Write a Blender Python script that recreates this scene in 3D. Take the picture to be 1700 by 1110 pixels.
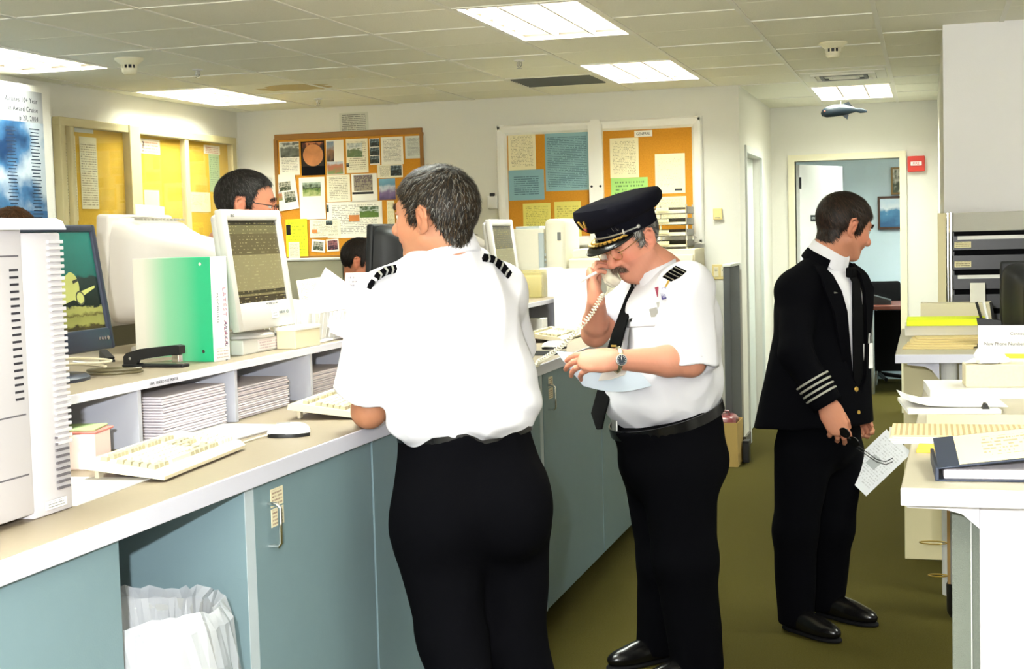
import bpy, bmesh, math, random
import numpy as np
from mathutils import Vector, Matrix, Euler
for o in list(bpy.data.objects): bpy.data.objects.remove(o)
scene = bpy.context.scene
COL = scene.collection
R = math.radians
# ------------------------------------------------------------------ camera
CAMPOS = Vector((0, 0, 1.6))
CR = Vector((0.96147724, 0.27348908, -0.02766308))
CU = Vector((0.00796311, 0.07288149, 0.99730882))
CF = Vector((-0.27476919, 0.95911001, -0.06789607))
FPX = 2424.13
cam = bpy.data.cameras.new('camera'); camo = bpy.data.objects.new('camera', cam); COL.objects.link(camo)
camo.matrix_world = Matrix(((CR.x, CU.x, -CF.x, 0), (CR.y, CU.y, -CF.y, 0), (CR.z, CU.z, -CF.z, 1.6), (0, 0, 0, 1)))
cam.sensor_fit = 'HORIZONTAL'; cam.sensor_width = 36; cam.lens = FPX / 1700 * 36; cam.clip_start = .05; cam.clip_end = 60
scene.camera = camo
# ------------------------------------------------------------------ light
world = bpy.data.worlds.new('world'); scene.world = world; world.use_nodes = True
world.node_tree.nodes['Background'].inputs[0].default_value = (.8, .85, .9, 1)
world.node_tree.nodes['Background'].inputs[1].default_value = .05
fl = bpy.data.lights.new('camera_flash', 'POINT'); fl.energy = 285; fl.shadow_soft_size = .02; fl.color = (.96, .98, 1)
flo = bpy.data.objects.new('camera_flash', fl); COL.objects.link(flo); flo.location = (-.12, -.03, 1.745)
TUBE = 33.0           # strength of the fluorescent tubes
vs = scene.view_settings
vs.view_transform = 'Standard'; vs.look = 'None'; vs.exposure = .82; vs.gamma = 1; vs.use_curve_mapping = False

def at(px, py, x=None, y=None, z=None):
    """photo pixel -> point of the place, on a plane of known x, y or height"""
    d = CR * ((px - 850) / FPX) + CU * ((555 - py) / FPX) + CF
    t = x / d.x if x is not None else y / d.y if y is not None else (z - 1.6) / d.z
    return CAMPOS + d * t

# ------------------------------------------------------------------ materials
def lin(c):
    c = [v / 255 if max(c) > 1 else v for v in c]
    return tuple(v / 12.92 if v <= .04045 else ((v + .055) / 1.055) ** 2.4 for v in c) + (1,)
MATS = {}
def mat(name, col, rough=.6, metal=0, bump=0, bscale=200, var=0, vscale=3, emit=0, spec=.5, trans=0, alpha=1, sheen=0, coat=0, ior=1.45):
    if name in MATS: return MATS[name]
    m = bpy.data.materials.new(name); m.use_nodes = True; MATS[name] = m
    nt = m.node_tree; b = nt.nodes['Principled BSDF']
    c = lin(col)
    b.inputs['Base Color'].default_value = c; b.inputs['Roughness'].default_value = rough; b.inputs['Metallic'].default_value = metal
    b.inputs['Specular IOR Level'].default_value = spec; b.inputs['IOR'].default_value = ior
    if trans: b.inputs['Transmission Weight'].default_value = trans
    if alpha < 1: b.inputs['Alpha'].default_value = alpha
    if sheen: b.inputs['Sheen Weight'].default_value = sheen
    if coat: b.inputs['Coat Weight'].default_value = coat
    if emit: b.inputs['Emission Color'].default_value = c; b.inputs['Emission Strength'].default_value = emit
    tc = nt.nodes.new('ShaderNodeTexCoord')
    if var:
        n = nt.nodes.new('ShaderNodeTexNoise'); n.inputs['Scale'].default_value = vscale; n.inputs['Detail'].default_value = 4
        nt.links.new(tc.outputs['Object'], n.inputs['Vector'])
        mx = nt.nodes.new('ShaderNodeMix'); mx.data_type = 'RGBA'
        mx.inputs[6].default_value = tuple(v * (1 - var) for v in c[:3]) + (1,); mx.inputs[7].default_value = tuple(min(1, v * (1 + var)) for v in c[:3]) + (1,)
        nt.links.new(n.outputs['Fac'], mx.inputs[0]); nt.links.new(mx.outputs[2], b.inputs['Base Color'])
    if bump:
        n2 = nt.nodes.new('ShaderNodeTexNoise'); n2.inputs['Scale'].default_value = bscale; n2.inputs['Detail'].default_value = 3
        nt.links.new(tc.outputs['Object'], n2.inputs['Vector'])
        bp = nt.nodes.new('ShaderNodeBump'); bp.inputs['Strength'].default_value = bump; bp.inputs['Distance'].default_value = .005
        nt.links.new(n2.outputs['Fac'], bp.inputs['Height']); nt.links.new(bp.outputs[0], b.inputs['Normal'])
    return m
def _n(nt, t, **k):
    n = nt.nodes.new(t)
    for a, v in k.items(): setattr(n, a, v)
    return n
def _math(nt, op, a, b=None):
    n = nt.nodes.new('ShaderNodeMath'); n.operation = op
    for i, v in enumerate((a, b)):
        if v is None: continue
        if isinstance(v, (int, float)): n.inputs[i].default_value = v
        else: nt.links.new(v, n.inputs[i])
    return n.outputs[0]
def printed(name, col, ink=(60, 60, 60), lines=18, axes='xz', density=.5, margin=.1, top=.08, rough=.75, word=30, strength=.7):
    """paper with rows of small print"""
    if name in MATS: return MATS[name]
    m = mat(name, col, rough); nt = m.node_tree; b = nt.nodes['Principled BSDF']
    tc = _n(nt, 'ShaderNodeTexCoord'); sp = _n(nt, 'ShaderNodeSeparateXYZ'); nt.links.new(tc.outputs['Generated'], sp.inputs[0])
    U = sp.outputs['XYZ'.index(axes[0].upper())]; V = sp.outputs['XYZ'.index(axes[1].upper())]
    row = _math(nt, 'MULTIPLY', V, lines)
    band = _math(nt, 'GREATER_THAN', _math(nt, 'FRACT', row), .52)
    cm = _n(nt, 'ShaderNodeCombineXYZ'); nt.links.new(_math(nt, 'MULTIPLY', U, word), cm.inputs[0]); nt.links.new(_math(nt, 'MULTIPLY', _math(nt, 'FLOOR', row), 7.31), cm.inputs[1])
    nz = _n(nt, 'ShaderNodeTexNoise'); nz.inputs['Scale'].default_value = 1; nz.inputs['Detail'].default_value = 1; nt.links.new(cm.outputs[0], nz.inputs['Vector'])
    words = _math(nt, 'GREATER_THAN', nz.outputs['Fac'], 1 - density)
    f = _math(nt, 'MULTIPLY', band, words)
    for s, lo, hi in ((U, margin, 1 - margin), (V, margin, 1 - top)):
        f = _math(nt, 'MULTIPLY', f, _math(nt, 'GREATER_THAN', s, lo)); f = _math(nt, 'MULTIPLY', f, _math(nt, 'LESS_THAN', s, hi))
    f = _math(nt, 'MULTIPLY', f, strength)
    mx = _n(nt, 'ShaderNodeMix', data_type='RGBA'); mx.inputs[6].default_value = lin(col); mx.inputs[7].default_value = lin(ink)
    nt.links.new(f, mx.inputs[0]); nt.links.new(mx.outputs[2], b.inputs['Base Color'])
    return m
def picture(name, stops, scale=3, axes='xz', mixz=.8, rough=.4, detail=5):
    """printed picture: bands of colour broken up by noise"""
    if name in MATS: return MATS[name]
    m = mat(name, stops[0][1], rough); nt = m.node_tree; b = nt.nodes['Principled BSDF']
    tc = _n(nt, 'ShaderNodeTexCoord'); sp = _n(nt, 'ShaderNodeSeparateXYZ'); nt.links.new(tc.outputs['Generated'], sp.inputs[0])
    V = sp.outputs['XYZ'.index(axes[1].upper())]
    nz = _n(nt, 'ShaderNodeTexNoise'); nz.inputs['Scale'].default_value = scale; nz.inputs['Detail'].default_value = detail; nt.links.new(tc.outputs['Generated'], nz.inputs['Vector'])
    f = _math(nt, 'ADD', _math(nt, 'MULTIPLY', V, mixz), _math(nt, 'MULTIPLY', _math(nt, 'SUBTRACT', nz.outputs['Fac'], .5), 2.2 * (1 - mixz) + .25))
    cr = _n(nt, 'ShaderNodeValToRGB'); e = cr.color_ramp.elements
    e[0].position, e[0].color = stops[0][0], lin(stops[0][1]); e[1].position, e[1].color = stops[-1][0], lin(stops[-1][1])
    for p, c in stops[1:-1]:
        k = e.new(p); k.color = lin(c)
    nt.links.new(f, cr.inputs[0]); nt.links.new(cr.outputs[0], b.inputs['Base Color'])
    return m
# ------------------------------------------------------------------ mesh building
class MB:
    def __init__(s): s.v = []; s.f = []
    def add(s, v, f, M=None):
        o = len(s.v)
        s.v += [tuple(M @ Vector(p)) if M else tuple(p) for p in v]; s.f += [tuple(i + o for i in q) for q in f]
        return s
    def box(s, x0, x1, y0, y1, z0, z1, M=None):
        v = [(x, y, z) for z in (z0, z1) for y in (y0, y1) for x in (x0, x1)]
        return s.add(v, [(0, 2, 3, 1), (4, 5, 7, 6), (0, 1, 5, 4), (2, 6, 7, 3), (0, 4, 6, 2), (1, 3, 7, 5)], M)
    def rbox(s, x0, x1, y0, y1, z0, z1, r=.004, seg=2, M=None):
        bm = bmesh.new(); bmesh.ops.create_cube(bm, size=1)
        bmesh.ops.scale(bm, vec=(x1 - x0, y1 - y0, z1 - z0), verts=bm.verts); bmesh.ops.translate(bm, vec=((x0 + x1) / 2, (y0 + y1) / 2, (z0 + z1) / 2), verts=bm.verts)
        r = min(r, .49 * min(abs(x1 - x0), abs(y1 - y0), abs(z1 - z0)))
        bmesh.ops.bevel(bm, geom=bm.edges[:] + bm.verts[:], offset=r, segments=seg, profile=.5, affect='EDGES')
        bm.verts.index_update(); s.add([v.co[:] for v in bm.verts], [[v.index for v in f.verts] for f in bm.faces], M); bm.free(); return s
    def prism(s, poly, a, b, axis='z', M=None):
        """polygon extruded along an axis; poly in the two other axes (cyclic order)"""
        def pt(u, v, w): return {'z': (u, v, w), 'y': (u, w, v), 'x': (w, u, v)}[axis]
        n = len(poly); v = [pt(u, w, a) for u, w in poly] + [pt(u, w, b) for u, w in poly]
        f = [tuple(range(n))[::-1], tuple(range(n, 2 * n))] + [(i, (i + 1) % n, n + (i + 1) % n, n + i) for i in range(n)]
        return s.add(v, f, M)
    def lathe(s, prof, n=24, M=None, a0=0, a1=2 * math.pi):
        full = abs(a1 - a0 - 2 * math.pi) < 1e-6; k = n if full else n + 1; v = []
        for r, z in prof:
            for i in range(k):
                a = a0 + (a1 - a0) * i / n; v.append((r * math.cos(a), r * math.sin(a), z))
        f = []
        for j in range(len(prof) - 1):
            for i in range(n):
                i2 = (i + 1) % k; f.append((j * k + i, j * k + i2, (j + 1) * k + i2, (j + 1) * k + i))
        if full:
            if prof[0][0] > 1e-5: f.append(tuple(range(k))[::-1])
            if prof[-1][0] > 1e-5: f.append(tuple((len(prof) - 1) * k + i for i in range(k)))
        return s.add(v, f, M)
    def cyl(s, r, z0, z1, n=20, M=None): return s.lathe([(r, z0), (r, z1)], n, M)
    def tube(s, pts, r, n=8, closed=False, M=None):
        P = [Vector(p) for p in pts]; N = len(P); rr = r if isinstance(r, (list, tuple)) else [r] * N; v = []
        up = None
        for i in range(N):
            t = (P[(i + 1) % N] - P[i - 1]) if closed else (P[min(i + 1, N - 1)] - P[max(i - 1, 0)])
            t.normalize()
            if up is None: up = t.orthogonal().normalized()
            up = (up - t * up.dot(t)); up = up.normalized() if up.length > 1e-6 else t.orthogonal().normalized()
            q = t.cross(up)
            for k in range(n):
                a = 2 * math.pi * k / n; v.append(P[i] + (up * math.cos(a) + q * math.sin(a)) * rr[i])
        f = []
        for i in range(N if closed else N - 1):
            j = (i + 1) % N
            for k in range(n): f.append((i * n + k, i * n + (k + 1) % n, j * n + (k + 1) % n, j * n + k))
        if not closed: f += [tuple(range(n))[::-1], tuple((N - 1) * n + k for k in range(n))]
        return s.add(v, f, M)
    def ribbon(s, pts, wvec, th, M=None):
        """strip of width vector wvec(s) following pts, with thickness th"""
        P = [Vector(p) for p in pts]; W = [Vector(w) for w in (wvec if isinstance(wvec[0], (list, tuple, Vector)) else [wvec] * len(P))]
        v = []
        for i, p in enumerate(P):
            t = P[min(i + 1, len(P) - 1)] - P[max(i - 1, 0)]; nn = t.cross(W[i]).normalized() * (th / 2)
            v += [p - W[i] / 2 - nn, p + W[i] / 2 - nn, p + W[i] / 2 + nn, p - W[i] / 2 + nn]
        f = [(0, 3, 2, 1)]
        for i in range(len(P) - 1):
            a = i * 4; b = a + 4
            f += [(a + k, a + (k + 1) % 4, b + (k + 1) % 4, b + k) for k in range(4)]
        a = (len(P) - 1) * 4; f.append((a, a + 1, a + 2, a + 3))
        return s.add(v, f, M)
    def mesh(s, name, smooth=False):
        me = bpy.data.meshes.new(name); me.from_pydata(s.v, [], s.f)
        bm = bmesh.new(); bm.from_mesh(me); bmesh.ops.recalc_face_normals(bm, faces=bm.faces); bm.to_mesh(me); bm.free()
        if smooth:
            me.polygons.foreach_set('use_smooth', [True] * len(me.polygons))
            try: me.set_sharp_from_angle(angle=R(smooth if smooth > 1 else 35))
            except Exception: pass
        return me
    def build(s, name, m, parent=None, loc=(0, 0, 0), rot=(0, 0, 0), smooth=False):
        return obj(name, s.mesh(name, smooth), m, parent, loc, rot)
def obj(name, me, m, parent=None, loc=(0, 0, 0), rot=(0, 0, 0)):
    o = bpy.data.objects.new(name, me); COL.objects.link(o)
    if m is not None:
        me.materials.clear()
        for k in (m if isinstance(m, list) else [m]): me.materials.append(MATS[k] if isinstance(k, str) else k)
    o.location = loc; o.rotation_euler = rot
    if parent: o.parent = parent
    return o
def tag(o, label, cat, group=None, kind=None):
    o['label'] = label; o['category'] = cat
    if group: o['group'] = group
    if kind: o['kind'] = kind
    return o
def struct(o): o['kind'] = 'structure'; return o
def thing(name, label, cat, loc=(0, 0, 0), rz=0, group=None, rot=None):
    o = bpy.data.objects.new(name, None); COL.objects.link(o); o.empty_display_size = .1
    o.location = loc; o.rotation_euler = rot if rot else (0, 0, rz)
    return tag(o, label, cat, group)
def copy_tree(o, parent=None):
    c = o.copy(); COL.objects.link(c); c.parent = parent
    for ch in list(o.children): copy_tree(ch, c)
    return c
FONT = None
def text(name, body, size, m, parent=None, loc=(0, 0, 0), rot=(0, 0, 0), align='LEFT', ext=.0004, shear=0, space=1, sx=1):
    """lettering as thin real geometry; text runs along local x, up along local y"""
    cu = bpy.data.curves.new(name, 'FONT'); cu.body = body; cu.size = size; cu.align_x = align; cu.extrude = ext; cu.shear = shear; cu.space_character = space; cu.resolution_u = 2
    to = bpy.data.objects.new(name, cu); COL.objects.link(to)
    dg = bpy.context.evaluated_depsgraph_get(); me = bpy.data.meshes.new_from_object(to.evaluated_get(dg)); bpy.data.objects.remove(to); bpy.data.curves.remove(cu)
    if sx != 1:
        for v in me.vertices: v.co.x *= sx
    me.name = name
    return obj(name, me, m, parent, loc, rot)
WALLROT = (R(90), 0, 0)      # lettering on a wall that faces -y
# ------------------------------------------------------------------ the room
H = 2.625
mat('carpet', (67, 61, 22), .95, bump=.8, bscale=260, var=.35, vscale=180, spec=.1)
mat('tile', (236, 234, 218), .9, bump=.35, bscale=130, var=.04, vscale=90, spec=.2)
mat('tbar', (232, 230, 218), .5)
mat('wall', (224, 222, 212), .75, bump=.15, bscale=120, spec=.3)
mat('wallwhite', (240, 238, 236), .7, bump=.1, bscale=120, spec=.3)
mat('wallblue', (198, 218, 226), .75)
mat('trimwhite', (238, 236, 228), .45)
mat('frametan', (196, 184, 140), .5)
mat('doorwhite', (240, 240, 238), .4)
mat('metal', (200, 200, 200), .25, 1)
mat('chrome', (235, 235, 232), .12, 1)
mat('darkmetal', (60, 60, 62), .35, .8)
mat('black', (16, 16, 18), .45); mat('blackmatte', (13, 13, 15), .8, spec=.2)
mat('beige', (226, 216, 186), .5)
mat('cream', (214, 204, 174), .5); mat('white', (228, 227, 224), .5); mat('paper', (222, 219, 212), .8, spec=.2)
struct(MB().box(-5.4, 3.7, -1.8, 17, -.1, 0).build('floor', 'carpet'))
struct(MB().box(-5.4, -1.3, 10.6, 10.72, 0, H + .16).build('wall_back', 'wall'))
struct(MB().box(-5.4, -5.25, -1.8, 10.6, 0, H + .16).build('wall_left', 'wall'))
struct(MB().box(-5.25, -5.1, 5.2, 7.806, 0, 2.563).build('wall_pier', 'wall'))
struct(MB().box(.08, 3.7, 8.0, 8.12, 0, H + .16).build('wall_right', 'wallwhite'))
struct(MB().box(.08, .2, 8.12, 12.8, 0, H + .16).build('wall_passage', 'wall'))
struct(MB().box(3.6, 3.7, -1.8, 8.0, 0, H + .16).build('wall_side', 'wallwhite'))
struct(MB().box(-5.25, 3.6, -1.8, -1.7, 0, H + .16).build('wall_front', 'wallwhite'))
struct(MB().box(-1.42, -1.3, 10.72, 10.95, 0, H + .16).box(-1.42, -1.3, 11.95, 12.8, 0, H + .16).box(-1.42, -1.3, 10.95, 11.95, 2.16, H + .16).build('wall_corridor', 'wall'))
struct(MB().box(-1.42, -1.10, 12.8, 12.92, 0, H + .16).box(-.23, .2, 12.8, 12.92, 0, H + .16).box(-1.10, -.23, 12.8, 12.92, 2.16, H + .16).build('wall_far', 'wall'))
# office beyond the doorway
struct(MB().box(-2.6, 1.6, 15.6, 15.7, 0, H + .16).build('wall_office', 'wallblue'))
struct(MB().box(-2.7, -2.6, 12.92, 15.7, 0, H + .16).build('wall_office_left', 'wallblue'))
struct(MB().box(1.6, 1.7, 12.92, 15.7, 0, H + .16).build('wall_office_right', 'wallblue'))
# door frames
fr = MB()
fr.box(-1.155, -1.10, 12.775, 12.925, 0, 2.16).box(-.23, -.175, 12.775, 12.925, 0, 2.16).box(-1.155, -.175, 12.775, 12.925, 2.16, 2.215)
struct(fr.build('trim_1', mat('trimcream', (226, 220, 190), .5)))
# open door leaf into the office, hinged on the left jamb
door = MB().rbox(0, .86, -.02, .02, .01, 2.14, .003).build('door_1', 'doorwhite', None, (-1.09, 12.94, 0), (0, 0, R(68))); struct(door)
for hz in (1.98, 1.1, .25): MB().cyl(.009, -.05, .05, 10).build('hinge', 'darkmetal', door, (.0, -.027, hz))
sg = MB().box(0, .13, -.024, -.02, -.028, .028).build('door_sign', mat('signdark', (28, 40, 42), .4), door, (.20, 0, 1.675))
text('lettering', 'OFFICE', .03, 'white', sg, (.012, -.025, -.011), WALLROT)
MB().lathe([(.0, 0), (.012, .001), (.012, .03), (.026, .04), (.028, .055), (.018, .068), (0, .07)], 16).build('door_knob', 'metal', door, (.79, -.02, 1.0), (R(90), 0, 0), True)
# closed door in the corridor wall
MBt = MB().box(-1.305, -1.285, 10.90, 10.955, 0, 2.16).box(-1.305, -1.285, 11.945, 12.0, 0, 2.16).box(-1.305, -1.285, 10.90, 12.0, 2.16, 2.215)
struct(MBt.build('trim_2', mat('trimgrey', (214, 218, 212), .5)))
dd = struct(MB().rbox(-1.40, -1.36, 10.96, 11.94, .01, 2.15, .003).build('door_2', mat('doorgrey', (206, 212, 208), .5)))
MB().lathe([(.012, 0), (.012, .03), (.026, .04), (.026, .06), (0, .068)], 14).build('door_knob', 'metal', dd, (-1.36, 11.03, 1.0), (0, R(90), 0), True)
struct(MB().box(-5.25, -1.3, 10.585, 10.6, 0, .09).build('baseboard_back', mat('basebrd', (96, 92, 84), .6)))
struct(MB().box(.065, .08, 8.0, 12.8, 0, .09).build('baseboard_right', 'basebrd'))
struct(MB().box(-1.3, -1.285, 12.0, 12.8, 0, .09).box(-1.3, -1.285, 10.585, 10.9, 0, .09).build('baseboard_corridor', 'basebrd'))
# ------------------------------------------------------------------ ceiling: grid, tiles, lights
XL = [-4.51 + .61 * i for i in range(-2, 14)]              # tee lines running away from the camera
LIGHTCOL = {-5.12: (6.347, 8.787, 3.907, 1.467, -.973), -2.07: (6.347, 8.787, 3.907, 1.467, -.973), .98: (5.127, 2.687, .247), -.85: (11.05,)}
ceil = MB().box(-5.4, 3.7, -1.8, 17, H + .15, H + .25)
for x in XL:
    if -5.25 < x < 3.6: ceil.box(x - .012, x + .012, -1.7, 12.8 if -1.3 < x < .08 else (8.0 if x > 0 else 10.6), H - .004, H + .02)
def segs(x):
    key = min(LIGHTCOL, key=lambda k: abs(k - x)); y1 = 12.8 if -1.3 < x + .3 < .08 else (8.0 if x > -.25 else 10.6)
    if abs(key - x) > .01: lights, start = (), 4.517
    else: lights, start = LIGHTCOL[key], (LIGHTCOL[key][0] - 1.22 * 12)
    ys = [start + 1.22 * j for j in range(-6, 26)]
    ys = [-1.7] + [y for y in ys if -1.6 < y < y1 - .1] + [y1]
    return lights, ys
CT = []
for x in XL[:-1]:
    lights, ys = segs(x)
    xa, xb = max(x + .012, -5.25), min(x + .598, 3.6)
    if xb - xa < .05: continue
    for a, b in zip(ys[:-1], ys[1:]):
        ceil.box(xa, xb, b - .012, b + .012, H - .004, H + .02) if b < ys[-1] else None
        if any(abs(a - l) < .02 for l in lights): continue
        CT.append((xa, xb, a + .012, b - .012))
ceil = struct(ceil.build('ceiling', 'tbar'))
TM = {}
rest = MB()
def tile_shape(mb, w, l, X=0, Y=0):
    if l > .9:
        h = l / 2; mb.prism([(0, .0), (h - .006, .0), (h - .002, .006), (h + .002, .006), (h + .006, 0), (l, 0), (l, .016), (0, .016)], X, X + w, 'x', Matrix.Translation((0, Y, H)))
    else: mb.box(X, X + w, Y, Y + l, H, H + .016)
for xa, xb, a, b in CT:
    if b < 4.3 or xb > 1.2: tile_shape(rest, xb - xa, b - a, xa, a); continue
    k = (round(xb - xa, 3), round(b - a, 3))
    if k not in TM:
        mb = MB(); tile_shape(mb, *k); TM[k] = mb.mesh('ceiling_tile'); TM[k].materials.append(MATS['tile'])
    o = bpy.data.objects.new('ceiling_tile', TM[k]); COL.objects.link(o); o.parent = ceil; o.location = (xa, a, random.Random(int(a * 97 + xa * 31)).uniform(0, .0015))
ro = rest.build('ceiling_tile_field', 'tile', ceil); ro['kind'] = 'stuff'
rs = random.Random(3); sx_, sy_ = -4.06, 9.12
st_ = [(sx_ + (.26 + .07 * rs.uniform(-1, 1)) * math.cos(k * .3142), sy_ + (.17 + .06 * rs.uniform(-1, 1)) * math.sin(k * .3142)) for k in range(20)]
MB().prism(st_, H - .0006, H - .0001, 'z').build('water_stain', mat('stain', (196, 176, 128), .9), ceil)
mat('tubelight', (246, 253, 243), emit=TUBE)
mat('louver', (128, 118, 106), .4); mat('housingdark', (70, 62, 50), .5)
LB = {}
def ceiling_light(x, y, label, group='recessed fluorescent ceiling lights', ly=1.196, lx=.586):
    t = thing('ceiling_light', label, 'ceiling light', (x + .305, y + .61, H), 0, group)
    hx, hy = lx / 2, ly / 2
    f = MB()
    for s in (-1, 1):
        f.box(s * hx - .014, s * hx + .014, -hy - .01, hy + .01, -.003, .016); f.box(-hx - .014, hx + .014, s * hy - .014, s * hy + .014, -.003, .0155)
    f.build('frame', 'tbar', t)
    if 'd' not in LB:
        LB['d'] = MB().box(-hx + .012, hx - .012, -hy + .012, hy - .012, .098, .12).mesh('diffuser'); LB['d'].materials.append(MATS['tubelight'])
        LB['h'] = MB().box(-hx, -hx + .012, -hy, hy, .016, .125).box(hx - .012, hx, -hy, hy, .016, .125).box(-hx + .012, hx - .012, -hy, -hy + .012, .016, .125).box(-hx + .012, hx - .012, hy - .012, hy, .016, .125).mesh('housing'); LB['h'].materials.append(MATS['housingdark'])
        LB['l'] = MB().prism([(-.004, 0), (.004, 0), (.014, .095), (-.014, .095)], -hy + .014, hy - .014, 'y').mesh('louver_blade'); LB['l'].materials.append(MATS['louver'])
        LB['c'] = MB().prism([(-.001, 0), (.001, 0), (.004, .09), (-.004, .09)], -hx + .014, hx - .014, 'x').mesh('louver_blade'); LB['c'].materials.append(MATS['louver'])
    def ch(n, me, loc):
        o = bpy.data.objects.new(n, me); COL.objects.link(o); o.parent = t; o.location = loc
    ch('diffuser', LB['d'], (0, 0, 0)); ch('housing', LB['h'], (0, 0, 0))
    for k in (-1, 1): ch('louver_blade', LB['l'], (k * lx / 6, 0, .001))
    for k in range(5): ch('louver_blade', LB['c'], (0, (k - 2) * ly / 6, .002))
    return t
ceiling_light(-2.07, 6.347, 'bright fluorescent ceiling light at the top edge, nearest of the lit ones overhead')
ceiling_light(-2.07, 8.787, 'fluorescent ceiling light just in front of the wall above the white bulletin board')
ceiling_light(-5.12, 8.787, 'fluorescent ceiling light beside the left wall above the glazed notice case')
ceiling_light(-5.12, 6.347, 'fluorescent ceiling light cut off by the left edge above the cruise poster')
ceiling_light(-.85, 11.05, 'fluorescent ceiling light in the passage in front of the office doorway')
for i, (x, y) in enumerate([(-5.12, 3.907), (-2.07, 3.907), (-5.12, 1.467), (-2.07, 1.467), (.98, 5.127), (.98, 2.687), (.98, .247), (-2.07, -.973)]):
    ceiling_light(x, y, 'fluorescent ceiling light overhead out of the picture', 'ceiling lights outside the picture')
ceiling_light(-.8, 13.4, 'unseen ceiling light added to brighten the blue office, just past the doorway', None); ceiling_light(.42, 13.4, 'unseen ceiling light added to brighten the blue office, on the far right', None)  # both fixtures are added out of view to brighten the office
# air vents
v = thing('air_vent', 'dark louvred air return grille in the ceiling beside the lit fixture', 'air vent', (-2.375, 9.6, H))
MB().box(-.30, .30, -.29, -.26, -.004, .01).box(-.30, .30, .26, .29, -.004, .01).box(-.30, -.27, -.26, .26, -.004, .01).box(.27, .30, -.26, .26, -.004, .01).build('frame', 'tbar', v)
MB().box(-.27, .27, -.26, .26, .004, .006).build('backing', 'darkmetal', v)
for k in range(9): MB().box(-.27, .27, -.004, .004, -.008, .008).build('slat', mat('ventgrey', (96, 98, 92), .5), v, (0, -.23 + k * .0575, -.003), (R(35), 0, 0))
v = thing('air_diffuser', 'pale square air diffuser in the passage ceiling near the smoke detector', 'air vent', (-.545, 10.3, H))
MB().box(-.28, .28, -.28, .28, -.006, .004).build('plate', 'tbar', v)
for k in range(3):
    q = .2 - k * .055
    mb = MB()
    for s in (-1, 1): mb.box(-q, q, s * q - .012, s * q + .012, -.02, -.006).box(s * q - .012, s * q + .012, -q, q, -.02, -.006)
    mb.build('vane', 'ventgrey' if k % 2 else 'tbar', v)
# smoke detectors and sprinkler heads
def detector(x, y, label):
    t = thing('smoke_detector', label, 'smoke detector', (x, y, H), 0, 'ceiling smoke detectors')
    MB().lathe([(.0, 0), (.078, 0), (.078, -.008), (.062, -.022), (.047, -.034), (.042, -.036)], 28).build('base', mat('detcream', (232, 226, 196), .45), t, smooth=True)
    MB().lathe([(.036, -.03), (.036, -.062), (0, -.062)], 24).build('sensing_chamber', 'black', t)
    MB().lathe([(.042, -.055), (.04, -.075), (.03, -.086), (0, -.088)], 24).build('cap', 'detcream', t, smooth=True)
    for k in range(10):
        a = k * math.pi / 5; MB().box(-.003, .003, -.004, .004, -.06, -.034).build('rib', 'detcream', t, (.039 * math.cos(a), .039 * math.sin(a), 0), (0, 0, a + math.pi / 2))
detector(-4.215, 7.228, 'cream smoke detector on the ceiling at left, right of the light above the poster')
detector(-.504, 8.44, 'cream smoke detector on the ceiling at right, in front of the passage')
def sprinkler(x, y, label):
    t = thing('sprinkler_head', label, 'sprinkler', (x, y, H), 0, 'ceiling sprinkler heads')
    MB().lathe([(0, 0), (.032, 0), (.03, -.006), (.012, -.008)], 20).build('escutcheon', 'white', t, smooth=True)
    MB().cyl(.007, -.035, 0, 10).build('nozzle', 'metal', t)
    MB().tube([(-.012, 0, -.01), (-.014, 0, -.03), (0, 0, -.046), (.014, 0, -.03), (.012, 0, -.01)], .003, 6).build('yoke', 'metal', t)
    MB().cyl(.015, -.05, -.046, 14).build('deflector', 'metal', t)
sprinkler(-4.135, 7.863, 'small sprinkler head right of the left smoke detector')
sprinkler(-2.31, 8.38, 'small white sprinkler head on the ceiling near the dark vent')
sprinkler(-4.25, 9.9, 'tiny sprinkler head on the ceiling by the back left corner')
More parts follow.
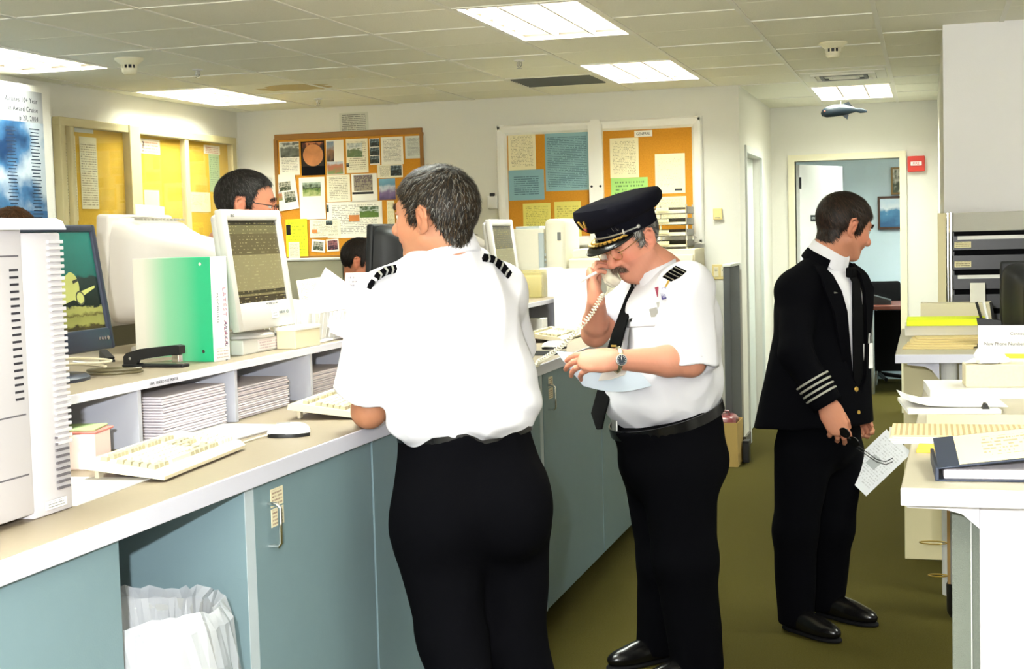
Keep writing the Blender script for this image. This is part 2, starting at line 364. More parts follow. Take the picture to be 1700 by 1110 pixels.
# ------------------------------------------------------------------ the long service counter
mat('laminate', (134, 121, 102), .45, var=.05, vscale=60, spec=.4)
mat('edgeband', (212, 212, 224), .4)
mat('cabblue', (120, 144, 150), .5, bump=.05, bscale=300, var=.03, vscale=20)
mat('cabpale', (186, 198, 204), .5)
mat('hutchgrey', (186, 188, 198), .5)
mat('toekick', (28, 28, 28), .8)
CT_ = 1.08
wt = thing('worktop', 'long taupe laminate worktop with pale edge running away along the service counter', 'worktop', (-2.1, 4.7, 1.036))
MB().rbox(-.6, .596, -4.2, 3.25, 0, .044, .002).build('slab', 'laminate', wt)
MB().rbox(.596, .602, -4.2, 3.25, 0, .0435, .002).build('edge_strip', 'edgeband', wt)
def cab(name, label, y0, y1, doors=(), xf=-1.522, group='base cabinets under the service counter'):
    t = thing(name, label, 'cabinet', (-2.1, (y0 + y1) / 2, 0), 0, group); yc = (y0 + y1) / 2; f = xf + 2.1
    MB().box(-.55, f - .02, y0 - yc + .001, y1 - yc - .001, .05, 1.035).build('body', 'cabblue', t)
    MB().box(-.55, f - .07, y0 - yc + .001, y1 - yc - .001, 0, .05).build('plinth', 'toekick', t)
    for a, b, side in doors:
        d = MB().rbox(f - .02, f, a - yc + .002, b - yc - .002, .055, 1.03, .0015).build('door', 'cabblue', t)
        hy = (a + .075 - yc) if side == 'l' else (b - .075 - yc)
        pts = [(f, hy, .875), (f + .024, hy, .875), (f + .031, hy, .883), (f + .031, hy, .968), (f + .024, hy, .976), (f, hy, .976)]
        MB().tube(pts, .0052, 10).build('handle', 'chrome', d, smooth=True)
        if (a, b) == doors[0][:2] and name != 'plain_cabinet':
            for k in range(2):
                MB().rbox(f, f + .0012, hy + .015, hy + .085, .955 + k * .048 - .04, .999 + k * .048 - .04, .0003, 1).build('paper_label', printed('cardlabel', (226, 216, 182), (120, 70, 60), 5, 'yz', .55), d)
    return t
t = cab('plain_cabinet', 'blue grey cabinet front at the lower left corner, left of the waste bin', .4, 2.49)
MB().rbox(.558, .578, .045 - 1.09, 2.49 - 1.445, .055, 1.03, .0015).build('front_panel', 'cabblue', t)
# the end panels of the knee space
t = thing('open_bay', 'open bay under the counter with pale edged blue grey side panel, holding the waste bin', 'cabinet', (-2.1, 3.055, 0), 0)
MB().rbox(-.55, .578, -.024, .024, 0, 1.035, .001).build('side_panel', 'cabblue', t); MB().box(.5782, .5795, -.023, .023, .02, 1.03).build('edge_band', 'cabpale', t)
MB().box(-.55, -.5, -.564, -.026, 0, 1.035).build('back_panel', 'cabblue', t)
cab('base_cabinet', 'blue grey cabinet door with chrome pull and two paper labels beside the waste bin bay', 3.08, 3.83, [(3.08, 3.83, 'l')])
cab('base_cabinet', 'blue grey double cabinet behind the leaning pilot in the white shirt', 3.832, 5.70, [(3.84, 4.76, 'r'), (4.765, 5.69, 'l')])
t = cab('base_cabinet', 'shaded cabinet with chrome pull below the counter between the two white shirted pilots', 5.745, 7.92, [(5.75, 6.83, 'l'), (6.84, 7.91, 'r')])
t = thing('filler_strip', 'pale vertical filler strip between two cabinets right of the leaning pilot', 'trim', (-1.56, 5.722, 0)); MB().box(-.04, .037, -.021, .021, .05, 1.035).build('strip', 'cabpale', t); MB().box(-.04, .0, -.02, .02, 0, .05).build('foot', 'toekick', t)
# hutch with cubbyholes
HZ = 1.256
hu = thing('hutch', 'low pale grey hutch of cubbyholes standing on the counter under the monitors', 'hutch', (-2.29, 4.7, CT_))
MB().rbox(-.4, .358, -3.6, 3.2, .154, .176, .0015).build('shelf', 'laminate', hu)
MB().rbox(.358, .362, -3.6, 3.2, .1535, .1755, .001).build('shelf_edge', 'edgeband', hu)
MB().box(-.03, -.012, -3.6, 2.02, 0, .154).box(-.03, -.012, 2.1, 3.2, 0, .154).build('back_panel', 'hutchgrey', hu)
for y in (1.22, 1.76, 2.30, 2.76, 3.30, 3.84, 4.38, 4.92, 5.46, 6.0, 6.54, 7.08, 7.62, 7.89):
    MB().rbox(-.012, .352, -.009, .009, 0, .154, .001).build('divider', 'hutchgrey', hu, (0, y - 4.7, 0))
MB().box(-.4, -.385, -3.6, 3.2, 0, .154).build('rear_panel', 'hutchgrey', hu)
sl = MB().box(0, .0008, 0, .19, 0, .011).build('shelf_label', 'edgeband', hu, (.3625, -1.37, .158))
text('lettering', 'UNATTENDED POST PRINTER', .0105, mat('inkgrey', (90, 90, 96), .8), sl, (.001, .004, .0025), (R(90), 0, R(90)), sx=1.05)
# ------------------------------------------------------------------ partitions on the staff side
mat('fabric', (168, 164, 140), .95, bump=.6, bscale=500, spec=.1); mat('fabricdark', (128, 122, 104), .95, bump=.6, bscale=500, spec=.1)
mat('railgrey', (206, 206, 200), .5)
def partition(label, x0, y0, x1, y1, h, m='fabric', seg=1):
    dx, dy = x1 - x0, y1 - y0; L = math.hypot(dx, dy)
    t = thing('cubicle_partition', label, 'partition', (x0, y0, 0), math.atan2(dy, dx), 'cubicle partitions on the staff side')
    n = seg
    for k in range(n): MB().rbox(k * L / n + .004, (k + 1) * L / n - .004, -.025, .025, .06, h - .02, .006).build('fabric_panel', m, t)
    MB().rbox(0, L, -.03, .03, h - .02, h, .004).build('top_rail', 'railgrey', t)
    for k in range(n + 1): MB().box(k * L / n - .018 if k else 0, k * L / n + .018 if k < n else L, -.02, .02, 0, .07).build('foot', 'railgrey', t)
partition('grey fabric cubicle partition below the cork board on the back wall', -5.2, 9.8, -2.9, 9.8, 1.475, seg=4)
partition('brownish fabric cubicle partition along the left wall behind the white monitor back', -4.6, 4.4, -4.6, 9.7, 1.44, 'fabricdark', 4)
partition('narrow dark cubicle partition standing edge on at the passage corner', -1.335, 10.05, -1.335, 10.57, 1.36, mat('fabricgrey', (84, 86, 88), .9, bump=.5, bscale=500))
# staff side desk, printer table, side cabinet
t = thing('printer_table', 'pale table carrying the cream printers near the back wall', 'table', (-2.2, 8.85, 0))
MB().rbox(-.9, .5, -.42, .5, 1.01, 1.05, .003).build('top', 'laminate', t)
for sx in (-.87, .44):
    for sy in (-.38, .44): MB().box(sx, sx + .04, sy, sy + .04, 0, 1.01).build('leg', 'railgrey', t)
t = thing('side_cabinet', 'beige side cabinet by the back wall under the stacked trays', 'cabinet', (-1.98, 10.34, 0))
MB().rbox(-.45, .42, -.22, .22, .03, 1.47, .004).build('body', 'cream', t)
for k in (-1, 1): MB().rbox(-.43 if k < 0 else -.01, -.015 if k < 0 else .405, -.238, -.22, .06, 1.43, .003).build('door', 'beige', t)
MB().box(-.42, .4, -.2, .2, 0, .03).build('plinth', 'toekick', t)
# ------------------------------------------------------------------ standing height counters on the right
mat('topcream', (170, 162, 142), .4, var=.03, vscale=40); mat('panelwhite', (222, 218, 220), .45); mat('panelcream', (222, 212, 168), .6)
t = thing('standing_counter', 'white edged standing counter at the right edge, nearest the camera, covered in papers', 'counter', (.6, 4.1, 0), R(-1.2))
MB().rbox(-.64, .75, -.98, .98, 1.012, 1.05, .004).build('top', 'topcream', t); MB().rbox(-.64, .75, -.986, -.98, 1.013, 1.0495, .002).build('edge_strip', 'panelwhite', t)
MB().rbox(-.482, .7, -.88, -.84, .0, 1.011, .004).build('end_panel', 'panelwhite', t)
MB().rbox(-.54, .7, -.74, -.69, .03, .98, .004).build('fabric_panel', mat('fabricgreen', (128, 134, 122), .95, bump=.7, bscale=500), t)
MB().rbox(-.5, -.497, -.745, -.74, .03, .98, .001).build('panel_seam', 'railgrey', t)
MB().cyl(.016, 0, .03, 12).build('glide', 'black', t, (-.545, -.72, 0))
br = [(0, 1.011), (-.15, 1.011), (-.152, .998), (-.147, .993), (-.07, .991), (-.035, .982), (-.012, .962), (0, .952)]
MB().prism(br, -.9, -.87, 'y').build('bracket', 'panelwhite', t, (-.482, 0, 0))
MB().prism(br, .6, .63, 'y').build('bracket', 'panelwhite', t, (-.482, 0, 0))
MB().rbox(-.482, .7, .6, .64, 0, 1.011, .004).build('end_panel', 'panelwhite', t)
t = thing('standing_counter', 'standing counter farther back below the black tray rack, stacked with folders', 'counter', (.5, 7.15, 0))
MB().rbox(-.64, .9, -.77, .82, 1.012, 1.05, .004).build('top', 'topcream', t); MB().rbox(-.64, .9, -.776, -.77, 1.0125, 1.0495, .002).build('edge_strip', 'edgeband', t)
MB().rbox(-.62, .85, .0, .04, 0, 1.011, .004).build('modesty_panel', 'panelcream', t)
br2 = [(0, 1.011), (-.13, 1.011), (-.132, .998), (-.06, .992), (-.03, .975), (0, .935)]
MB().prism(br2, -.7, -.67, 'y').build('bracket', 'edgeband', t, (-.46, 0, 0))
MB().cyl(.035, 0, 1.011, 20).build('post', 'railgrey', t, (-.42, -.66, 0))
MB().rbox(-.38, .85, -.68, -.65, .9, 1.0, .003).build('apron', 'railgrey', t)
# rack with black trays
t = thing('tray_rack', 'grey rack of black literature trays with white labels against the white wall', 'rack', (.28, 7.74, 1.05))
MB().rbox(-.235, -.195, -.03, .03, 0, .6, .003).build('side_panel', 'panelcream', t)
MB().cyl(.011, 0, .6, 14).build('post', 'chrome', t, (-.172, -.04, 0)); MB().cyl(.011, 0, .6, 14).build('post', 'chrome', t, (-.186, .02, 0))
MB().cyl(.013, 0, .63, 14).build('post', 'chrome', t, (.25, -.04, 0))
MB().rbox(-.16, .24, -.035, -.015, .505, .6, .003).build('header_panel', mat('headgrey', (190, 188, 178), .8, bump=.4, bscale=400), t)
MB().box(-.165, .245, .05, .06, 0, .6).build('back_panel', 'blackmatte', t)
for k in range(5):
    z = .02 + k * .098
    tr = MB().box(-.16, .24, -.05, .05, z, z + .006).box(-.16, .24, -.054, -.048, z, z + .07).box(-.16, -.156, -.05, .05, z, z + .09).box(.236, .24, -.05, .05, z, z + .09).build('tray', mat('trayblack', (22, 21, 20), .35), t)
    if k in (4, 2): MB().box(-.14, .19, -.0562, -.0545, z + .052, z + .07).build('label_strip', 'white', tr)
    if k in (4, 3): MB().box(-.155, -.075, -.0562, -.0545, z + .012, z + .042).build('card_label', printed('cardyel', (232, 222, 178), (90, 80, 60), 3, 'xz', .6, .08), tr)
# ------------------------------------------------------------------ waste bin with a clear liner in the open bay
bn = thing('waste_bin', 'tall grey waste bin with a crumpled clear plastic liner in the open bay', 'waste bin', (-1.63, 2.73, 0))
MB().lathe([(.13, 0), (.13, .02), (.165, .80), (.172, .80), (.172, .81), (.16, .81), (.155, .79), (.12, .03), (0, .03)], 32).build('bin', mat('bingrey', (176, 178, 176), .5), bn, smooth=True)
# crumpled clear liner folded over the rim
def crumple(prof, n, amp, seed, M=None):
    rnd = random.Random(seed); ph = [(rnd.uniform(0, 6.28), rnd.choice((3, 5, 7, 9, 11, 14)), rnd.uniform(-9, 9)) for _ in range(8)]
    mb = MB(); v = []; k = len(prof)
    for j, (r, z) in enumerate(prof):
        for i in range(n):
            a = 2 * math.pi * i / n; d = 0
            for p, f, w in ph: d += abs(math.sin(f * a / 1 + p + w * z * 3)) - .63
            rr = r + amp * d * .35 + rnd.uniform(-.2, .2) * amp; v.append((rr * math.cos(a), rr * math.sin(a), z + rnd.uniform(-.4, .4) * amp + amp * .5 * math.sin(4 * a + seed)))
    f = [(j * n + i, j * n + (i + 1) % n, (j + 1) * n + (i + 1) % n, (j + 1) * n + i) for j in range(k - 1) for i in range(n)]
    return mb.add(v, f, M)
def plastic():
    m = bpy.data.materials.new('clear_liner'); m.use_nodes = True; nt = m.node_tree; MATS['liner'] = m
    b = nt.nodes['Principled BSDF']; b.inputs['Base Color'].default_value = (.72, .75, .8, 1); b.inputs['Roughness'].default_value = .14; b.inputs['Alpha'].default_value = .42; b.inputs['Specular IOR Level'].default_value = .9
plastic()
crumple([(.12, .5), (.14, .72), (.158, .815), (.178, .835), (.195, .80), (.205, .72), (.21, .64), (.205, .56), (.2, .50)], 64, .012, 4).build('liner', 'liner', bn)
# ------------------------------------------------------------------ computers
mat('nec', (186, 182, 175), .45); mat('necside', (206, 204, 196), .5)
def screenmat(name, kind):
    m = mat(name, (70, 66, 44), .18, spec=.5); nt = m.node_tree; b = nt.nodes['Principled BSDF']
    tc = _n(nt, 'ShaderNodeTexCoord'); sp = _n(nt, 'ShaderNodeSeparateXYZ'); nt.links.new(tc.outputs['Generated'], sp.inputs[0]); Y, Z = sp.outputs[1], sp.outputs[2]
    cr = _n(nt, 'ShaderNodeValToRGB'); e = cr.color_ramp; e.interpolation = 'CONSTANT'
    bands = [(0, (44, 36, 22)), (.09, (92, 84, 58)), (.12, (48, 42, 26)), (.16, (112, 104, 74)), (.58, (74, 66, 44)), (.83, (86, 80, 54)), (.93, (58, 52, 36)), (.96, (34, 30, 22))]
    while len(e.elements) > 1: e.elements.remove(e.elements[0])
    e.elements[0].position = 0; e.elements[0].color = lin(bands[0][1])
    for p, c in bands[1:]: k = e.elements.new(p); k.color = lin(c)
    nt.links.new(Z, cr.inputs[0])
    row = _math(nt, 'MULTIPLY', Z, 26); cm = _n(nt, 'ShaderNodeCombineXYZ'); nt.links.new(_math(nt, 'MULTIPLY', Y, 24), cm.inputs[0]); nt.links.new(_math(nt, 'MULTIPLY', _math(nt, 'FLOOR', row), 5.7), cm.inputs[1])
    nz = _n(nt, 'ShaderNodeTexNoise'); nz.inputs['Scale'].default_value = 1; nt.links.new(cm.outputs[0], nz.inputs['Vector'])
    f = _math(nt, 'MULTIPLY', _math(nt, 'GREATER_THAN', _math(nt, 'FRACT', row), .7), _math(nt, 'GREATER_THAN', nz.outputs['Fac'], .56))
    mx = _n(nt, 'ShaderNodeMix', data_type='RGBA'); mx.inputs[7].default_value = lin((140, 132, 96)); nt.links.new(cr.outputs[0], mx.inputs[6]); nt.links.new(_math(nt, 'MULTIPLY', f, .6), mx.inputs[0])
    nt.links.new(mx.outputs[2], b.inputs['Base Color'])
    nt.links.new(mx.outputs[2], b.inputs['Emission Color']); b.inputs['Emission Strength'].default_value = .12
screenmat('terminal', 0)
def lcd(label, loc, w, h, tilt, base_z, m='nec', screen='terminal', chin=.085, brow=.034, side=.034, logo=None, rz=0, deep=.05, base_r=.1):
    """flat monitor facing +x; loc is the middle of the lower front edge projected on what it stands on"""
    t = thing('monitor', label, 'monitor', loc, rz)
    z0 = base_z
    M = Matrix.Translation((0, 0, z0)) @ Matrix.Rotation(-tilt, 4, 'Y')
    hw = w / 2
    fr = MB(); fr.rbox(-.026, 0, -hw, -hw + side, 0, h, .006, 2, M); fr.rbox(-.026, 0, hw - side, hw, 0, h, .006, 2, M); fr.rbox(-.026, -.0005, -hw + .004, hw - .004, 0, chin, .006, 2, M); fr.rbox(-.026, -.0005, -hw + .004, hw - .004, h - brow, h, .006, 2, M)
    bz = fr.build('bezel', m, t, smooth=True)
    MB().rbox(-.02, -.008, -hw + side - .003, hw - side + .003, chin - .003, h - brow + .003, .001, 1, M).build('screen', screen, t)
    MB().rbox(-deep, -.02, -hw + .008, hw - .008, .01, h - .012, .016, 3, M).rbox(-deep - .03, -deep + .006, -hw * .55, hw * .55, .05, h * .7, .02, 3, M).build('back_shell', m, t, smooth=True)
    MB().rbox(-.105, -.075, -.045, .045, .01, z0 + h * .45, .01, 2).build('neck', m, t, smooth=True)
    MB().lathe([(0, 0), (base_r, 0), (base_r, .008), (base_r * .9, .016), (base_r * .4, .02), (0, .02)], 32, Matrix.Translation((-.085, 0, 0)) @ Matrix.Diagonal((.85, 1.15, 1, 1))).build('base', m, t, smooth=True)
    return t, M
# light grey monitor with the terminal screen, on its riser
pad = thing('riser_box', 'flat grey riser box under the light grey monitor, with a printed front', 'box', (-2.09, 4.21, HZ))
MB().rbox(-.10, .075, -.16, .18, 0, .045, .003).build('body', 'necside', pad); MB().box(.0752, .0758, -.06, .16, .006, .04).build('front_label', printed('faintprint', (236, 226, 224), (190, 170, 176), 4, 'yz', .6, .05), pad)
n1, M1 = lcd('light grey monitor with an olive terminal screen, facing the leaning pilot', (-2.0, 4.21, HZ + .0455), .416, .376, R(7), .028)
text('logo', 'NEC', .013, mat('ink', (40, 42, 50), .7), n1, (M1 @ Vector((.0006, -.155, .352))), (R(90), 0, R(90)), ext=.0003)
MB().box(.0, .0012, .03, .075, .03, .055, M1).build('barcode_sticker', printed('barcode', (240, 240, 236), (30, 30, 30), 3, 'yz', .6, .1), n1)
for k, y in enumerate((.09, .105, .12, .145)): MB().cyl(.004 if k < 3 else .006, 0, .003, 12, M1 @ Matrix.Translation((0, y, .045)) @ Matrix.Rotation(R(90), 4, 'Y')).build('button', mat('btn', (120, 122, 120), .5), n1)
text('lettering', 'MULTISYNC LCD 1530V', .008, 'inkgrey', n1, (M1 @ Vector((.0006, -.0, .074))), (R(90), 0, R(90)), ext=.0002)
# the same model farther along the hutch
n2, M2 = lcd('light grey monitor far along the hutch between the two white shirted pilots', (-2.06, 7.22, HZ), .416, .40, R(7), .03)
MB().rbox(-.1, .05, -.1, .1, 0, .012, .004).build('foot_plate', 'nec', n2)
# dark monitor with an aircraft picture
mat('dellblack', (34, 40, 56), .4)
def jetmat():
    m = mat('jetscreen', (30, 60, 60), .2); nt = m.node_tree; b = nt.nodes['Principled BSDF']
    tc = _n(nt, 'ShaderNodeTexCoord'); sp = _n(nt, 'ShaderNodeSeparateXYZ'); nt.links.new(tc.outputs['Generated'], sp.inputs[0]); Z = sp.outputs[2]
    nz = _n(nt, 'ShaderNodeTexNoise'); nz.inputs['Scale'].default_value = 14; nz.inputs['Detail'].default_value = 4; nt.links.new(tc.outputs['Generated'], nz.inputs['Vector'])
    v = _math(nt, 'ADD', Z, _math(nt, 'MULTIPLY', _math(nt, 'SUBTRACT', nz.outputs['Fac'], .5), .10))
    cr = _n(nt, 'ShaderNodeValToRGB'); e = cr.color_ramp; e.interpolation = 'LINEAR'
    st = [(0, (40, 36, 16)), (.05, (52, 48, 22)), (.07, (112, 112, 58)), (.15, (104, 104, 54)), (.16, (66, 62, 30)), (.19, (120, 120, 64)), (.235, (120, 120, 66)), (.25, (18, 26, 20)), (.52, (20, 34, 30)), (.56, (22, 74, 66)), (1, (30, 96, 86))]
    e.elements[0].color = lin(st[0][1]); e.elements[1].color = lin(st[-1][1])
    for p, c in st[1:-1]: k = e.elements.new(p); k.color = lin(c)
    nt.links.new(v, cr.inputs[0]); nt.links.new(cr.outputs[0], b.inputs['Base Color']); nt.links.new(cr.outputs[0], b.inputs['Emission Color']); b.inputs['Emission Strength'].default_value = .35
jetmat()
dl, MD = lcd('dark monitor showing a parked aircraft, behind the white computer tower', (-2.1, 3.269, HZ), .40, .335, R(8.2), .072, 'dellblack', 'jetscreen', .058, .02, .022, base_r=.115)
mat('jetbody', (150, 152, 84), .5, emit=.25); mat('jetdark', (44, 46, 34), .5)
jet = MB(); F = lambda y, z: M1  # silhouette of the aircraft, printed flat on the screen
def flat(poly, mm, name, dx):
    MB().prism([(y, z) for y, z in poly], -.0078, -.0078 + dx, 'x', MD).build(name, mm, dl)
ell = lambda cy, cz, ry, rz_, a0=0, a1=360, n=20: [(cy + ry * math.cos(R(a0 + (a1 - a0) * i / n)), cz + rz_ * math.sin(R(a0 + (a1 - a0) * i / n))) for i in range(n + 1)]
flat([(-.05, .165)] + [(.052 + .034 * math.cos(R(a)), .175 + .036 * math.sin(R(a))) for a in range(95, -95, -12)] + [(.0, .128), (-.05, .12)], 'jetbody', 'aircraft_fuselage', .0003)
flat([(.03, .148), (.158, .172), (.158, .166), (.06, .135)], 'jetbody', 'aircraft_wing', .0004)
flat(ell(.082, .142, .021, .019), 'jetdark', 'aircraft_engine', .0005)
flat(ell(.082, .142, .016, .0145), 'jetbody', 'engine_intake', .0006)
flat([(.058, .188), (.082, .193), (.084, .186), (.06, .180)], 'jetdark', 'cockpit_windows', .0005)
MB().cyl(.011, 0, .0015, 20, MD @ Matrix.Translation((0, -.105, .03)) @ Matrix.Rotation(R(90), 4, 'Y')).build('logo_badge', 'chrome', dl)
for k in range(4): MB().cyl(.0042 if k < 3 else .006, 0, .002, 10, MD @ Matrix.Translation((0, .125 + k * .014, .03)) @ Matrix.Rotation(R(90), 4, 'Y')).build('button', 'metal', dl)
# deep monitors seen from behind: screen faces the staff side (-x)
def crt(label, loc, w, h, d, zb, m, bez=.05, rz=0, vents=True):
    t = thing('monitor', label, 'monitor', loc, rz); hw = w / 2
    M = Matrix.Translation((0, 0, zb)) @ Matrix.Rotation(R(4), 4, 'Y')
    MB().rbox(-bez, 0, -hw, hw, 0, h, .012, 3, M).build('bezel', m, t, smooth=True)
    MB().rbox(-bez - .002, -bez + .004, -hw + .03, hw - .03, .045, h - .03, .002, 1, M).build('screen', 'terminal' if m != 'crtblack' else 'blackmatte', t)
    sec = [(0, 1, 1, 0), (.10, .98, .985, .0), (.22, .93, .94, .01), (.33, .80, .84, .03), (.5, .66, .74, .06), (.8, .58, .66, .09), (.97, .54, .60, .10), (1, .48, .54, .12)]
    v = []; n = 28
    for fx, sw, shh, lift in sec:
        zc = h / 2 + lift * h * -.2; a_, b_ = hw * .97 * sw, h * .48 * shh
        for i in range(n):
            a = 2 * math.pi * i / n; c_, s_ = math.cos(a), math.sin(a); e = .32
            v.append((fx * d, a_ * abs(c_) ** e * (1 if c_ > 0 else -1), zc + b_ * abs(s_) ** e * (1 if s_ > 0 else -1)))
    f = [(j * n + i, j * n + (i + 1) % n, (j + 1) * n + (i + 1) % n, (j + 1) * n + i) for j in range(len(sec) - 1) for i in range(n)] + [tuple((len(sec) - 1) * n + i for i in range(n))]
    hs = MB().add(v, f, M).build('housing', m, t, smooth=50)
    if vents:
        for j in range(12): MB().box(.12 * d + .02, .12 * d + .05, -hw * .75 + j * .024, -hw * .75 + j * .024 + .008, h * .958, h * .975, M).build('vent_slot', mat('slot', (150, 146, 132), .8), hs)
    MB().rbox(d * .15, d * .55, -.05, .05, .012, zb + h * .2, .01).build('neck', m, t); MB().lathe([(0, 0), (.12, 0), (.12, .01), (.09, .02), (0, .022)], 28, Matrix.Translation((d * .3, 0, 0))).build('base', m, t, smooth=True)
    return t
mat('crtwhite', (178, 171, 162), .5); mat('crtblack', (22, 24, 26), .5)
wm_ = crt('cream deep monitor seen from behind, behind the green binder', (-2.52, 4.32, HZ), .41, .36, .33, .085, 'crtwhite')
MB().rbox(-.04, .03, -.09, .07, .0, .0015, .0005, 1).build('memo_sheet', 'paper', wm_, (0, 0, .085 + .362))
nt_ = MB().prism([(-.1, 0), (.08, 0), (.08, .03), (-.1, .036)], -.008, -.004, 'x').build('paper_slip', 'paper', None, (-2.46, 4.33, HZ + .085 + .356)); tag(nt_, 'white paper slip standing on top of the cream monitor', 'paper')
bpy.data.objects.remove([c for c in wm_.children if c.name.startswith('memo')][0])
crt('black deep monitor seen from behind, in front of the dark haired man', (-2.40, 6.30, HZ), .40, .36, .30, .05, 'crtblack', .035, vents=False)
crt('cream deep monitor near the back wall, right of the leaning pilot', (-2.90, 8.85, 1.05), .44, .40, .40, .18, 'crtwhite')
# white computer tower at the left edge
mat('towerwhite', (200, 196, 198), .45)
tw = thing('computer_tower', 'tall white computer tower with ribbed corner at the left edge of the counter', 'computer', (-1.65, 2.545, CT_))
MB().rbox(-.26, 0, -.60, -.135, .012, .568, .006, 2).build('case', 'towerwhite', tw, smooth=True)
MB().rbox(-.25, -.004, -.1345, -.0, .0, .55, .005, 2).build('front_bezel', 'towerwhite', tw, smooth=True)
for k in range(44): MB().rbox(-.02, .0012, -.05, .0012, .012 + k * .012, .019 + k * .012, .001, 1).build('rib', 'towerwhite', tw) if k > 9 else None
for k in range(9): MB().box(-.003, .0008, -.055, -.012, .045 + k * .0125, .0495 + k * .0125).build('vent_slot', mat('ventdark', (96, 92, 96), .8), tw)
for k in range(19): MB().box(-.003, .0009, -.135 - .045, -.135 - .018, .235 + k * .0135, .2395 + k * .0135).build('vent_slot', mat('ventblack', (40, 38, 44), .8), tw)
for z in (.505, .205, .09): MB().box(-.003, .0008, -.46, -.15, z, z + .003).build('panel_seam', 'ventdark', tw)
MB().box(-.001, .0012, -.1, -.03, .012, .028).build('serial_label', 'barcode', tw)
# sheet of paper lying over the tower and hanging forward
sh = MB(); pts = [(-.20, 0, .0), (-.1, 0, .001), (0, 0, .002), (.04, 0, .001), (.052, 0, -.004), (.06, 0, -.02)]
sh.ribbon(pts, (0, .24, 0), .0012)
o = sh.build('printed_sheet', printed('sheetprint', (246, 242, 240), (170, 140, 150), 9, 'yx', .55), None, (-1.685, 2.41, CT_ + .5755), (0, 0, R(4))); tag(o, 'white printed sheet lying on top of the white computer tower', 'paper')
# ------------------------------------------------------------------ things on the back wall (y = 10.6)
BY = 10.6
mat('cork', (206, 142, 48), .9, bump=.5, bscale=300, var=.15, vscale=90, spec=.1); mat('corklit', (214, 176, 66), .9, bump=.5, bscale=300, var=.12, vscale=80, spec=.1)  # corklit: cork with its flash-lit yellow put into the colour
mat('wood', (150, 104, 44), .5, var=.1, vscale=30)
printed('p_text', (240, 236, 222), (120, 118, 112), 22, 'xz', .55); printed('p_text2', (236, 230, 206), (130, 122, 100), 16, 'xz', .55); printed('p_cream', (240, 230, 190), (150, 138, 104), 26, 'xz', .5)
printed('p_grey', (214, 216, 206), (120, 124, 120), 20, 'xz', .6); printed('p_blue', (140, 178, 184), (70, 96, 110), 34, 'xz', .6, .05); printed('p_blue2', (136, 176, 184), (66, 92, 108), 14, 'xz', .6, .15, .2)
printed('p_yel', (226, 214, 110), (150, 140, 70), 18, 'xz', .5); printed('p_neon', (232, 238, 44), (150, 160, 40), 12, 'xz', .5); printed('p_green', (160, 206, 116), (70, 96, 60), 6, 'xz', .5)
mat('p_plain', (240, 236, 224), .8)
picture('ph_car', [(.0, (70, 76, 66)), (.35, (120, 124, 118)), (.5, (214, 218, 214)), (.65, (110, 116, 112)), (.9, (46, 56, 56))], 3, mixz=.6)
picture('ph_earth', [(.2, (28, 14, 10)), (.42, (96, 40, 26)), (.55, (196, 120, 70)), (.7, (150, 60, 40)), (.9, (110, 20, 18))], 2.6, mixz=.35)
picture('ph_dusk', [(.1, (60, 44, 36)), (.4, (150, 110, 76)), (.6, (150, 160, 170)), (.9, (116, 140, 164))], 3)
picture('ph_brick', [(.1, (120, 140, 90)), (.35, (180, 106, 80)), (.55, (176, 120, 96)), (.75, (190, 196, 204)), (.95, (150, 170, 190))], 3, mixz=.75)
picture('ph_house', [(.05, (88, 112, 70)), (.3, (110, 124, 90)), (.42, (220, 222, 216)), (.6, (180, 188, 188)), (.8, (96, 120, 124)), (1, (120, 140, 150))], 3.5, mixz=.65)
picture('ph_dark', [(.1, (30, 36, 34)), (.4, (80, 96, 100)), (.55, (170, 186, 192)), (.75, (50, 66, 70)), (.95, (40, 54, 60))], 4, mixz=.4)
picture('ph_land', [(.1, (170, 176, 120)), (.3, (104, 130, 66)), (.5, (40, 56, 36)), (.7, (150, 166, 150)), (.95, (210, 216, 206))], 4, mixz=.75)
picture('ph_group', [(.1, (150, 140, 120)), (.3, (90, 76, 84)), (.5, (130, 110, 110)), (.7, (80, 76, 90)), (.95, (140, 130, 130))], 9, mixz=.3)
picture('ph_green', [(.05, (96, 124, 50)), (.35, (80, 110, 44)), (.5, (190, 200, 190)), (.65, (66, 90, 50)), (.95, (40, 60, 40))], 3.5, mixz=.7)
picture('ph_sky', [(.05, (86, 70, 110)), (.3, (120, 100, 140)), (.45, (190, 196, 204)), (.6, (104, 150, 176)), (.95, (120, 176, 200))], 2.5, mixz=.85)
picture('ph_snap', [(.1, (60, 70, 50)), (.45, (190, 186, 170)), (.6, (90, 70, 60)), (.9, (150, 160, 166))], 5, mixz=.4)
picture('ph_pink', [(.1, (60, 40, 56)), (.5, (170, 110, 110)), (.7, (60, 50, 80)), (.95, (90, 70, 90))], 5, mixz=.4)
def rect_y(px, Y):
    a, b = at(px[0], px[1], y=Y), at(px[2], px[3], y=Y)
    return (a.x + b.x) / 2, (a.z + b.z) / 2, abs(b.x - a.x), abs(a.z - b.z)
def sheet(name, label, px, m, cat='paper', Y=BY - .013, th=.0014, tilt=0, group=None, parent=None):
    x, z, w, h = rect_y(px, Y)
    o = MB().box(-w / 2, w / 2, -th / 2, th / 2, -h / 2, h / 2).build(name, m, parent, (x, Y, z), (0, R(tilt), 0))
    if label: tag(o, label, cat, group)
    return o
def inset(o, px, m, Y=BY - .013, name='photo', th=.001):
    x, z, w, h = rect_y(px, Y); M = o.matrix_basis.inverted()
    l = M @ Vector((x, Y, z)); l.y = -.0012
    return MB().box(-w / 2, w / 2, -th / 2, th / 2, -h / 2, h / 2).build(name, m, o, l)
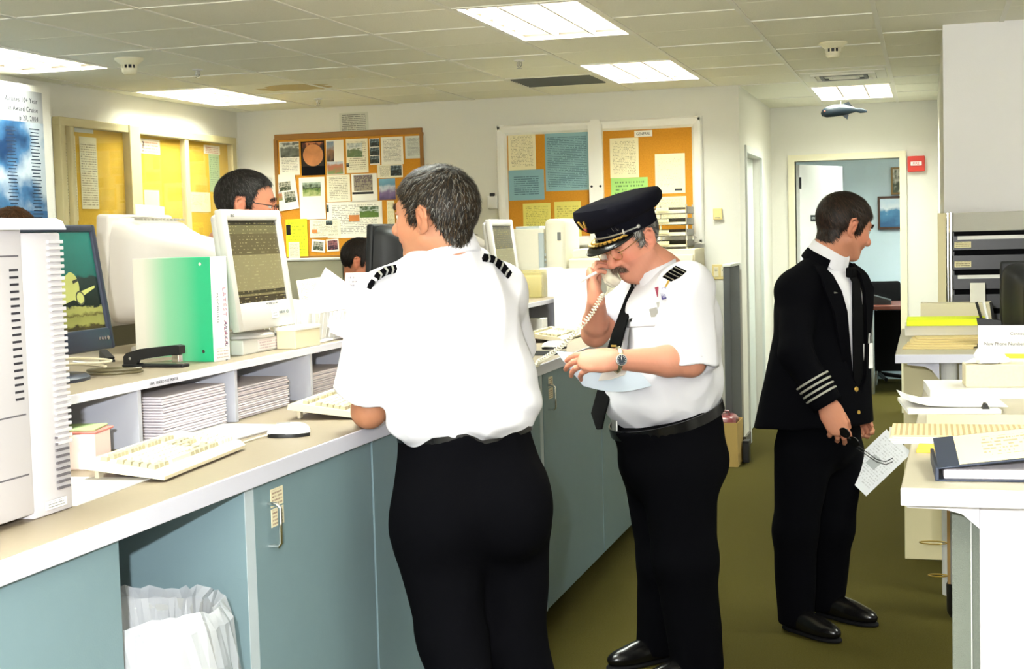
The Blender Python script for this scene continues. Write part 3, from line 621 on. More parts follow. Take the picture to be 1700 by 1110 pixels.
# cork board crowded with flyers
x0, z0, w, h = rect_y((459, 225, 706, 432), BY); zt, zb = z0 + h / 2, z0 - h / 2
zt = 2.40; zb = 1.47; h = zt - zb; z0 = (zt + zb) / 2
cb = thing('cork_board', 'wood framed cork board crowded with flyers on the back wall', 'notice board', (x0, BY, z0))
MB().box(-w / 2, w / 2, -.010, -.0005, -h / 2, h / 2).build('cork', 'cork', cb)
for k, (a, b, c, d) in enumerate([(-w / 2 - .012, w / 2 + .012, h / 2 - .01, h / 2 + .035), (-w / 2 - .012, w / 2 + .012, -h / 2 - .02, -h / 2 + .012), (-w / 2 - .02, -w / 2 + .01, -h / 2, h / 2), (w / 2 - .01, w / 2 + .02, -h / 2, h / 2)]):
    MB().rbox(a, b, -.02, -.0005, c, d, .003).build('frame_rail', 'wood', cb)
G_ = 'flyers on the cork board'
sheet('notice', 'bordered typed notice on the wall above the cork board', (563, 188, 612, 219), printed('p_notice', (206, 206, 192), (70, 70, 70), 11, 'xz', .6, .08), Y=BY - .001)
f = sheet('flyer', 'flyer with a car photo at the top left of the cork board', (463, 236, 498, 290), 'p_text', group=G_); inset(f, (465, 237, 497, 260), 'ph_car')
f = sheet('poster', 'dark red poster with a glowing globe on the cork board', (499, 235, 540, 290), 'blackmatte', 'poster', group=G_); inset(f, (501, 237, 538, 275), 'ph_earth', name='picture')
gl = inset(f, (503, 243, 537, 272), mat('globe', (196, 128, 78), .5, var=.5, vscale=12), name='globe'); gl.data = MB().cyl(.085, -.0006, .0006, 28, Matrix.Rotation(R(90), 4, 'X')).mesh('globe'); gl.data.materials.append(MATS['globe']); gl.location.y = -.0022
f = sheet('flyer', 'flyer with a dusk photo and a brick house photo right of the globe poster', (541, 233, 572, 289), 'p_plain', group=G_); inset(f, (542, 235, 555, 268), 'ph_dusk'); inset(f, (543, 269, 570, 288), 'ph_brick')
f = sheet('flyer', 'flyer with a white house photo, top middle of the cork board', (574, 231, 612, 286), 'p_text2', group=G_); inset(f, (576, 238, 602, 260), 'ph_house'); inset(f, (575, 271, 580, 277), 'ph_dark')
f = sheet('photo_strip', 'vertical strip of three dark photos on the cork board', (613, 230, 631, 273), 'p_plain', 'photo', group=G_)
for k in range(3): inset(f, (614, 231 + k * 14, 630, 243 + k * 14), 'ph_dark')
sheet('flyer', 'typed flyer of centred lines right of the photo strip', (632, 228, 670, 272), 'p_text', group=G_)
sheet('flyer', 'greyish typed sheet at the top right corner of the cork board', (672, 226, 706, 262), 'p_grey', group=G_)
f = sheet('flyer', 'small text card with a dark photo left of the leaning pilot\'s hair', (626, 274, 669, 294), 'p_text2', group=G_); inset(f, (648, 275, 667, 291), 'ph_dark')
sheet('postcard', 'postcard of pale blue sky over purple land beside the pilot\'s forehead', (629, 297, 657, 331), 'ph_sky', 'postcard', group=G_)
f = sheet('flyer', 'tilted flyer with three snapshots at the left edge of the cork board', (456, 289, 494, 348), 'p_plain', tilt=-6, Y=BY - .018, group=G_); inset(f, (463, 302, 483, 316), 'ph_snap', BY - .018); inset(f, (460, 318, 469, 333), 'ph_brick', BY - .018); inset(f, (472, 318, 491, 335), 'ph_snap', BY - .018)
f = sheet('flyer', 'flyer with a wooded landscape photo in the middle of the cork board', (496, 295, 541, 363), 'p_plain', Y=BY - .016, group=G_); inset(f, (502, 303, 533, 325), 'ph_land', BY - .016)
sheet('flyer', 'typed cream sheet between the landscape flyer and the group photo', (542, 291, 582, 334), 'p_text2', group=G_)
f = sheet('flyer', 'sheet with a rowed group photo on the cork board', (583, 289, 627, 334), 'p_plain', group=G_); inset(f, (587, 291, 619, 316), 'ph_group'); inset(f, (585, 319, 620, 321.5), 'black', name='caption_bar')
f = sheet('flyer', 'wide flyer with a green field photo low on the cork board', (542, 336, 636, 393), 'p_text', group=G_); inset(f, (597, 343, 629, 360), 'ph_green'); inset(f, (579, 357, 597, 367), mat('p_orange', (206, 130, 70), .8), name='orange_block'); inset(f, (542, 340, 546, 352), 'ph_dark')
f = sheet('flyer', 'flyer with two tiny dark emblems at the lower left of the cork board', (514, 365, 566, 393), 'p_text2', Y=BY - .017, group=G_); inset(f, (541, 366, 552, 373), 'ph_dark', BY - .017); inset(f, (518, 381, 527, 387), 'p_orange', BY - .017, 'orange_block')
f = sheet('flyer', 'neon yellow flyer beside the light grey monitor', (474, 364, 512, 429), 'p_neon', Y=BY - .019, group=G_); inset(f, (475, 373, 483, 390), 'black', BY - .019, 'silhouette')
sheet('flyer', 'white sheet covering the lower part of the neon yellow flyer', (479, 402, 498, 429), 'p_text2', Y=BY - .022, group=G_)
f = sheet('snapshot', 'tilted white bordered snapshot at the bottom edge of the cork board', (517, 398, 540, 418), 'p_plain', 'photo', tilt=6, group=G_); inset(f, (520, 401, 537, 415), 'ph_snap')
f = sheet('snapshot', 'pinkish snapshot at the bottom of the cork board, left of the dark haired man', (542, 397, 563, 417), 'p_plain', 'photo', tilt=-3, group=G_); inset(f, (544, 399, 561, 414), 'ph_pink')
sheet('flyer', 'cream sheet below the postcard at the right edge of the cork board', (642, 333, 656, 382), 'p_cream', group=G_)
# white framed bulletin case
x0, x1, zt, zb = -3.109, -1.563, 2.42, 1.50
bb = thing('bulletin_case', 'white framed two bay bulletin board on the back wall behind the capped pilot', 'notice board', ((x0 + x1) / 2, BY, (zt + zb) / 2)); w, h = (x1 - x0) / 2, (zt - zb) / 2
MB().box(-w + .04, w - .04, -.012, -.0005, -h + .04, h - .04).build('cork', 'cork', bb)
prof = [(0, 0), (.078, 0), (.078, -.012), (.06, -.035), (.03, -.045), (.012, -.045), (0, -.03)]
MB().prism([(u, v) for u, v in prof], -h, h, 'z').build('frame_rail', 'trimwhite', bb, (-w, 0, 0)); MB().prism([(-u, v) for u, v in prof], -h, h, 'z').build('frame_rail', 'trimwhite', bb, (w, 0, 0))
MB().prism([(v, -u) for u, v in prof], -w + .01, w - .01, 'x').build('frame_rail', 'trimwhite', bb, (0, 0, h)); MB().prism([(v, u) for u, v in prof], -w + .01, w - .01, 'x').build('frame_rail', 'trimwhite', bb, (0, 0, -h))
mx = at(992, 300, y=BY).x - (x0 + x1) / 2
mu = MB().prism([(-.052, -h + .02), (.052, -h + .02), (.052, h - .03), (.03, h + .005), (-.03, h + .005), (-.052, h - .03)], -.055, -.012, 'y').build('mullion', 'trimwhite', bb, (mx, 0, 0))
for s in (-1, 1): MB().cyl(.009, 0, .004, 12, Matrix.Rotation(R(90), 4, 'X')).build('screw', 'darkmetal', mu, (s * .033, -.055, -.02))
G_ = 'papers in the white bulletin board'
YB = BY - .0135
sheet('sheet', 'cream typed sheet at the top left of the white bulletin board', (843, 222, 890, 281), 'p_cream', Y=YB, group=G_)
sheet('sheet', 'large pale blue chart sheet left of the white mullion', (904, 220, 979, 315), 'p_blue', Y=YB, group=G_)
sheet('sheet', 'smaller pale blue sheet below the cream one on the white bulletin board', (844, 283, 904, 331), 'p_blue2', Y=YB, group=G_)
sheet('sheet', 'yellow sheet low on the white bulletin board above the printers', (868, 338, 915, 384), 'p_yel', Y=YB, group=G_)
sheet('sheet', 'yellow sheet behind the front of the pilot\'s cap', (920, 335, 966, 402), 'p_yel', Y=YB, group=G_)
g = sheet('heading_card', 'small white card lettered GENERAL at the top of the right bay', (1053, 217, 1083, 226), 'p_plain', 'sign', Y=YB, group=G_)
text('lettering', 'GENERAL', .03, 'ink', g, (0, -.0012, -.011), WALLROT, 'CENTER', sx=.82)
sheet('sheet', 'cream typed sheet above the pilot\'s cap, right of the white mullion', (1012, 230, 1061, 294), 'p_cream', Y=YB, group=G_)
g = sheet('sheet', 'pale green sheet just above the pilot\'s cap', (1014, 296, 1076, 330), 'p_green', Y=YB, group=G_)
g = sheet('sheet', 'cream letter with a signature at the right of the white bulletin board', (1087, 256, 1138, 320), printed('p_letter', (244, 234, 196), (190, 176, 140), 26, 'xz', .4), Y=YB, group=G_); inset(g, (1120, 313, 1133, 316), 'ink', YB, 'signature')
sheet('sheet', 'cream sheet above the stacked wire trays', (1089, 327, 1140, 372), 'p_cream', Y=YB, group=G_)
# small fittings on the back wall
t = thing('thermostat', 'small beige thermostat box on the wall right of the white bulletin board', 'thermostat', at(1192, 355, y=BY) - Vector((0, 0, 0)))
MB().rbox(-.032, .032, -.03, -.0005, -.04, .04, .004).build('cover', mat('switchbeige', (226, 206, 140), .5), t); MB().box(-.02, .02, -.0315, -.03, -.03, -.024).build('vent_slot', 'btn', t)
t = thing('wall_outlet', 'beige double outlet plate on the wall beside the capped pilot\'s shoulder', 'outlet', at(1195, 451, y=BY))
MB().rbox(-.055, .055, -.008, -.0005, -.055, .055, .004).build('plate', 'switchbeige', t)
for s in (-1, 1):
    r_ = MB().rbox(-.017, .017, -.012, -.007, -.035, .035, .004).build('receptacle', 'beige', t, (s * .026, 0, 0))
    for q in (-1, 1): MB().box(q * .006 - .0015, q * .006 + .0015, -.0125, -.0118, .005, .017).build('slot', 'black', r_)
t = thing('wall_sensor', 'small white wall sensor with a dark lens left of the white bulletin board', 'sensor', at(841, 333, y=BY) + Vector((-.1, 0, 0)))
MB().rbox(-.04, .04, -.05, -.0005, -.06, .04, .01).build('body', 'white', t); MB().rbox(-.018, .018, -.052, -.02, .035, .06, .004).build('lens', 'black', t)
# stacked trays on the side cabinet
t = thing('tray_stack', 'stack of smoky plastic letter trays behind the capped pilot\'s head', 'letter trays', (-1.735, 10.3, 1.47))
smoky = mat('smoky', (74, 64, 44), .2, alpha=.8)
for k in range(4):
    z = .012 + k * .078
    tr = MB().rbox(-.125, .12, -.15, .15, z, z + .005, .002).rbox(-.125, -.12, -.15, .15, z, z + .05, .002).rbox(.115, .12, -.15, .15, z, z + .05, .002).rbox(-.125, .12, .145, .15, z, z + .05, .002).build('tray', smoky, t)
    MB().box(-.11, .105, -.14, .13, z + .006, z + .02 + .008 * (k % 2)).build('papers', 'p_cream', tr)
    MB().box(-.1, -.01, -.152, -.1505, z + .022, z + .044).build('label', 'cardyel', tr)
for sx in (-.118, .113):
    for sy in (-.14, .14): MB().cyl(.007, 0, .31, 10).build('post', 'chrome', t, (sx, sy, 0))
# ------------------------------------------------------------------ left wall (x = -5.25): glazed case and poster
LX = -5.25
def rect_x(px, X):
    a, b = at(px[0], px[1], x=X), at(px[2], px[3], x=X)
    return (a.y + b.y) / 2, (a.z + b.z) / 2, abs(b.y - a.y), abs(a.z - b.z)
gc = thing('glazed_case', 'long glazed notice case with tan frame on the left wall', 'notice board', (LX, 9.25, 1.968)); a, b, h = 8.04 - 9.25, 10.461 - 9.25, .447
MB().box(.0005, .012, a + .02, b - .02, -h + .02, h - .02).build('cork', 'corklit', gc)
def rail(y0, y1, z0, z1, d=.06): MB().rbox(.0005, d, y0, y1, z0, z1, .006).build('frame_rail', 'frametan', gc)
rail(a, b, h - .055, h); rail(a, b, -h, -h + .05); rail(a + .001, a + .06, -h + .002, h - .002, .0585); rail(b - .07, b - .001, -h + .002, h - .002, .0585)
rail(8.853 - 9.25, 8.99 - 9.25, -h + .002, h - .002, .07); rail(9.64 - 9.25, 9.70 - 9.25, -h + .003, h - .003, .055); rail(8.17 - 9.25, 8.21 - 9.25, -h + .003, h - .003, .05)
def glassmat():
    m = bpy.data.materials.new('pane_glass'); m.use_nodes = True; nt = m.node_tree; MATS['pane'] = m
    for n in list(nt.nodes): nt.nodes.remove(n)
    out = _n(nt, 'ShaderNodeOutputMaterial'); tr = _n(nt, 'ShaderNodeBsdfTransparent'); gl = _n(nt, 'ShaderNodeBsdfGlossy'); gl.inputs['Roughness'].default_value = .03; lw = _n(nt, 'ShaderNodeLayerWeight'); mx = _n(nt, 'ShaderNodeMixShader')
    nt.links.new(_math(nt, 'ADD', _math(nt, 'MULTIPLY', _math(nt, 'POWER', lw.outputs['Facing'], 4), .5), .03), mx.inputs[0]); nt.links.new(tr.outputs[0], mx.inputs[1]); nt.links.new(gl.outputs[0], mx.inputs[2]); nt.links.new(mx.outputs[0], out.inputs[0])
glassmat()
def lensmat():
    m = MATS['pane'].copy(); m.name = 'lens_glass'; MATS['lensglass'] = m
    for n in m.node_tree.nodes:
        if n.type == 'MATH' and n.operation == 'MULTIPLY': n.inputs[1].default_value = .04
        if n.type == 'MATH' and n.operation == 'ADD': n.inputs[1].default_value = .015
lensmat()
for y0, y1 in ((8.21, 8.853), (8.99, 9.64), (9.70, 10.391)): MB().box(.036, .039, y0 - 9.25, y1 - 9.25, -h + .05, h - .055).build('pane', 'pane', gc)
def sheetx(label, px, m, cat='paper', X=LX + .0135, group='papers in the glazed case'):
    y, z, w, h = rect_x(px, X)
    o = MB().box(-.0007, .0007, -w / 2, w / 2, -h / 2, h / 2).build('sheet', m, None, (X, y, z)); tag(o, label, cat, group); return o
printed('px_text', (222, 216, 180), (110, 106, 90), 30, 'yz', .55, .05); printed('px_pale', (226, 218, 176), (170, 160, 120), 24, 'yz', .5); printed('px_green', (170, 190, 140), (100, 120, 96), 18, 'yz', .5); printed('px_warn', (232, 222, 196), (190, 110, 80), 5, 'yz', .6)
sheetx('long typed list hanging at the far left of the glazed case', (104, 223, 131, 366), 'px_text')
sheetx('typed list right beside the long one in the glazed case', (131, 226, 165, 347), 'px_text', X=LX + .0155)
sheetx('small grey heading strip over the typed lists in the glazed case', (123, 212, 155, 222), 'p_grey')
o = sheetx('white notice with a black question mark in the middle of the glazed case', (231, 229, 266, 257), 'px_warn')
text('question_mark', '?', .1, 'ink', o, (.001, -.11, -.035), (R(90), 0, R(90)))
sheetx('small blank note low in the middle bay of the glazed case', (239, 315, 265, 342), 'px_pale')
sheetx('cream sheet low in the right bay of the glazed case', (308, 318, 350, 352), 'px_pale')
sheetx('pale green sheet at the right end of the glazed case', (346, 253, 366, 319), 'px_green')
sheetx('pinkish sheet above the pale green one in the glazed case', (338, 240, 365, 257), 'px_warn', X=LX + .0155)
# cruise poster on the pier
po = thing('poster', 'tall poster of clouds over blue sea with a list of names, at the left edge', 'poster', (-5.099, 7.0, 2.0))
PX = .0
a0, a1, zt = -.75, 7.715 - 7.0, 2.525 - 2.0
MB().box(.0, .004, a0, a1, -.62, zt).build('sheet', mat('posterstock', (158, 160, 162), .6), po)
def skymat():
    m = mat('seasky', (120, 160, 190), .4); nt = m.node_tree; b = nt.nodes['Principled BSDF']
    tc = _n(nt, 'ShaderNodeTexCoord'); sp = _n(nt, 'ShaderNodeSeparateXYZ'); nt.links.new(tc.outputs['Generated'], sp.inputs[0])
    mp = _n(nt, 'ShaderNodeMapping'); mp.inputs['Scale'].default_value = (1, 4.5, 3.2); nt.links.new(tc.outputs['Generated'], mp.inputs[0])
    nz = _n(nt, 'ShaderNodeTexNoise'); nz.inputs['Scale'].default_value = 1; nz.inputs['Detail'].default_value = 6; nz.inputs['Roughness'].default_value = .45; nt.links.new(mp.outputs[0], nz.inputs['Vector'])
    cr = _n(nt, 'ShaderNodeValToRGB'); e = cr.color_ramp.elements; e[0].position = .36; e[0].color = lin((12, 44, 80)); e[1].position = .60; e[1].color = lin((168, 178, 186)); k = e.new(.47); k.color = lin((54, 98, 136))
    nt.links.new(nz.outputs['Fac'], cr.inputs[0])
    sea = _n(nt, 'ShaderNodeMix', data_type='RGBA'); sea.inputs[7].default_value = lin((30, 82, 128)); nt.links.new(cr.outputs[0], sea.inputs[6]); nt.links.new(_math(nt, 'MULTIPLY', _math(nt, 'LESS_THAN', sp.outputs[2], .46), .9), sea.inputs[0])
    nt.links.new(sea.outputs[2], b.inputs['Base Color'])
skymat()
MB().box(.004, .0045, a0, a1, -.62, .34).build('sky_print', 'seasky', po)
for body, z in (('Airlines 10+ Year', .455), ('in Award Cruise', .402), ('p 27, 2004', .35)):
    tx = text('lettering', body, .042, 'ink', po, (.0045, a1 - .05, z), (R(90), 0, R(90)), 'RIGHT', space=1.2, sx=.86)
for n, y in enumerate((-.1, .14, .385, .62)):
    for k in range(30):
        wd = .07 + .04 * ((k * 7 + n * 3) % 5) / 5
        MB().box(.0045, .0052, y - wd / 2, y + wd / 2, .30 - k * .02, .306 - k * .02).build('name_line', mat('inkblue', (40, 54, 74), .7), po)
# ------------------------------------------------------------------ passage: fire alarm, hanging fish, office things
t = thing('fire_alarm', 'red fire alarm pull station on the wall right of the doorway', 'fire alarm', at(1521, 272, y=12.8))
MB().rbox(-.07, .07, -.04, -.0005, -.065, .065, .006).build('body', mat('alarmred', (206, 48, 30), .4), t)
MB().rbox(-.045, .045, -.052, -.038, -.015, .018, .003).build('pull_bar', 'white', t); text('lettering', 'FIRE', .03, 'alarmred', t, (0, -.0525, -.008), WALLROT, 'CENTER')
# fish ornament hanging by a thread
fx = at(1396, 184, y=11.9); fi = thing('fish_ornament', 'dark blue fish shaped ornament hanging from the passage ceiling', 'ornament', fx, R(4))
prof = [(-.155, .004, .004), (-.145, .018, .026), (-.11, .03, .042), (-.05, .036, .048), (.02, .032, .045), (.08, .02, .028), (.115, .009, .014), (.15, .004, .02), (.2, .002, .008)]
v = []; n = 16
for x, ry, rz_ in prof:
    for i in range(n): a = 2 * math.pi * i / n; v.append((x, ry * math.cos(a), .02 * math.sin((x + .15) * 9) - .012 + rz_ * math.sin(a)))
f = [(j * n + i, j * n + (i + 1) % n, (j + 1) * n + (i + 1) % n, (j + 1) * n + i) for j in range(len(prof) - 1) for i in range(n)] + [tuple(range(n))[::-1], tuple((len(prof) - 1) * n + i for i in range(n))]
MB().add(v, f).build('body', mat('fishblue', (16, 28, 36), .35, var=.5, vscale=30), fi, smooth=True)
MB().prism([(-.02, .04), (.06, .07), (.09, .03)], -.003, .003, 'y').build('dorsal_fin', 'fishblue', fi); MB().prism([(-.0, -.03), (.05, -.07), (.06, -.03)], -.003, .003, 'y').build('belly_fin', 'fishblue', fi)
MB().lathe([(0, -.008), (.008, 0), (0, .008)], 10, Matrix.Translation((-.125, -.03, .0))).build('eye', mat('eyered', (150, 60, 30), .4), fi)
MB().cyl(.0012, .03, 2.625 - fx.z, 6).build('thread', 'white', fi)
# office
t = thing('picture_frame', 'dark framed seascape picture on the blue office wall', 'picture', at(1482, 353, y=15.6)); MB().rbox(-.15, .22, -.03, -.0005, -.17, .17, .004).build('frame', 'wood2' if 'wood2' in MATS else mat('wood2', (70, 44, 26), .5), t); MB().box(-.125, .195, -.032, -.03, -.145, .145).build('print', picture('ph_wave', [(.1, (40, 90, 130)), (.4, (70, 130, 170)), (.55, (214, 224, 230)), (.9, (180, 206, 222))], 3), t)
t = thing('picture_frame', 'small gold framed picture high on the blue office wall', 'picture', at(1494, 300, y=15.6)); MB().rbox(-.09, .14, -.03, -.0005, -.14, .14, .004).build('frame', mat('goldframe', (120, 96, 52), .4, .4), t); MB().box(-.07, .12, -.032, -.03, -.12, .12).build('print', 'ph_snap', t)
dk = thing('office_desk', 'dark wooden desk with metal legs in the blue office', 'desk', (-.1, 14.6, 0)); MB().rbox(-.62, .9, -.45, .45, .80, .84, .006).build('top', mat('wooddark', (92, 44, 30), .35), dk)
for x in (-.56, -.42, .8):
    for y in (-.38, .38): MB().cyl(.022, 0, .80, 12).build('leg', 'metal', dk, (x, y, 0))
MB().box(-.55, .8, .3, .33, .15, .75).build('modesty_panel', 'blackmatte', dk)
ph = thing('desk_phone', 'black desk phone on the office desk beside the third pilot', 'telephone', (-.45, 14.45, .84)); MB().prism([(-.1, 0), (.1, 0), (.1, .04), (-.1, .1)], -.11, .11, 'x', Matrix.Rotation(R(-90), 4, 'Z')).build('base', 'black', ph); MB().rbox(-.12, -.06, -.11, .11, .09, .14, .02, 3).build('handset', 'black', ph, smooth=True)
ch = thing('office_chair', 'black office chair behind the desk in the blue office', 'chair', (-.5, 15.29, 0)); MB().rbox(-.24, .24, -.22, .22, .44, .52, .04, 3).build('seat', 'blackmatte', ch, smooth=True); MB().rbox(-.22, .22, .2, .26, .56, 1.02, .03, 3).build('backrest', 'blackmatte', ch, smooth=True); MB().cyl(.03, .08, .44, 12).build('column', 'black', ch)
for k in range(5): MB().tube([(0, 0, .09), (.26 * math.cos(k * 1.257), .26 * math.sin(k * 1.257), .05)], .02, 8).build('leg', 'black', ch)
MB().box(-.015, .015, .2, .24, .45, .6).build('back_bracket', 'black', ch)
# cardboard box of odds and ends by the passage corner
bx = thing('carton', 'open cardboard carton with printed sides on the floor by the passage corner', 'carton', (-1.345, 9.93, 0)); kb = mat('kraft', (190, 160, 96), .8)
MB().box(-.11, .1, -.15, -.147, 0, .30).build('side', kb, bx); MB().box(-.11, .1, .147, .15, 0, .30).build('side', kb, bx); MB().box(-.11, -.107, -.147, .147, 0, .30).build('side', kb, bx); MB().box(.097, .1, -.147, .147, 0, .30).build('side', kb, bx); MB().box(-.107, .097, -.147, .147, 0, .004).build('bottom', kb, bx)
MB().box(-.105, -.0, -.1515, -.1502, .10, .23).build('print', mat('printblue', (40, 38, 96), .6), bx); MB().lathe([(0, 0), (.03, 0), (.03, .0015), (0, .0015)], 16, Matrix.Translation((-.03, -.1502, .05)) @ Matrix.Rotation(R(90), 4, 'X')).build('emblem', 'btn', bx)
MB().prism([(-.16, .29), (-.1, .31), (-.1, .306), (-.16, .285)], -.14, .14, 'y').build('flap', kb, bx)
t = thing('bag', 'shiny maroon bag stuffed in the cardboard carton', 'bag', (-1.345, 9.93, .008)); MB().rbox(-.09, .085, -.13, .13, 0, .33, .05, 4).build('bag_body', mat('maroon', (120, 60, 62), .25), t, smooth=True)
MB().tube([(-.05, -.05, .32), (-.04, -.05, .36), (.03, -.05, .36), (.04, -.05, .32)], .006, 8).build('handle', 'maroon', t)
t = thing('speaker_box', 'small black box standing on the carpet beside the carton', 'box', (-1.215, 10.02, 0)); MB().rbox(-.022, .022, -.05, .05, 0, .15, .004).build('body', 'black', t); MB().box(-.018, .018, -.0508, -.0502, .02, .13).build('grille', 'darkmetal', t)
# ------------------------------------------------------------------ small things on the counter
mat('kbcream', (214, 204, 176), .5); mat('kbkey', (222, 214, 190), .45); mat('kbgrey', (170, 162, 134), .5)
def keyboard(label, loc, rz, group='computer keyboards on the counter'):
    """long axis x, typing side -y"""
    t = thing('keyboard', label, 'keyboard', loc, rz, group)
    T = Matrix.Rotation(R(7), 4, 'X')
    MB().prism([(-.1, .004), (.1, .004), (.1, .02), (.082, .026), (-.084, .022), (-.1, .012)], -.242, .242, 'x', T).build('case', 'kbcream', t, (0, 0, .0135))
    def keys(spec, name, m):
        mb = MB()
        for x, y, w in spec:
            z = .025 + (y + .084) * .024
            mb.add([(x - w / 2, y - .0085, z - .004), (x + w / 2, y - .0085, z - .004), (x + w / 2, y + .0085, z - .004), (x - w / 2, y + .0085, z - .004),
                    (x - w / 2 + .002, y - .006, z + .006), (x + w / 2 - .002, y - .006, z + .006), (x + w / 2 - .002, y + .0075, z + .0062), (x - w / 2 + .002, y + .0075, z + .0062)],
                   [(0, 1, 5, 4), (1, 2, 6, 5), (2, 3, 7, 6), (3, 0, 4, 7), (4, 5, 6, 7)], T)
        o = mb.build(name, m, t, (0, 0, .0135)); o['kind'] = 'stuff'
    P = .019
    main = [(-.205 + c * P + r * .005, -.045 + (3 - r) * P - .0 + .0, .0172) for r in range(4) for c in range(1, 12)]
    keys(main, 'letter_keys', 'kbkey')
    mods = [(-.215 - .004, -.045 + k * P, .026) for k in range(4)] + [(.045, -.045 + k * P, .034) for k in range(4)] + [(-.222 + k * .027, -.064, .023) for k in range(3)] + [(-.025 + k * .027, -.064, .023) for k in range(4)]
    keys(mods, 'modifier_keys', 'kbgrey'); keys([(-.09, -.064, .1)], 'space_bar', 'kbkey')
    keys([(-.22, .052, .0172)] + [(-.185 + k * P + (k // 4) * .012, .052, .0172) for k in range(12)] + [(.085 + k * P, .052, .0172) for k in range(3)], 'function_keys', 'kbgrey')
    keys([(.085 + k * P, .012 - j * P, .0172) for k in range(3) for j in range(2)] + [(.104, -.045, .0172)] + [(.085 + k * P, -.064, .0172) for k in range(3)], 'cursor_keys', 'kbgrey')
    keys([(.16 + k * P, -.064 + j * P, .0172) for k in range(4) for j in range(5)], 'number_keys', 'kbkey')
    for s in (-1, 1): MB().rbox(s * .2 - .012, s * .2 + .012, .07, .08, 0, .032, .002).build('foot', 'kbcream', t)
    return t
keyboard('cream computer keyboard nearest the camera, beside the white computer tower', (-1.735, 3.07, CT_), R(90 + 5))
keyboard('cream computer keyboard by the leaning pilot\'s elbow', (-1.725, 4.14, CT_), R(90 + 5))
k3 = at(930, 556, z=1.1); keyboard('cream computer keyboard far along the counter behind the telephone cord', (k3.x - .03, k3.y, CT_), R(90))
def mouse(label, loc, rz, top='white', cord=None):
    t = thing('mouse', label, 'mouse', loc, rz, 'computer mice on the counter')
    def shell(z0, z1, k, r=1.0):
        v = []; n = 24; lev = 6
        for j in range(lev + 1):
            q = j / lev; zz = z0 + (z1 - z0) * math.sin(q * math.pi / 2); s = math.cos(q * math.pi / 2) ** .6 * r
            for i in range(n):
                a = 2 * math.pi * i / n; v.append((.058 * s * math.cos(a) + .006 * q, .032 * s * math.sin(a) * (1 + .12 * math.cos(a)), zz))
        return v, [(j * n + i, j * n + (i + 1) % n, (j + 1) * n + (i + 1) % n, (j + 1) * n + i) for j in range(lev) for i in range(n)] + [tuple(range(n))[::-1]]
    MB().add(*shell(.010, .037, 1)).build('shell', top, t, smooth=60)
    MB().lathe([(0, 0), (1, 0), (1.02, .5), (.99, 1), (0, 1)], 24, Matrix.Diagonal((.056, .0315, .0115, 1))).build('skirt', 'black', t, smooth=True)
    MB().box(-.03, .005, -.0007, .0007, .030, .0385).build('button_gap', 'btn', t)
    if cord: MB().tube(cord, .0022, 6).build('cord', 'kbcream', t)
    return t
mouse('white optical mouse with black underside on the near counter', (-1.648, 3.56, CT_), R(25), cord=[(-.05, .0, .008), (-.085, -.03, .004), (-.12, -.10, .003), (-.16, -.2, .003), (-.2, -.26, .004), (-.24, -.3, .012)])
m3 = at(920, 577, z=1.085); mouse('dark and white mouse far along the counter beside the telephone cord', (m3.x, m3.y, CT_), R(20), 'white')
mpad = MB().rbox(-.1, .1, -.11, .11, 0, .003, .001).build('mouse_pad', 'blackmatte', None, (m3.x - .01, m3.y - .24, CT_)); tag(mpad, 'black mouse pad on the counter just past the leaning pilot\'s waist', 'mouse pad')
# booklets in the cubbyholes
mat('booklet', (236, 229, 235), .7); mat('bookedge', (214, 200, 212), .8)
def booklets(n, y0, y1, xf, d, th, label, z0=CT_, m='booklet', seed=1):
    rnd = random.Random(seed); me = MB().rbox(-d, 0, -(y1 - y0) / 2, (y1 - y0) / 2, .0006, th - .0012, .0015, 1).mesh('booklet'); me.materials.append(MATS[m])
    for k in range(n):
        o = bpy.data.objects.new('booklet', me); COL.objects.link(o); o.location = (xf + rnd.uniform(-.004, .002), (y0 + y1) / 2 + rnd.uniform(-.003, .003), z0 + k * th); tag(o, label, 'booklet', label)
booklets(16, 3.43, 3.79, -1.945, .26, .0075, 'white booklet in the tall cubbyhole stack behind the mouse')
booklets(14, 3.87, 4.24, -1.955, .26, .0068, 'white booklet in the cubbyhole stack right of the tall one')
booklets(12, 4.42, 4.80, -1.975, .26, .0068, 'white booklet in the stack beside the leaning pilot\'s sleeve')
booklets(9, 2.86, 3.05, -2.06, .18, .006, 'pale booklet in the cubbyhole behind the nearest keyboard', seed=3)
o = MB().rbox(-.11, .11, -.16, .16, 0, .006, .002).build('folder', mat('foldergrey', (176, 172, 170), .5), None, (-1.99 + .13, 3.60, CT_), (0, 0, R(-4))); tag(o, 'thin grey folder lying before the tall booklet stack', 'folder')
t = thing('note_cube', 'pink paper note cube with loose notes on top behind the keyboard', 'note pad', (-1.93, 3.02, CT_), R(10)); MB().rbox(-.05, .05, -.05, .05, 0, .085, .003).build('pad', mat('pinkpad', (240, 214, 206), .8), t)
MB().rbox(-.05, .055, -.052, .06, .085, .0905, .002).build('red_note', mat('rednote', (206, 120, 110), .8), t); MB().rbox(-.052, .045, -.05, .062, .0905, .096, .002, M=Matrix.Rotation(R(6), 4, 'Z')).build('green_note', mat('greennote', (150, 170, 120), .8), t)
o = MB().rbox(-.13, .10, -.14, .18, 0, .004, .001).build('loose_papers', 'paper', None, (-1.76, 2.69, CT_), (0, 0, R(3))); tag(o, 'loose white papers under the corner of the computer tower', 'paper')
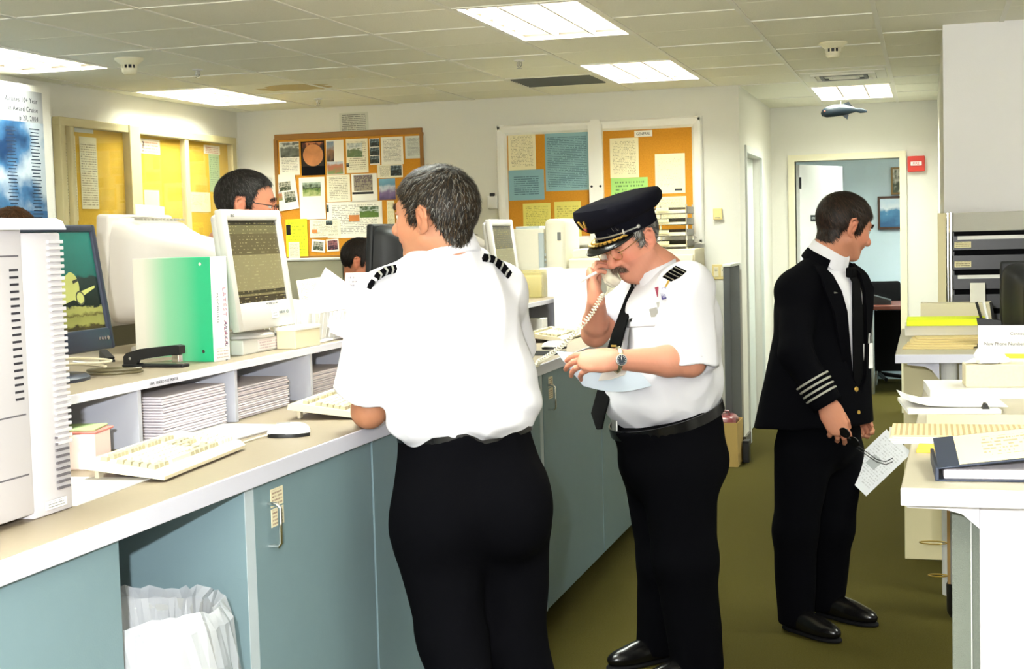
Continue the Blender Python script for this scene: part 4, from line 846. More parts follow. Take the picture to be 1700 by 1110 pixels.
# cables inside the open back of the hutch
cbl = MB().tube([(-2.28 + .03, 3.38, 1.2), (-2.20, 3.39, 1.2), (-2.12, 3.40, 1.17), (-2.08, 3.42, 1.12), (-2.06, 3.43, CT_ + .004), (-2.05, 3.41, CT_ + .004)], .004, 8).build('grey_cable', mat('cablegrey', (150, 150, 150), .5)); tag(cbl, 'grey cable drooping in the cubbyhole beside the tall booklet stack', 'cable')
cbl = MB().tube([(-2.25, 3.35, 1.19), (-2.17, 3.355, 1.19), (-2.1, 3.36, 1.15), (-2.07, 3.37, 1.10), (-2.05, 3.36, CT_ + .005)], .0055, 8).build('black_cable', 'black'); tag(cbl, 'black cable drooping in the cubbyhole above the nearest keyboard', 'cable')
# ------------------------------------------------------------------ on top of the hutch
def greenbinder():
    m = mat('bindergreen', (60, 200, 140), .35); nt = m.node_tree; b = nt.nodes['Principled BSDF']
    tc = _n(nt, 'ShaderNodeTexCoord'); sp = _n(nt, 'ShaderNodeSeparateXYZ'); nt.links.new(tc.outputs['Generated'], sp.inputs[0])
    cr = _n(nt, 'ShaderNodeValToRGB'); e = cr.color_ramp.elements; e[0].position = .12; e[0].color = lin((206, 202, 188)); e[1].position = .85; e[1].color = lin((34, 164, 112)); k = e.new(.42); k.color = lin((126, 182, 144))
    nt.links.new(sp.outputs[0], cr.inputs[0]); nt.links.new(cr.outputs[0], b.inputs['Base Color'])
greenbinder()
bd = thing('ring_binder', 'green gradient ring binder with white lettered spine standing beside the stapler', 'binder', (-2.0, 3.87, HZ), R(-10))
MB().rbox(-.282, .004, -.037, -.0335, 0, .305, .001, 1).build('front_cover', 'bindergreen', bd); MB().rbox(-.282, .004, .0335, .037, 0, .305, .001, 1).build('back_cover', 'bindergreen', bd)
MB().rbox(.004, .008, -.037, .037, 0, .305, .001, 1).build('spine', 'white', bd); MB().rbox(-.27, -.02, -.03, .03, .012, .29, .001, 1).build('pages', 'paper', bd)
text('lettering', 'LATEST ALASKA', .021, mat('inkpink', (176, 110, 130), .7), bd, (.0085, .012, .215), (R(90), R(90), R(90)), ext=.0002, space=1.3)
text('lettering', 'Alaska Airlines', .02, mat('inknavy', (44, 56, 96), .7), bd, (.0085, .014, .118), (R(90), R(90), R(90)), ext=.0002, shear=.3)
text('lettering', 'PROCEDURES', .011, 'inkgrey', bd, (.0085, -.018, .2), (R(90), R(90), R(90)), ext=.0002, space=1.4)
MB().box(.008, .0088, -.034, .034, .004, .04).build('spine_label', printed('spinelabel', (240, 232, 214), (150, 130, 130), 4, 'yz', .6, .1), bd)
for x, z in ((-.03, .285), (-.03, .03)): MB().cyl(.005, 0, .0025, 12, Matrix.Translation((x, -.037, z)) @ Matrix.Rotation(R(90), 4, 'X')).build('rivet', 'chrome', bd)
st = thing('stapler', 'black stapler with chrome inner arm in front of the green binder', 'stapler', (-2.105, 3.68, HZ), R(-3))
MB().rbox(-.1, .1, -.018, .018, 0, .009, .003).build('base', 'black', st); MB().prism([(-.095, .008), (-.095, .03), (-.085, .04), (-.04, .052), (.075, .063), (.088, .06), (.088, .038), (-.045, .022), (-.052, .008)], -.016, .016, 'y').build('top_arm', 'black', st)
MB().prism([(-.05, .02), (.08, .032), (.08, .022), (-.045, .012)], -.01, .01, 'y').build('staple_channel', 'chrome', st); MB().rbox(.06, .082, -.012, .012, .014, .036, .002).build('striker', 'chrome', st)
MB().cyl(.004, -.018, .018, 10, Matrix.Translation((-.072, 0, .025)) @ Matrix.Rotation(R(90), 4, 'X')).build('hinge_pin', 'metal', st); MB().rbox(.075, .098, -.014, .014, .009, .012, .001).build('anvil', 'metal', st)
sr = thing('staple_remover', 'small black staple remover lying by the coiled cables', 'staple remover', at(178, 600, z=HZ), R(-35)); MB().prism([(-.03, 0), (.03, 0), (.03, .006), (-.03, .02)], -.012, .012, 'y').build('lower_jaw', 'black', sr); MB().prism([(-.03, .021), (.025, .008), (.028, .014), (-.025, .034)], -.012, .012, 'y').build('upper_jaw', 'black', sr)
pts = []
c0 = at(172, 622, z=HZ) + Vector((.03, 0, 0))
for k in range(40):
    a = k / 39 * 2 * math.pi * 1.4; pts.append((c0.x + (.075 + .006 * math.sin(3 * a)) * math.cos(a - 2.4), c0.y + .05 * math.sin(a - 2.4), HZ + .006 + .012 * k / 39))
o = MB().tube(pts, .0042, 8).build('coiled_cable', mat('cableolive', (84, 76, 52), .5)); tag(o, 'dark olive cable looped on the shelf before the dark monitor', 'cable')
c1 = at(148, 612, z=HZ); o = MB().tube([(c1.x - .05 + .1 * math.cos(k * .42), c1.y + .045 * math.sin(k * .42) + .002 * k, HZ + .005 + .0009 * k) for k in range(24)], .0035, 8).build('pale_cable', 'kbcream'); tag(o, 'pale coiled cable on the shelf below the dark monitor', 'cable')
o = MB().tube([(c1.x - .09, c1.y + .06, HZ + .03), (c1.x + .03, c1.y - .02, HZ + .03), (c1.x + .055, c1.y - .035, HZ + .027)], [.005, .005, .002], 8).build('grey_pen', 'metal', None, (-.06, .1, -.0245)); tag(o, 'silver grey pen lying among the cables', 'pen')
# white box and wire basket right of the monitor
t = thing('card_box', 'small cream card box at the shelf edge right of the light grey monitor', 'box', (-1.945, 4.36, HZ), R(-4)); MB().rbox(-.06, .008, -.085, .085, 0, .058, .002).build('body', 'cream', t); MB().rbox(-.062, .01, -.087, .087, .058, .07, .002).build('lid', 'white', t)
bk = thing('wire_basket', 'white wire basket crammed with papers beside the leaning pilot\'s sleeve', 'basket', (-2.06, 4.66, HZ), R(2)); wr = mat('wirewhite', (224, 222, 220), .4)
def wire(pts, name, r=.002): MB().tube(pts, r, 6).build(name, wr, bk)
wire([(-.14, -.19, .115), (.11, -.19, .105), (.11, .19, .105), (-.14, .19, .115), (-.14, -.19, .115)], 'rim', .0032); wire([(-.12, -.17, .004), (.09, -.17, .004), (.09, .17, .004), (-.12, .17, .004), (-.12, -.17, .004)], 'base_ring', .0028)
for k in range(10):
    y = -.17 + k * .0378; wire([(.11, y * 1.1, .105), (.09, y, .004), (-.12, y, .004), (-.14, y * 1.1, .115)], 'wire')
for k in range(5):
    x = -.1 + k * .046; wire([(x * 1.1, -.19, .11), (x, -.17, .004), (x, .17, .004), (x * 1.1, .19, .11)], 'wire')
lb = MB().box(0, .002, -.035, .035, -.025, .025).build('name_tag', printed('tagprint', (240, 236, 226), (150, 146, 150), 2, 'yz', .6), bk, (.113, .06, .075))
rnd = random.Random(5)
for k, (px, py, yy, ln, rl, yw, w, h, lab) in enumerate([(520, 528, 4.66, -10, 8, 48, .17, .12, 'white sheet lying low at the near end of the wire basket'), (552, 500, 4.72, -14, 36, 44, .16, .18, 'big white sheet leaning diagonally out of the wire basket'), (572, 528, 4.70, -22, 24, 50, .10, .15, 'lilac tinted envelope leaning in front of the diagonal sheet'), (520, 497, 4.80, -6, -6, 40, .10, .15, 'cream folder standing up at the back of the wire basket')]):
    q = at(px, py, y=yy); o = MB().box(-w / 2, w / 2, -.0008, .0008, -h / 2, h / 2).build('basket_sheet', ['paper', 'white', mat('lilac', (206, 196, 208), .8), 'p_cream'][k], None, q, (R(ln), R(rl), R(yw))); tag(o, lab, 'paper')
for k in range(6):
    o = MB().box(-.0015, .0015, -.1, .1, 0, .09).build('envelope', 'paper', None, (-2.01 - k * .014, 4.66 + rnd.uniform(-.03, .03), HZ + .008), (0, R(rnd.uniform(-8, 8)), 0)); tag(o, 'white envelope filed upright low in the wire basket', 'envelope', 'envelopes in the wire basket')
tc_ = thing('list_card', 'white card with two handwritten columns behind the wire basket', 'card', (-2.16, 5.32, HZ), R(-20)); MB().box(-.06, .055, -.001, .001, 0, .14, Matrix.Rotation(R(-8), 4, 'X')).build('card', printed('listcard', (232, 224, 224), (70, 64, 96), 9, 'xz', .5, .12), tc_, (0, 0, .075)); MB().box(-.02, .02, .004, .04, 0, .085).build('stand', 'cream', tc_)
pc = thing('pencil_cup', 'cream cup of pencils behind the white papers', 'pencil cup', (-2.36, 5.1, HZ)); MB().lathe([(.0, 0), (.04, 0), (.045, .11), (.042, .11), (.037, .006), (0, .006)], 20).build('cup', 'cream', pc, smooth=True)
for k in range(3): MB().tube([(.0, .01 * k - .01, .02), (.03 - .03 * k, .03 * k - .02, .19)], .004, 6).build('pencil', mat('pencily', (216, 168, 60), .5), pc)
# ------------------------------------------------------------------ far end of the hutch and the printers
ac = thing('acrylic_holder', 'clear olive acrylic brochure holder at the far end of the hutch', 'brochure holder', (-2.115, 7.70, HZ)); acm = mat('acrylic', (190, 176, 110), .08, alpha=.45)
MB().rbox(-.1, .1, -.06, -.056, 0, .135, .001).rbox(-.1, .1, .056, .06, 0, .15, .001).rbox(-.1, -.096, -.056, .056, 0, .14, .001).rbox(.096, .1, -.056, .056, 0, .14, .001).rbox(-.096, .096, -.056, .056, 0, .004, .001).build('shell', acm, ac)
MB().rbox(-.09, .09, -.01, .03, .005, .12, .002).build('brochures', 'p_cream', ac)
fb = thing('file_box', 'white magazine file with a printed label at the far end of the hutch', 'file box', (-1.95, 7.80, HZ)); MB().prism([(-.11, 0), (.11, 0), (.11, .16), (.0, .16), (-.11, .1)], -.02, .02, 'x', Matrix.Rotation(R(90), 4, 'Z')).build('body', 'white', fb)
MB().box(.005, .06, -.0212, -.0203, .03, .09).build('label', printed('redlabel', (240, 232, 230), (180, 90, 90), 4, 'xz', .6, .12), fb)
wb = thing('white_box', 'plain white carton on the counter end beside the pilot holding the telephone', 'box', (-1.79, 7.55, CT_)); MB().rbox(-.1, .12, -.14, .16, 0, .33, .003).build('body', 'white', wb); MB().box(-.1, .12, -.003, .003, .3302, .331).build('tape', 'cream', wb)
o = MB().rbox(-.06, .06, -.05, .05, 0, .085, .002).build('white_card_block', 'white', None, (-1.98, 7.33, CT_)); tag(o, 'white card block in the last cubbyhole of the hutch', 'box')
mat('prncream', (232, 226, 204), .5); mat('prngrey', (186, 196, 196), .5)
pr = thing('laser_printer', 'tall cream laser printer left of the pilot\'s cap', 'printer', (-2.2, 8.62, 1.05))
MB().rbox(-.26, .0, -.2, .2, 0, .585, .012, 3).build('main_body', 'prncream', pr, smooth=True); MB().rbox(.004, .13, -.2, .2, 0, .64, .03, 3).build('engine_body', 'prncream', pr, smooth=True)
MB().rbox(-.03, .002, -.212, -.19, .02, .56, .004).build('toner_door', 'prngrey', pr); MB().rbox(.085, .105, -.207, -.195, .51, .56, .003).build('status_panel', 'btn', pr); MB().rbox(-.2, -.05, -.1, .16, .585, .6, .004).build('output_tray', 'prngrey', pr)
for k in range(5): MB().box(.006, .012, -.206, -.199, .3 + k * .03, .315 + k * .03).build('latch', 'prngrey', pr)
p2 = thing('desktop_printer', 'low cream desktop printer behind the pilot\'s raised hand', 'printer', (-1.99, 8.64, 1.05))
MB().rbox(-.07, .22, -.2, .2, 0, .40, .014, 3).build('body', 'prncream', p2, smooth=True); MB().rbox(-.055, .04, -.212, -.19, .2, .34, .006).build('paper_recess', 'prngrey', p2); MB().rbox(-.06, .12, -.15, .12, .40, .455, .012).build('top_cover', 'prncream', p2)
for k in range(7): MB().box(.085, .2, -.2025, -.199, .27 + k * .014, .276 + k * .014).build('vent_slot', 'slot', p2)
yb = thing('yellow_bin', 'bright yellow plastic bin on the printer table behind the pilot\'s cap', 'bin', (-1.93, 9.1, 1.05)); MB().prism([(-.1, 0), (.1, 0), (.115, .45), (-.115, .45)], -.09, .09, 'y').build('body', mat('yellowbin', (236, 206, 30), .4), yb); MB().rbox(-.12, .12, -.095, .095, .45, .465, .004).build('rim', 'yellowbin', yb)
o = MB().rbox(-.11, .14, -.1, .1, 0, .06, .01).build('cream_box', 'prncream', None, (-2.36, 9.18, 1.05)); tag(o, 'small cream device on the printer table behind the tall printer', 'device')
# desk telephone whose handset is in the pilot's hand
tp = thing('telephone', 'cream desk telephone base on the counter hidden behind the leaning pilot', 'telephone', (-1.72, 5.25, CT_), R(-90)); MB().prism([(-.1, 0), (.11, 0), (.11, .07), (.08, .075), (-.1, .025)], -.1, .1, 'x').build('base', 'cream', tp)
for i in range(12): MB().rbox(-.008, .008, -.006, .006, 0, .006, .002, M=Matrix.Translation((-.02 + (i % 3) * .024, -.07 + (i // 3) * .024, .034 + (i // 3) * .006))).build('key', 'white', tp)
# ------------------------------------------------------------------ papers on the right hand counters
ZR = 1.05
def stack(name, label, cat, loc, w, d, h, m, rz=0, group=None):
    o = MB().rbox(-w / 2, w / 2, -d / 2, d / 2, 0, h, .001, 1).build(name, m, None, loc, (0, 0, R(rz))); tag(o, label, cat, group); return o
kraftp = mat('manila', (212, 190, 136), .8); printed('ledger', (224, 200, 150), (140, 116, 80), 30, 'yx', .9, .02, .02, word=2)
for k in range(5):
    stack('folder_pile', 'buff folder fanned out on the far right counter' if k < 5 else '', 'folder', (.04 + .012 * k, 6.75 + .05 * k, ZR + k * .007), .30, .23, .0065, kraftp, 2 * k - 3, 'fanned folders on the far right counter')
stack('white_stack', 'stack of white forms under the neon sheet on the far right counter', 'papers', (.07, 7.12, ZR + .035), .36, .26, .045, 'paper', 1)
stack('neon_sheet', 'bright yellow green pad on the paper stack of the far right counter', 'pad', (.075, 7.09, ZR + .0805), .35, .26, .028, mat('neon', (226, 240, 40), .7), 0)
cx = thing('card_tray', 'cream card tray with an upright card behind the yellow green pad', 'tray', (.13, 7.38, ZR), 0); MB().rbox(-.17, .16, -.06, .06, 0, .165, .003).build('tray', 'cream', cx); MB().rbox(.06, .13, -.04, -.03, .165, .26, .002).build('upright_card', 'paper', cx)
ph_ = thing('pen_holder', 'black pen holder with leaning pens on the far right counter', 'pen holder', (.27, 6.72, ZR)); MB().prism([(-.05, 0), (.05, 0), (.03, .12), (-.07, .13)], -.03, .03, 'y').build('holder', 'black', ph_)
for k in range(3): MB().tube([(-.03 + .02 * k, 0, .05), (-.07 + .03 * k, 0, .2)], .006, 8).build('pen', 'black' if k != 1 else 'white', ph_)
mn = crt('dark monitor back cut off by the right edge above the far counter', (.50, 6.98, ZR), .38, .34, .26, .03, 'crtblack', .035, R(-90), vents=False)
# near counter
pt = stack('report', 'thick white report with a curled cover on the near right counter', 'papers', (.16, 4.90, ZR), .34, .30, .03, 'paper', 4)
tb = thing('tissue_box', 'cream patterned tissue box with a tissue pulled up on the near right counter', 'tissue box', (.22, 4.87, ZR + .0305), R(4)); MB().rbox(-.115, .115, -.06, .06, 0, .07, .003).build('carton', mat('tissuebox', (216, 204, 172), .7, var=.12, vscale=120), tb)
v = []; rnd = random.Random(9)
for j in range(7):
    for i in range(16): a = 2 * math.pi * i / 16; r = (.05 - .006 * j) * (1 + .35 * math.sin(3 * a + j)) ; v.append((r * math.cos(a) * 1.2 - .04, r * .55 * math.sin(a), .07 + j * .009 + rnd.uniform(0, .006)))
MB().add(v, [(j * 16 + i, j * 16 + (i + 1) % 16, (j + 1) * 16 + (i + 1) % 16, (j + 1) * 16 + i) for j in range(6) for i in range(16)]).build('tissue', 'white', tb)
sg = thing('help_desk_notice', 'tilted white notice about a new phone number standing by the tissue box', 'notice', (.27, 4.995, ZR + .0305), R(-6)); SM = Matrix.Rotation(R(-14), 4, 'X')
MB().box(-.12, .16, -.001, .001, 0, .185, SM).build('sheet', 'paper', sg); MB().box(-.02, .06, .002, .06, 0, .02).build('stand', 'chrome', sg)
def on_sg(x, z): return SM @ Vector((x, -.0015, z))
text('lettering', 'Connections', .014, 'inkgrey', sg, on_sg(-.02, .152), (R(90 - 14), 0, 0), ext=.0002)
text('lettering', 'New Phone Number for the Help Desk', .0148, 'ink', sg, on_sg(-.1, .118), (R(90 - 14), 0, 0), ext=.0002)
MB().box(-.05, .06, -.0022, -.0014, .075, .09, SM).build('highlight', mat('hilite', (240, 236, 60), .7), sg)
o = stack('clipped_forms', 'curled white forms held by a black binder clip on the near right counter', 'papers', (.05, 4.54, ZR), .26, .34, .012, 'paper', 6)
MB().prism([(-.012, -.004), (.012, -.004), (.003, .016), (-.003, .016)], -.016, .016, 'x', Matrix.Translation((.04, .0, .012)) @ Matrix.Rotation(R(90), 4, 'Z')).build('binder_clip', 'black', o, (.05, -.14, 0))
cv = MB().ribbon([(-.16, 0, .032), (-.13, 0, .018), (-.08, 0, .006), (0, 0, .003), (.14, 0, .002)], (0, .2, 0), .0012).build('curled_sheet', 'paper', None, (.07, 4.52, ZR + .0125), (0, 0, R(5))); tag(cv, 'white sheet with an upturned corner on the clipped forms', 'paper')
stack('plastic_folder', 'clear cream plastic sleeve across the near right counter', 'folder', (.16, 4.22, ZR), .34, .2, .006, mat('sleeve', (214, 202, 174), .25), 0)
for k in range(5):
    stack('ledger_sheet', 'cream ruled ledger sheet in the loose pile on the near right counter', 'papers', (.12 - .006 * (k % 3), 3.88 + .004 * k, ZR + k * .004), .42, .23, .0035, 'ledger' if k == 4 else 'paper', k % 3 - 1, 'loose pile of ledger sheets')
stack('orange_pad', 'orange yellow pad under the ledger sheets on the near right counter', 'pad', (.12, 3.665, ZR), .3, .11, .008, mat('orangepad', (222, 176, 72), .8), -3)
bl = thing('ring_binder', 'navy blue ring binder lying half open on the near right counter', 'binder', (.015, 3.24, ZR), R(2)); nv = mat('navy', (36, 46, 66), .45)
MB().rbox(0, .33, -.02, .26, 0, .004, .0015).build('back_cover', nv, bl); MB().rbox(.012, .32, -.01, .25, .004, .024, .003).build('pages', printed('binderpages', (240, 232, 236), (190, 176, 186), 14, 'xz', .5, 0, 0), bl)
MT = Matrix.Translation((0, -.005, .028)) @ Matrix.Rotation(R(5), 4, 'X') @ Matrix.Rotation(R(-7), 4, 'Y')
MB().rbox(0, .33, -.02, .26, 0, .004, .0015, M=MT).build('front_cover', nv, bl); MB().box(.045, .325, -.012, .25, .0042, .0052, MT).build('cover_sheet', printed('coversheet', (226, 212, 168), (110, 100, 80), 9, 'xy', .5, .2, .15), bl)
MB().rbox(-.006, .002, -.02, .26, 0, .03, .002).build('spine', nv, bl)
# slim cylinder bin on the floor below the counters
cy = thing('cylinder_bin', 'slim grey floor cylinder with black base and brass rings under the right counter', 'bin', (.155, 6.13, 0)); MB().lathe([(0, 0), (.085, 0), (.095, .02), (.097, .13), (.093, .14), (0, .14)], 32).build('base', 'black', cy, smooth=True)
MB().lathe([(.088, .14), (.088, .62), (.08, .63), (0, .63)], 32).build('body', mat('cylgrey', (170, 178, 176), .4), cy, smooth=True); MB().box(-.092, -.08, -.04, .03, .14, .60).build('side_strip', mat('tanstrip', (150, 116, 60), .6), cy)
for z, r in ((.30, .05), (.165, .035), (.46, .04)): MB().tube([(-.09 - r * 1.1 + r * 1.1 * math.cos(k * .3142), r * .6 * math.sin(k * .3142), z) for k in range(20)], .003, 6, True).build('ring', mat('brass', (206, 176, 90), .3, .9), cy)
# ------------------------------------------------------------------ bodies and clothes: smooth implicit shapes turned into one continuous mesh
def V3(*a): return np.array(a if len(a) == 3 else a[0], float)
def nrm(v): v = np.asarray(v, float); return v / (np.linalg.norm(v) + 1e-12)
class SD:
    """ordered list of shapes; each joins (or cuts) what came before with a smooth radius k"""
    def __init__(s): s.p = []; s.disp = None
    def cone(s, a, b, ra, rb, k=.02, op=1): s.p.append(('c', V3(a), V3(b), ra, rb, k, op)); return s
    def ball(s, c, r, k=.02, op=1): return s.cone(c, V3(c) + V3(0, 0, 1e-4), r, r, k, op)
    def ell(s, c, r, Rm=None, k=.02, op=1): s.p.append(('e', V3(c), V3(r), np.eye(3) if Rm is None else Rm, None, k, op)); return s
    def plane(s, c, n, k=.004): s.p.append(('h', V3(c), nrm(n), None, None, k, -2)); return s      # keeps the side the normal points away from
    def flatcone(s, a, b, ra, rb, side, flat, k=.02, op=1):
        """cone whose section is scaled by `flat` along the direction `side`"""
        s.p.append(('f', V3(a), V3(b), ra, rb, k, op, nrm(side), flat)); return s
    def fn(s, f, k=.004, op=-2): s.p.append(('x', f, None, None, None, k, op)); return s
    @staticmethod
    def ev(q, P):
        t = q[0]
        if t == 'c' or t == 'f':
            a, b, ra, rb = q[1:5]
            if t == 'f':
                w, fl = q[7], q[8]; A = P - a; A = A + np.outer(A @ w, w) * (1 / fl - 1); ba = b - a; ba = ba + w * (ba @ w) * (1 / fl - 1)
            else: A = P - a; ba = b - a
            L = ba @ ba; h = np.clip(A @ ba / L, 0, 1)
            d = np.sqrt(np.maximum(((A - h[:, None] * ba) ** 2).sum(1), 1e-14)) - (ra + (rb - ra) * h)
            return d * (min(1, q[8]) if t == 'f' else 1)
        if t == 'e':
            A = (P - q[1]) @ q[3]; r = q[2]
            k0 = np.sqrt(((A / r) ** 2).sum(1) + 1e-12); k1 = np.sqrt(((A / r ** 2) ** 2).sum(1) + 1e-12)
            return k0 * (k0 - 1) / k1
        if t == 'h': return (P - q[1]) @ q[2]
        return q[1](P)
    @staticmethod
    def comb(d, e, k, op):
        if op == 1: h = np.clip(.5 + .5 * (d - e) / k, 0, 1); return d + (e - d) * h - k * h * (1 - h)
        if op == -1: e = -e
        h = np.clip(.5 - .5 * (d - e) / k, 0, 1); return d + (e - d) * h + k * h * (1 - h)
    def mesh(s, h=.005, lo=None, hi=None, B=8):
        if lo is None:
            los, his = [], []
            for q in s.p:
                if q[6] != 1: continue
                if q[0] in 'cf': r = max(q[3], q[4]) * (max(1, q[8]) if q[0] == 'f' else 1); los += [np.minimum(q[1], q[2]) - r]; his += [np.maximum(q[1], q[2]) + r]
                if q[0] == 'e': r = q[2].max(); los.append(q[1] - r); his.append(q[1] + r)
            lo = np.min(los, 0) - .03; hi = np.max(his, 0) + .03
        lo, hi = V3(lo), V3(hi); bs = B * h; nb = np.ceil((hi - lo) / bs).astype(int)
        g = np.stack(np.meshgrid(*[np.arange(n) for n in nb], indexing='ij'), -1).reshape(-1, 3)
        ctr = lo + (g + .5) * bs; Rb = bs * .87
        c = [s.ev(q, ctr) for q in s.p]
        d = np.full(len(ctr), 9.0)
        for q, e in zip(s.p, c): d = s.comb(d, e, q[5], q[6])
        act = np.abs(d) < Rb * 1.25 + .012
        g = g[act]; c = [e[act] for e in c]; N = len(g)
        m = np.min([e for q, e in zip(s.p, c) if q[6] == 1], 0)
        off = np.stack(np.meshgrid(*[np.arange(B + 1)] * 3, indexing='ij'), -1).reshape(-1, 3)
        D = np.full((N, (B + 1) ** 3), 9.0)
        for q, e in zip(s.p, c):
            rel = (e < m + 2.2 * Rb + q[5] * 1.5) if q[6] == 1 else (np.abs(e) < Rb + q[5] * 2 + .02) | (e > -Rb if q[6] == -2 else e < Rb)
            ii = np.nonzero(rel)[0]
            for a in range(0, len(ii), 600):
                jj = ii[a:a + 600]
                P = (lo + (g[jj][:, None, :] * B + off[None]) * h).reshape(-1, 3)
                D[jj] = s.comb(D[jj].reshape(-1), s.ev(q, P), q[5], q[6]).reshape(len(jj), -1)
        if s.disp:
            for a in range(0, N, 1500):
                P = (lo + (g[a:a + 1500][:, None, :] * B + off[None]) * h).reshape(-1, 3)
                D[a:a + 1500] += s.disp(P).reshape(-1, (B + 1) ** 3)
        D = D.reshape(N, B + 1, B + 1, B + 1); S = D < 0
        cnt = sum(S[:, i:i + B, j:j + B, k:k + B].astype(np.int8) for i in (0, 1) for j in (0, 1) for k in (0, 1))
        bi, ci, cj, ck = np.nonzero((cnt > 0) & (cnt < 8))
        G = g[bi] * B + np.stack([ci, cj, ck], -1); dims = nb * B
        lid = lambda G: (G[:, 0] * (dims[1] + 2) + G[:, 1]) * (dims[2] + 2) + G[:, 2]
        corner = {(i, j, k): D[bi, ci + i, cj + j, ck + k] for i in (0, 1) for j in (0, 1) for k in (0, 1)}
        acc = np.zeros((len(bi), 3)); n = np.zeros(len(bi))
        for p0 in corner:
            for ax in range(3):
                if p0[ax]: continue
                p1 = list(p0); p1[ax] = 1; a, b = corner[p0], corner[tuple(p1)]
                x = (a < 0) != (b < 0); t = np.where(x, a / np.where(x, a - b, 1), 0)
                q = np.array(p0, float)[None].repeat(len(bi), 0); q[:, ax] += t; acc += q * x[:, None]; n += x
        V = lo + (G + acc / np.maximum(n, 1)[:, None]) * h
        ids = lid(G); o = np.argsort(ids, kind='stable'); ids = ids[o]; V = V[o]
        F = []
        for ax in range(3):
            sl0 = [slice(None)] + [slice(0, B)] * 3; sl1 = list(sl0); sl1[ax + 1] = slice(1, B + 1)
            A, C_ = S[tuple(sl0)], S[tuple(sl1)]; e = np.nonzero(A != C_)
            if not len(e[0]): continue
            E = g[e[0]] * B + np.stack(e[1:], -1); flip = A[e]
            u, v = (ax + 1) % 3, (ax + 2) % 3; q = []
            for du, dv in ((-1, -1), (0, -1), (0, 0), (-1, 0)):
                Q = E.copy(); Q[:, u] += du; Q[:, v] += dv; l = lid(Q); k = np.searchsorted(ids, l); k = np.minimum(k, len(ids) - 1); q.append(np.where(ids[k] == l, k, -1))
            q = np.stack(q, -1); ok = (q >= 0).all(1); q = q[ok]; fl = flip[ok]; q[~fl] = q[~fl][:, ::-1]; F.append(q)
        F = np.concatenate(F)
        return V, F
def np_mesh(name, V, F, smooth=True, cols=None):
    me = bpy.data.meshes.new(name); me.vertices.add(len(V)); me.vertices.foreach_set('co', np.asarray(V, np.float32).ravel())
    F = np.asarray(F); k = F.shape[1]; me.loops.add(F.size); me.loops.foreach_set('vertex_index', F.astype(np.int32).ravel()); me.polygons.add(len(F))
    me.polygons.foreach_set('loop_start', np.arange(0, F.size, k, dtype=np.int32)); me.polygons.foreach_set('loop_total', np.full(len(F), k, np.int32))
    if smooth: me.polygons.foreach_set('use_smooth', np.ones(len(F), bool))
    me.update(calc_edges=True); me.validate()
    if cols is not None:
        ca = me.color_attributes.new('Col', 'FLOAT_COLOR', 'POINT'); c4 = np.ones((len(V), 4), np.float32); c4[:, :3] = cols; ca.data.foreach_set('color', c4.ravel())
    return me
def sd_obj(name, sd, m, parent, h=.006, cols=None, **k):
    V, F = sd.mesh(h, **k); W = np.array(parent.matrix_basis.inverted()) if parent else np.eye(4)
    me = np_mesh(name, V @ W[:3, :3].T + W[:3, 3], F, True, cols(V) if cols else None)
    return obj(name, me, m, parent)
def attrmat(name, rough=.5, sss=0, spec=.4, bump=0, bscale=300, sheen=0):
    m = mat(name, (200, 160, 140), rough, spec=spec, bump=bump, bscale=bscale, sheen=sheen); nt = m.node_tree; b = nt.nodes['Principled BSDF']
    a = _n(nt, 'ShaderNodeAttribute'); a.attribute_name = 'Col'; nt.links.new(a.outputs['Color'], b.inputs['Base Color'])
    if sss: b.inputs['Subsurface Weight'].default_value = sss; b.inputs['Subsurface Radius'].default_value = (.6, .25, .15); b.inputs['Subsurface Scale'].default_value = .008
    return m
attrmat('skin', .5, .12, .35, .12, 700); attrmat('hairmat', .55, 0, .3)
def wrinkle(seed, amp, freq, axis=(0, 0, 1), stretch=.35, mask=None):
    """soft cloth folds: warped waves, longer along `axis`"""
    rnd = np.random.RandomState(seed); ax = nrm(axis); K = []
    for i in range(6):
        kdir = nrm(rnd.randn(3)); kdir = kdir - ax * (kdir @ ax) * (1 - stretch); K.append((nrm(kdir) * freq * rnd.uniform(.6, 1.5), rnd.uniform(0, 6.28), nrm(rnd.randn(3)) * freq * .4, rnd.uniform(0, 6.28)))
    def f(P):
        d = np.zeros(len(P))
        for kk, ph, k2, p2 in K: d += np.sin(P @ kk + ph + 1.3 * np.sin(P @ k2 + p2))
        d = d / 6; d = np.abs(d) * 1.6 - .5
        return amp * d * (mask(P) if mask else 1)
    return f
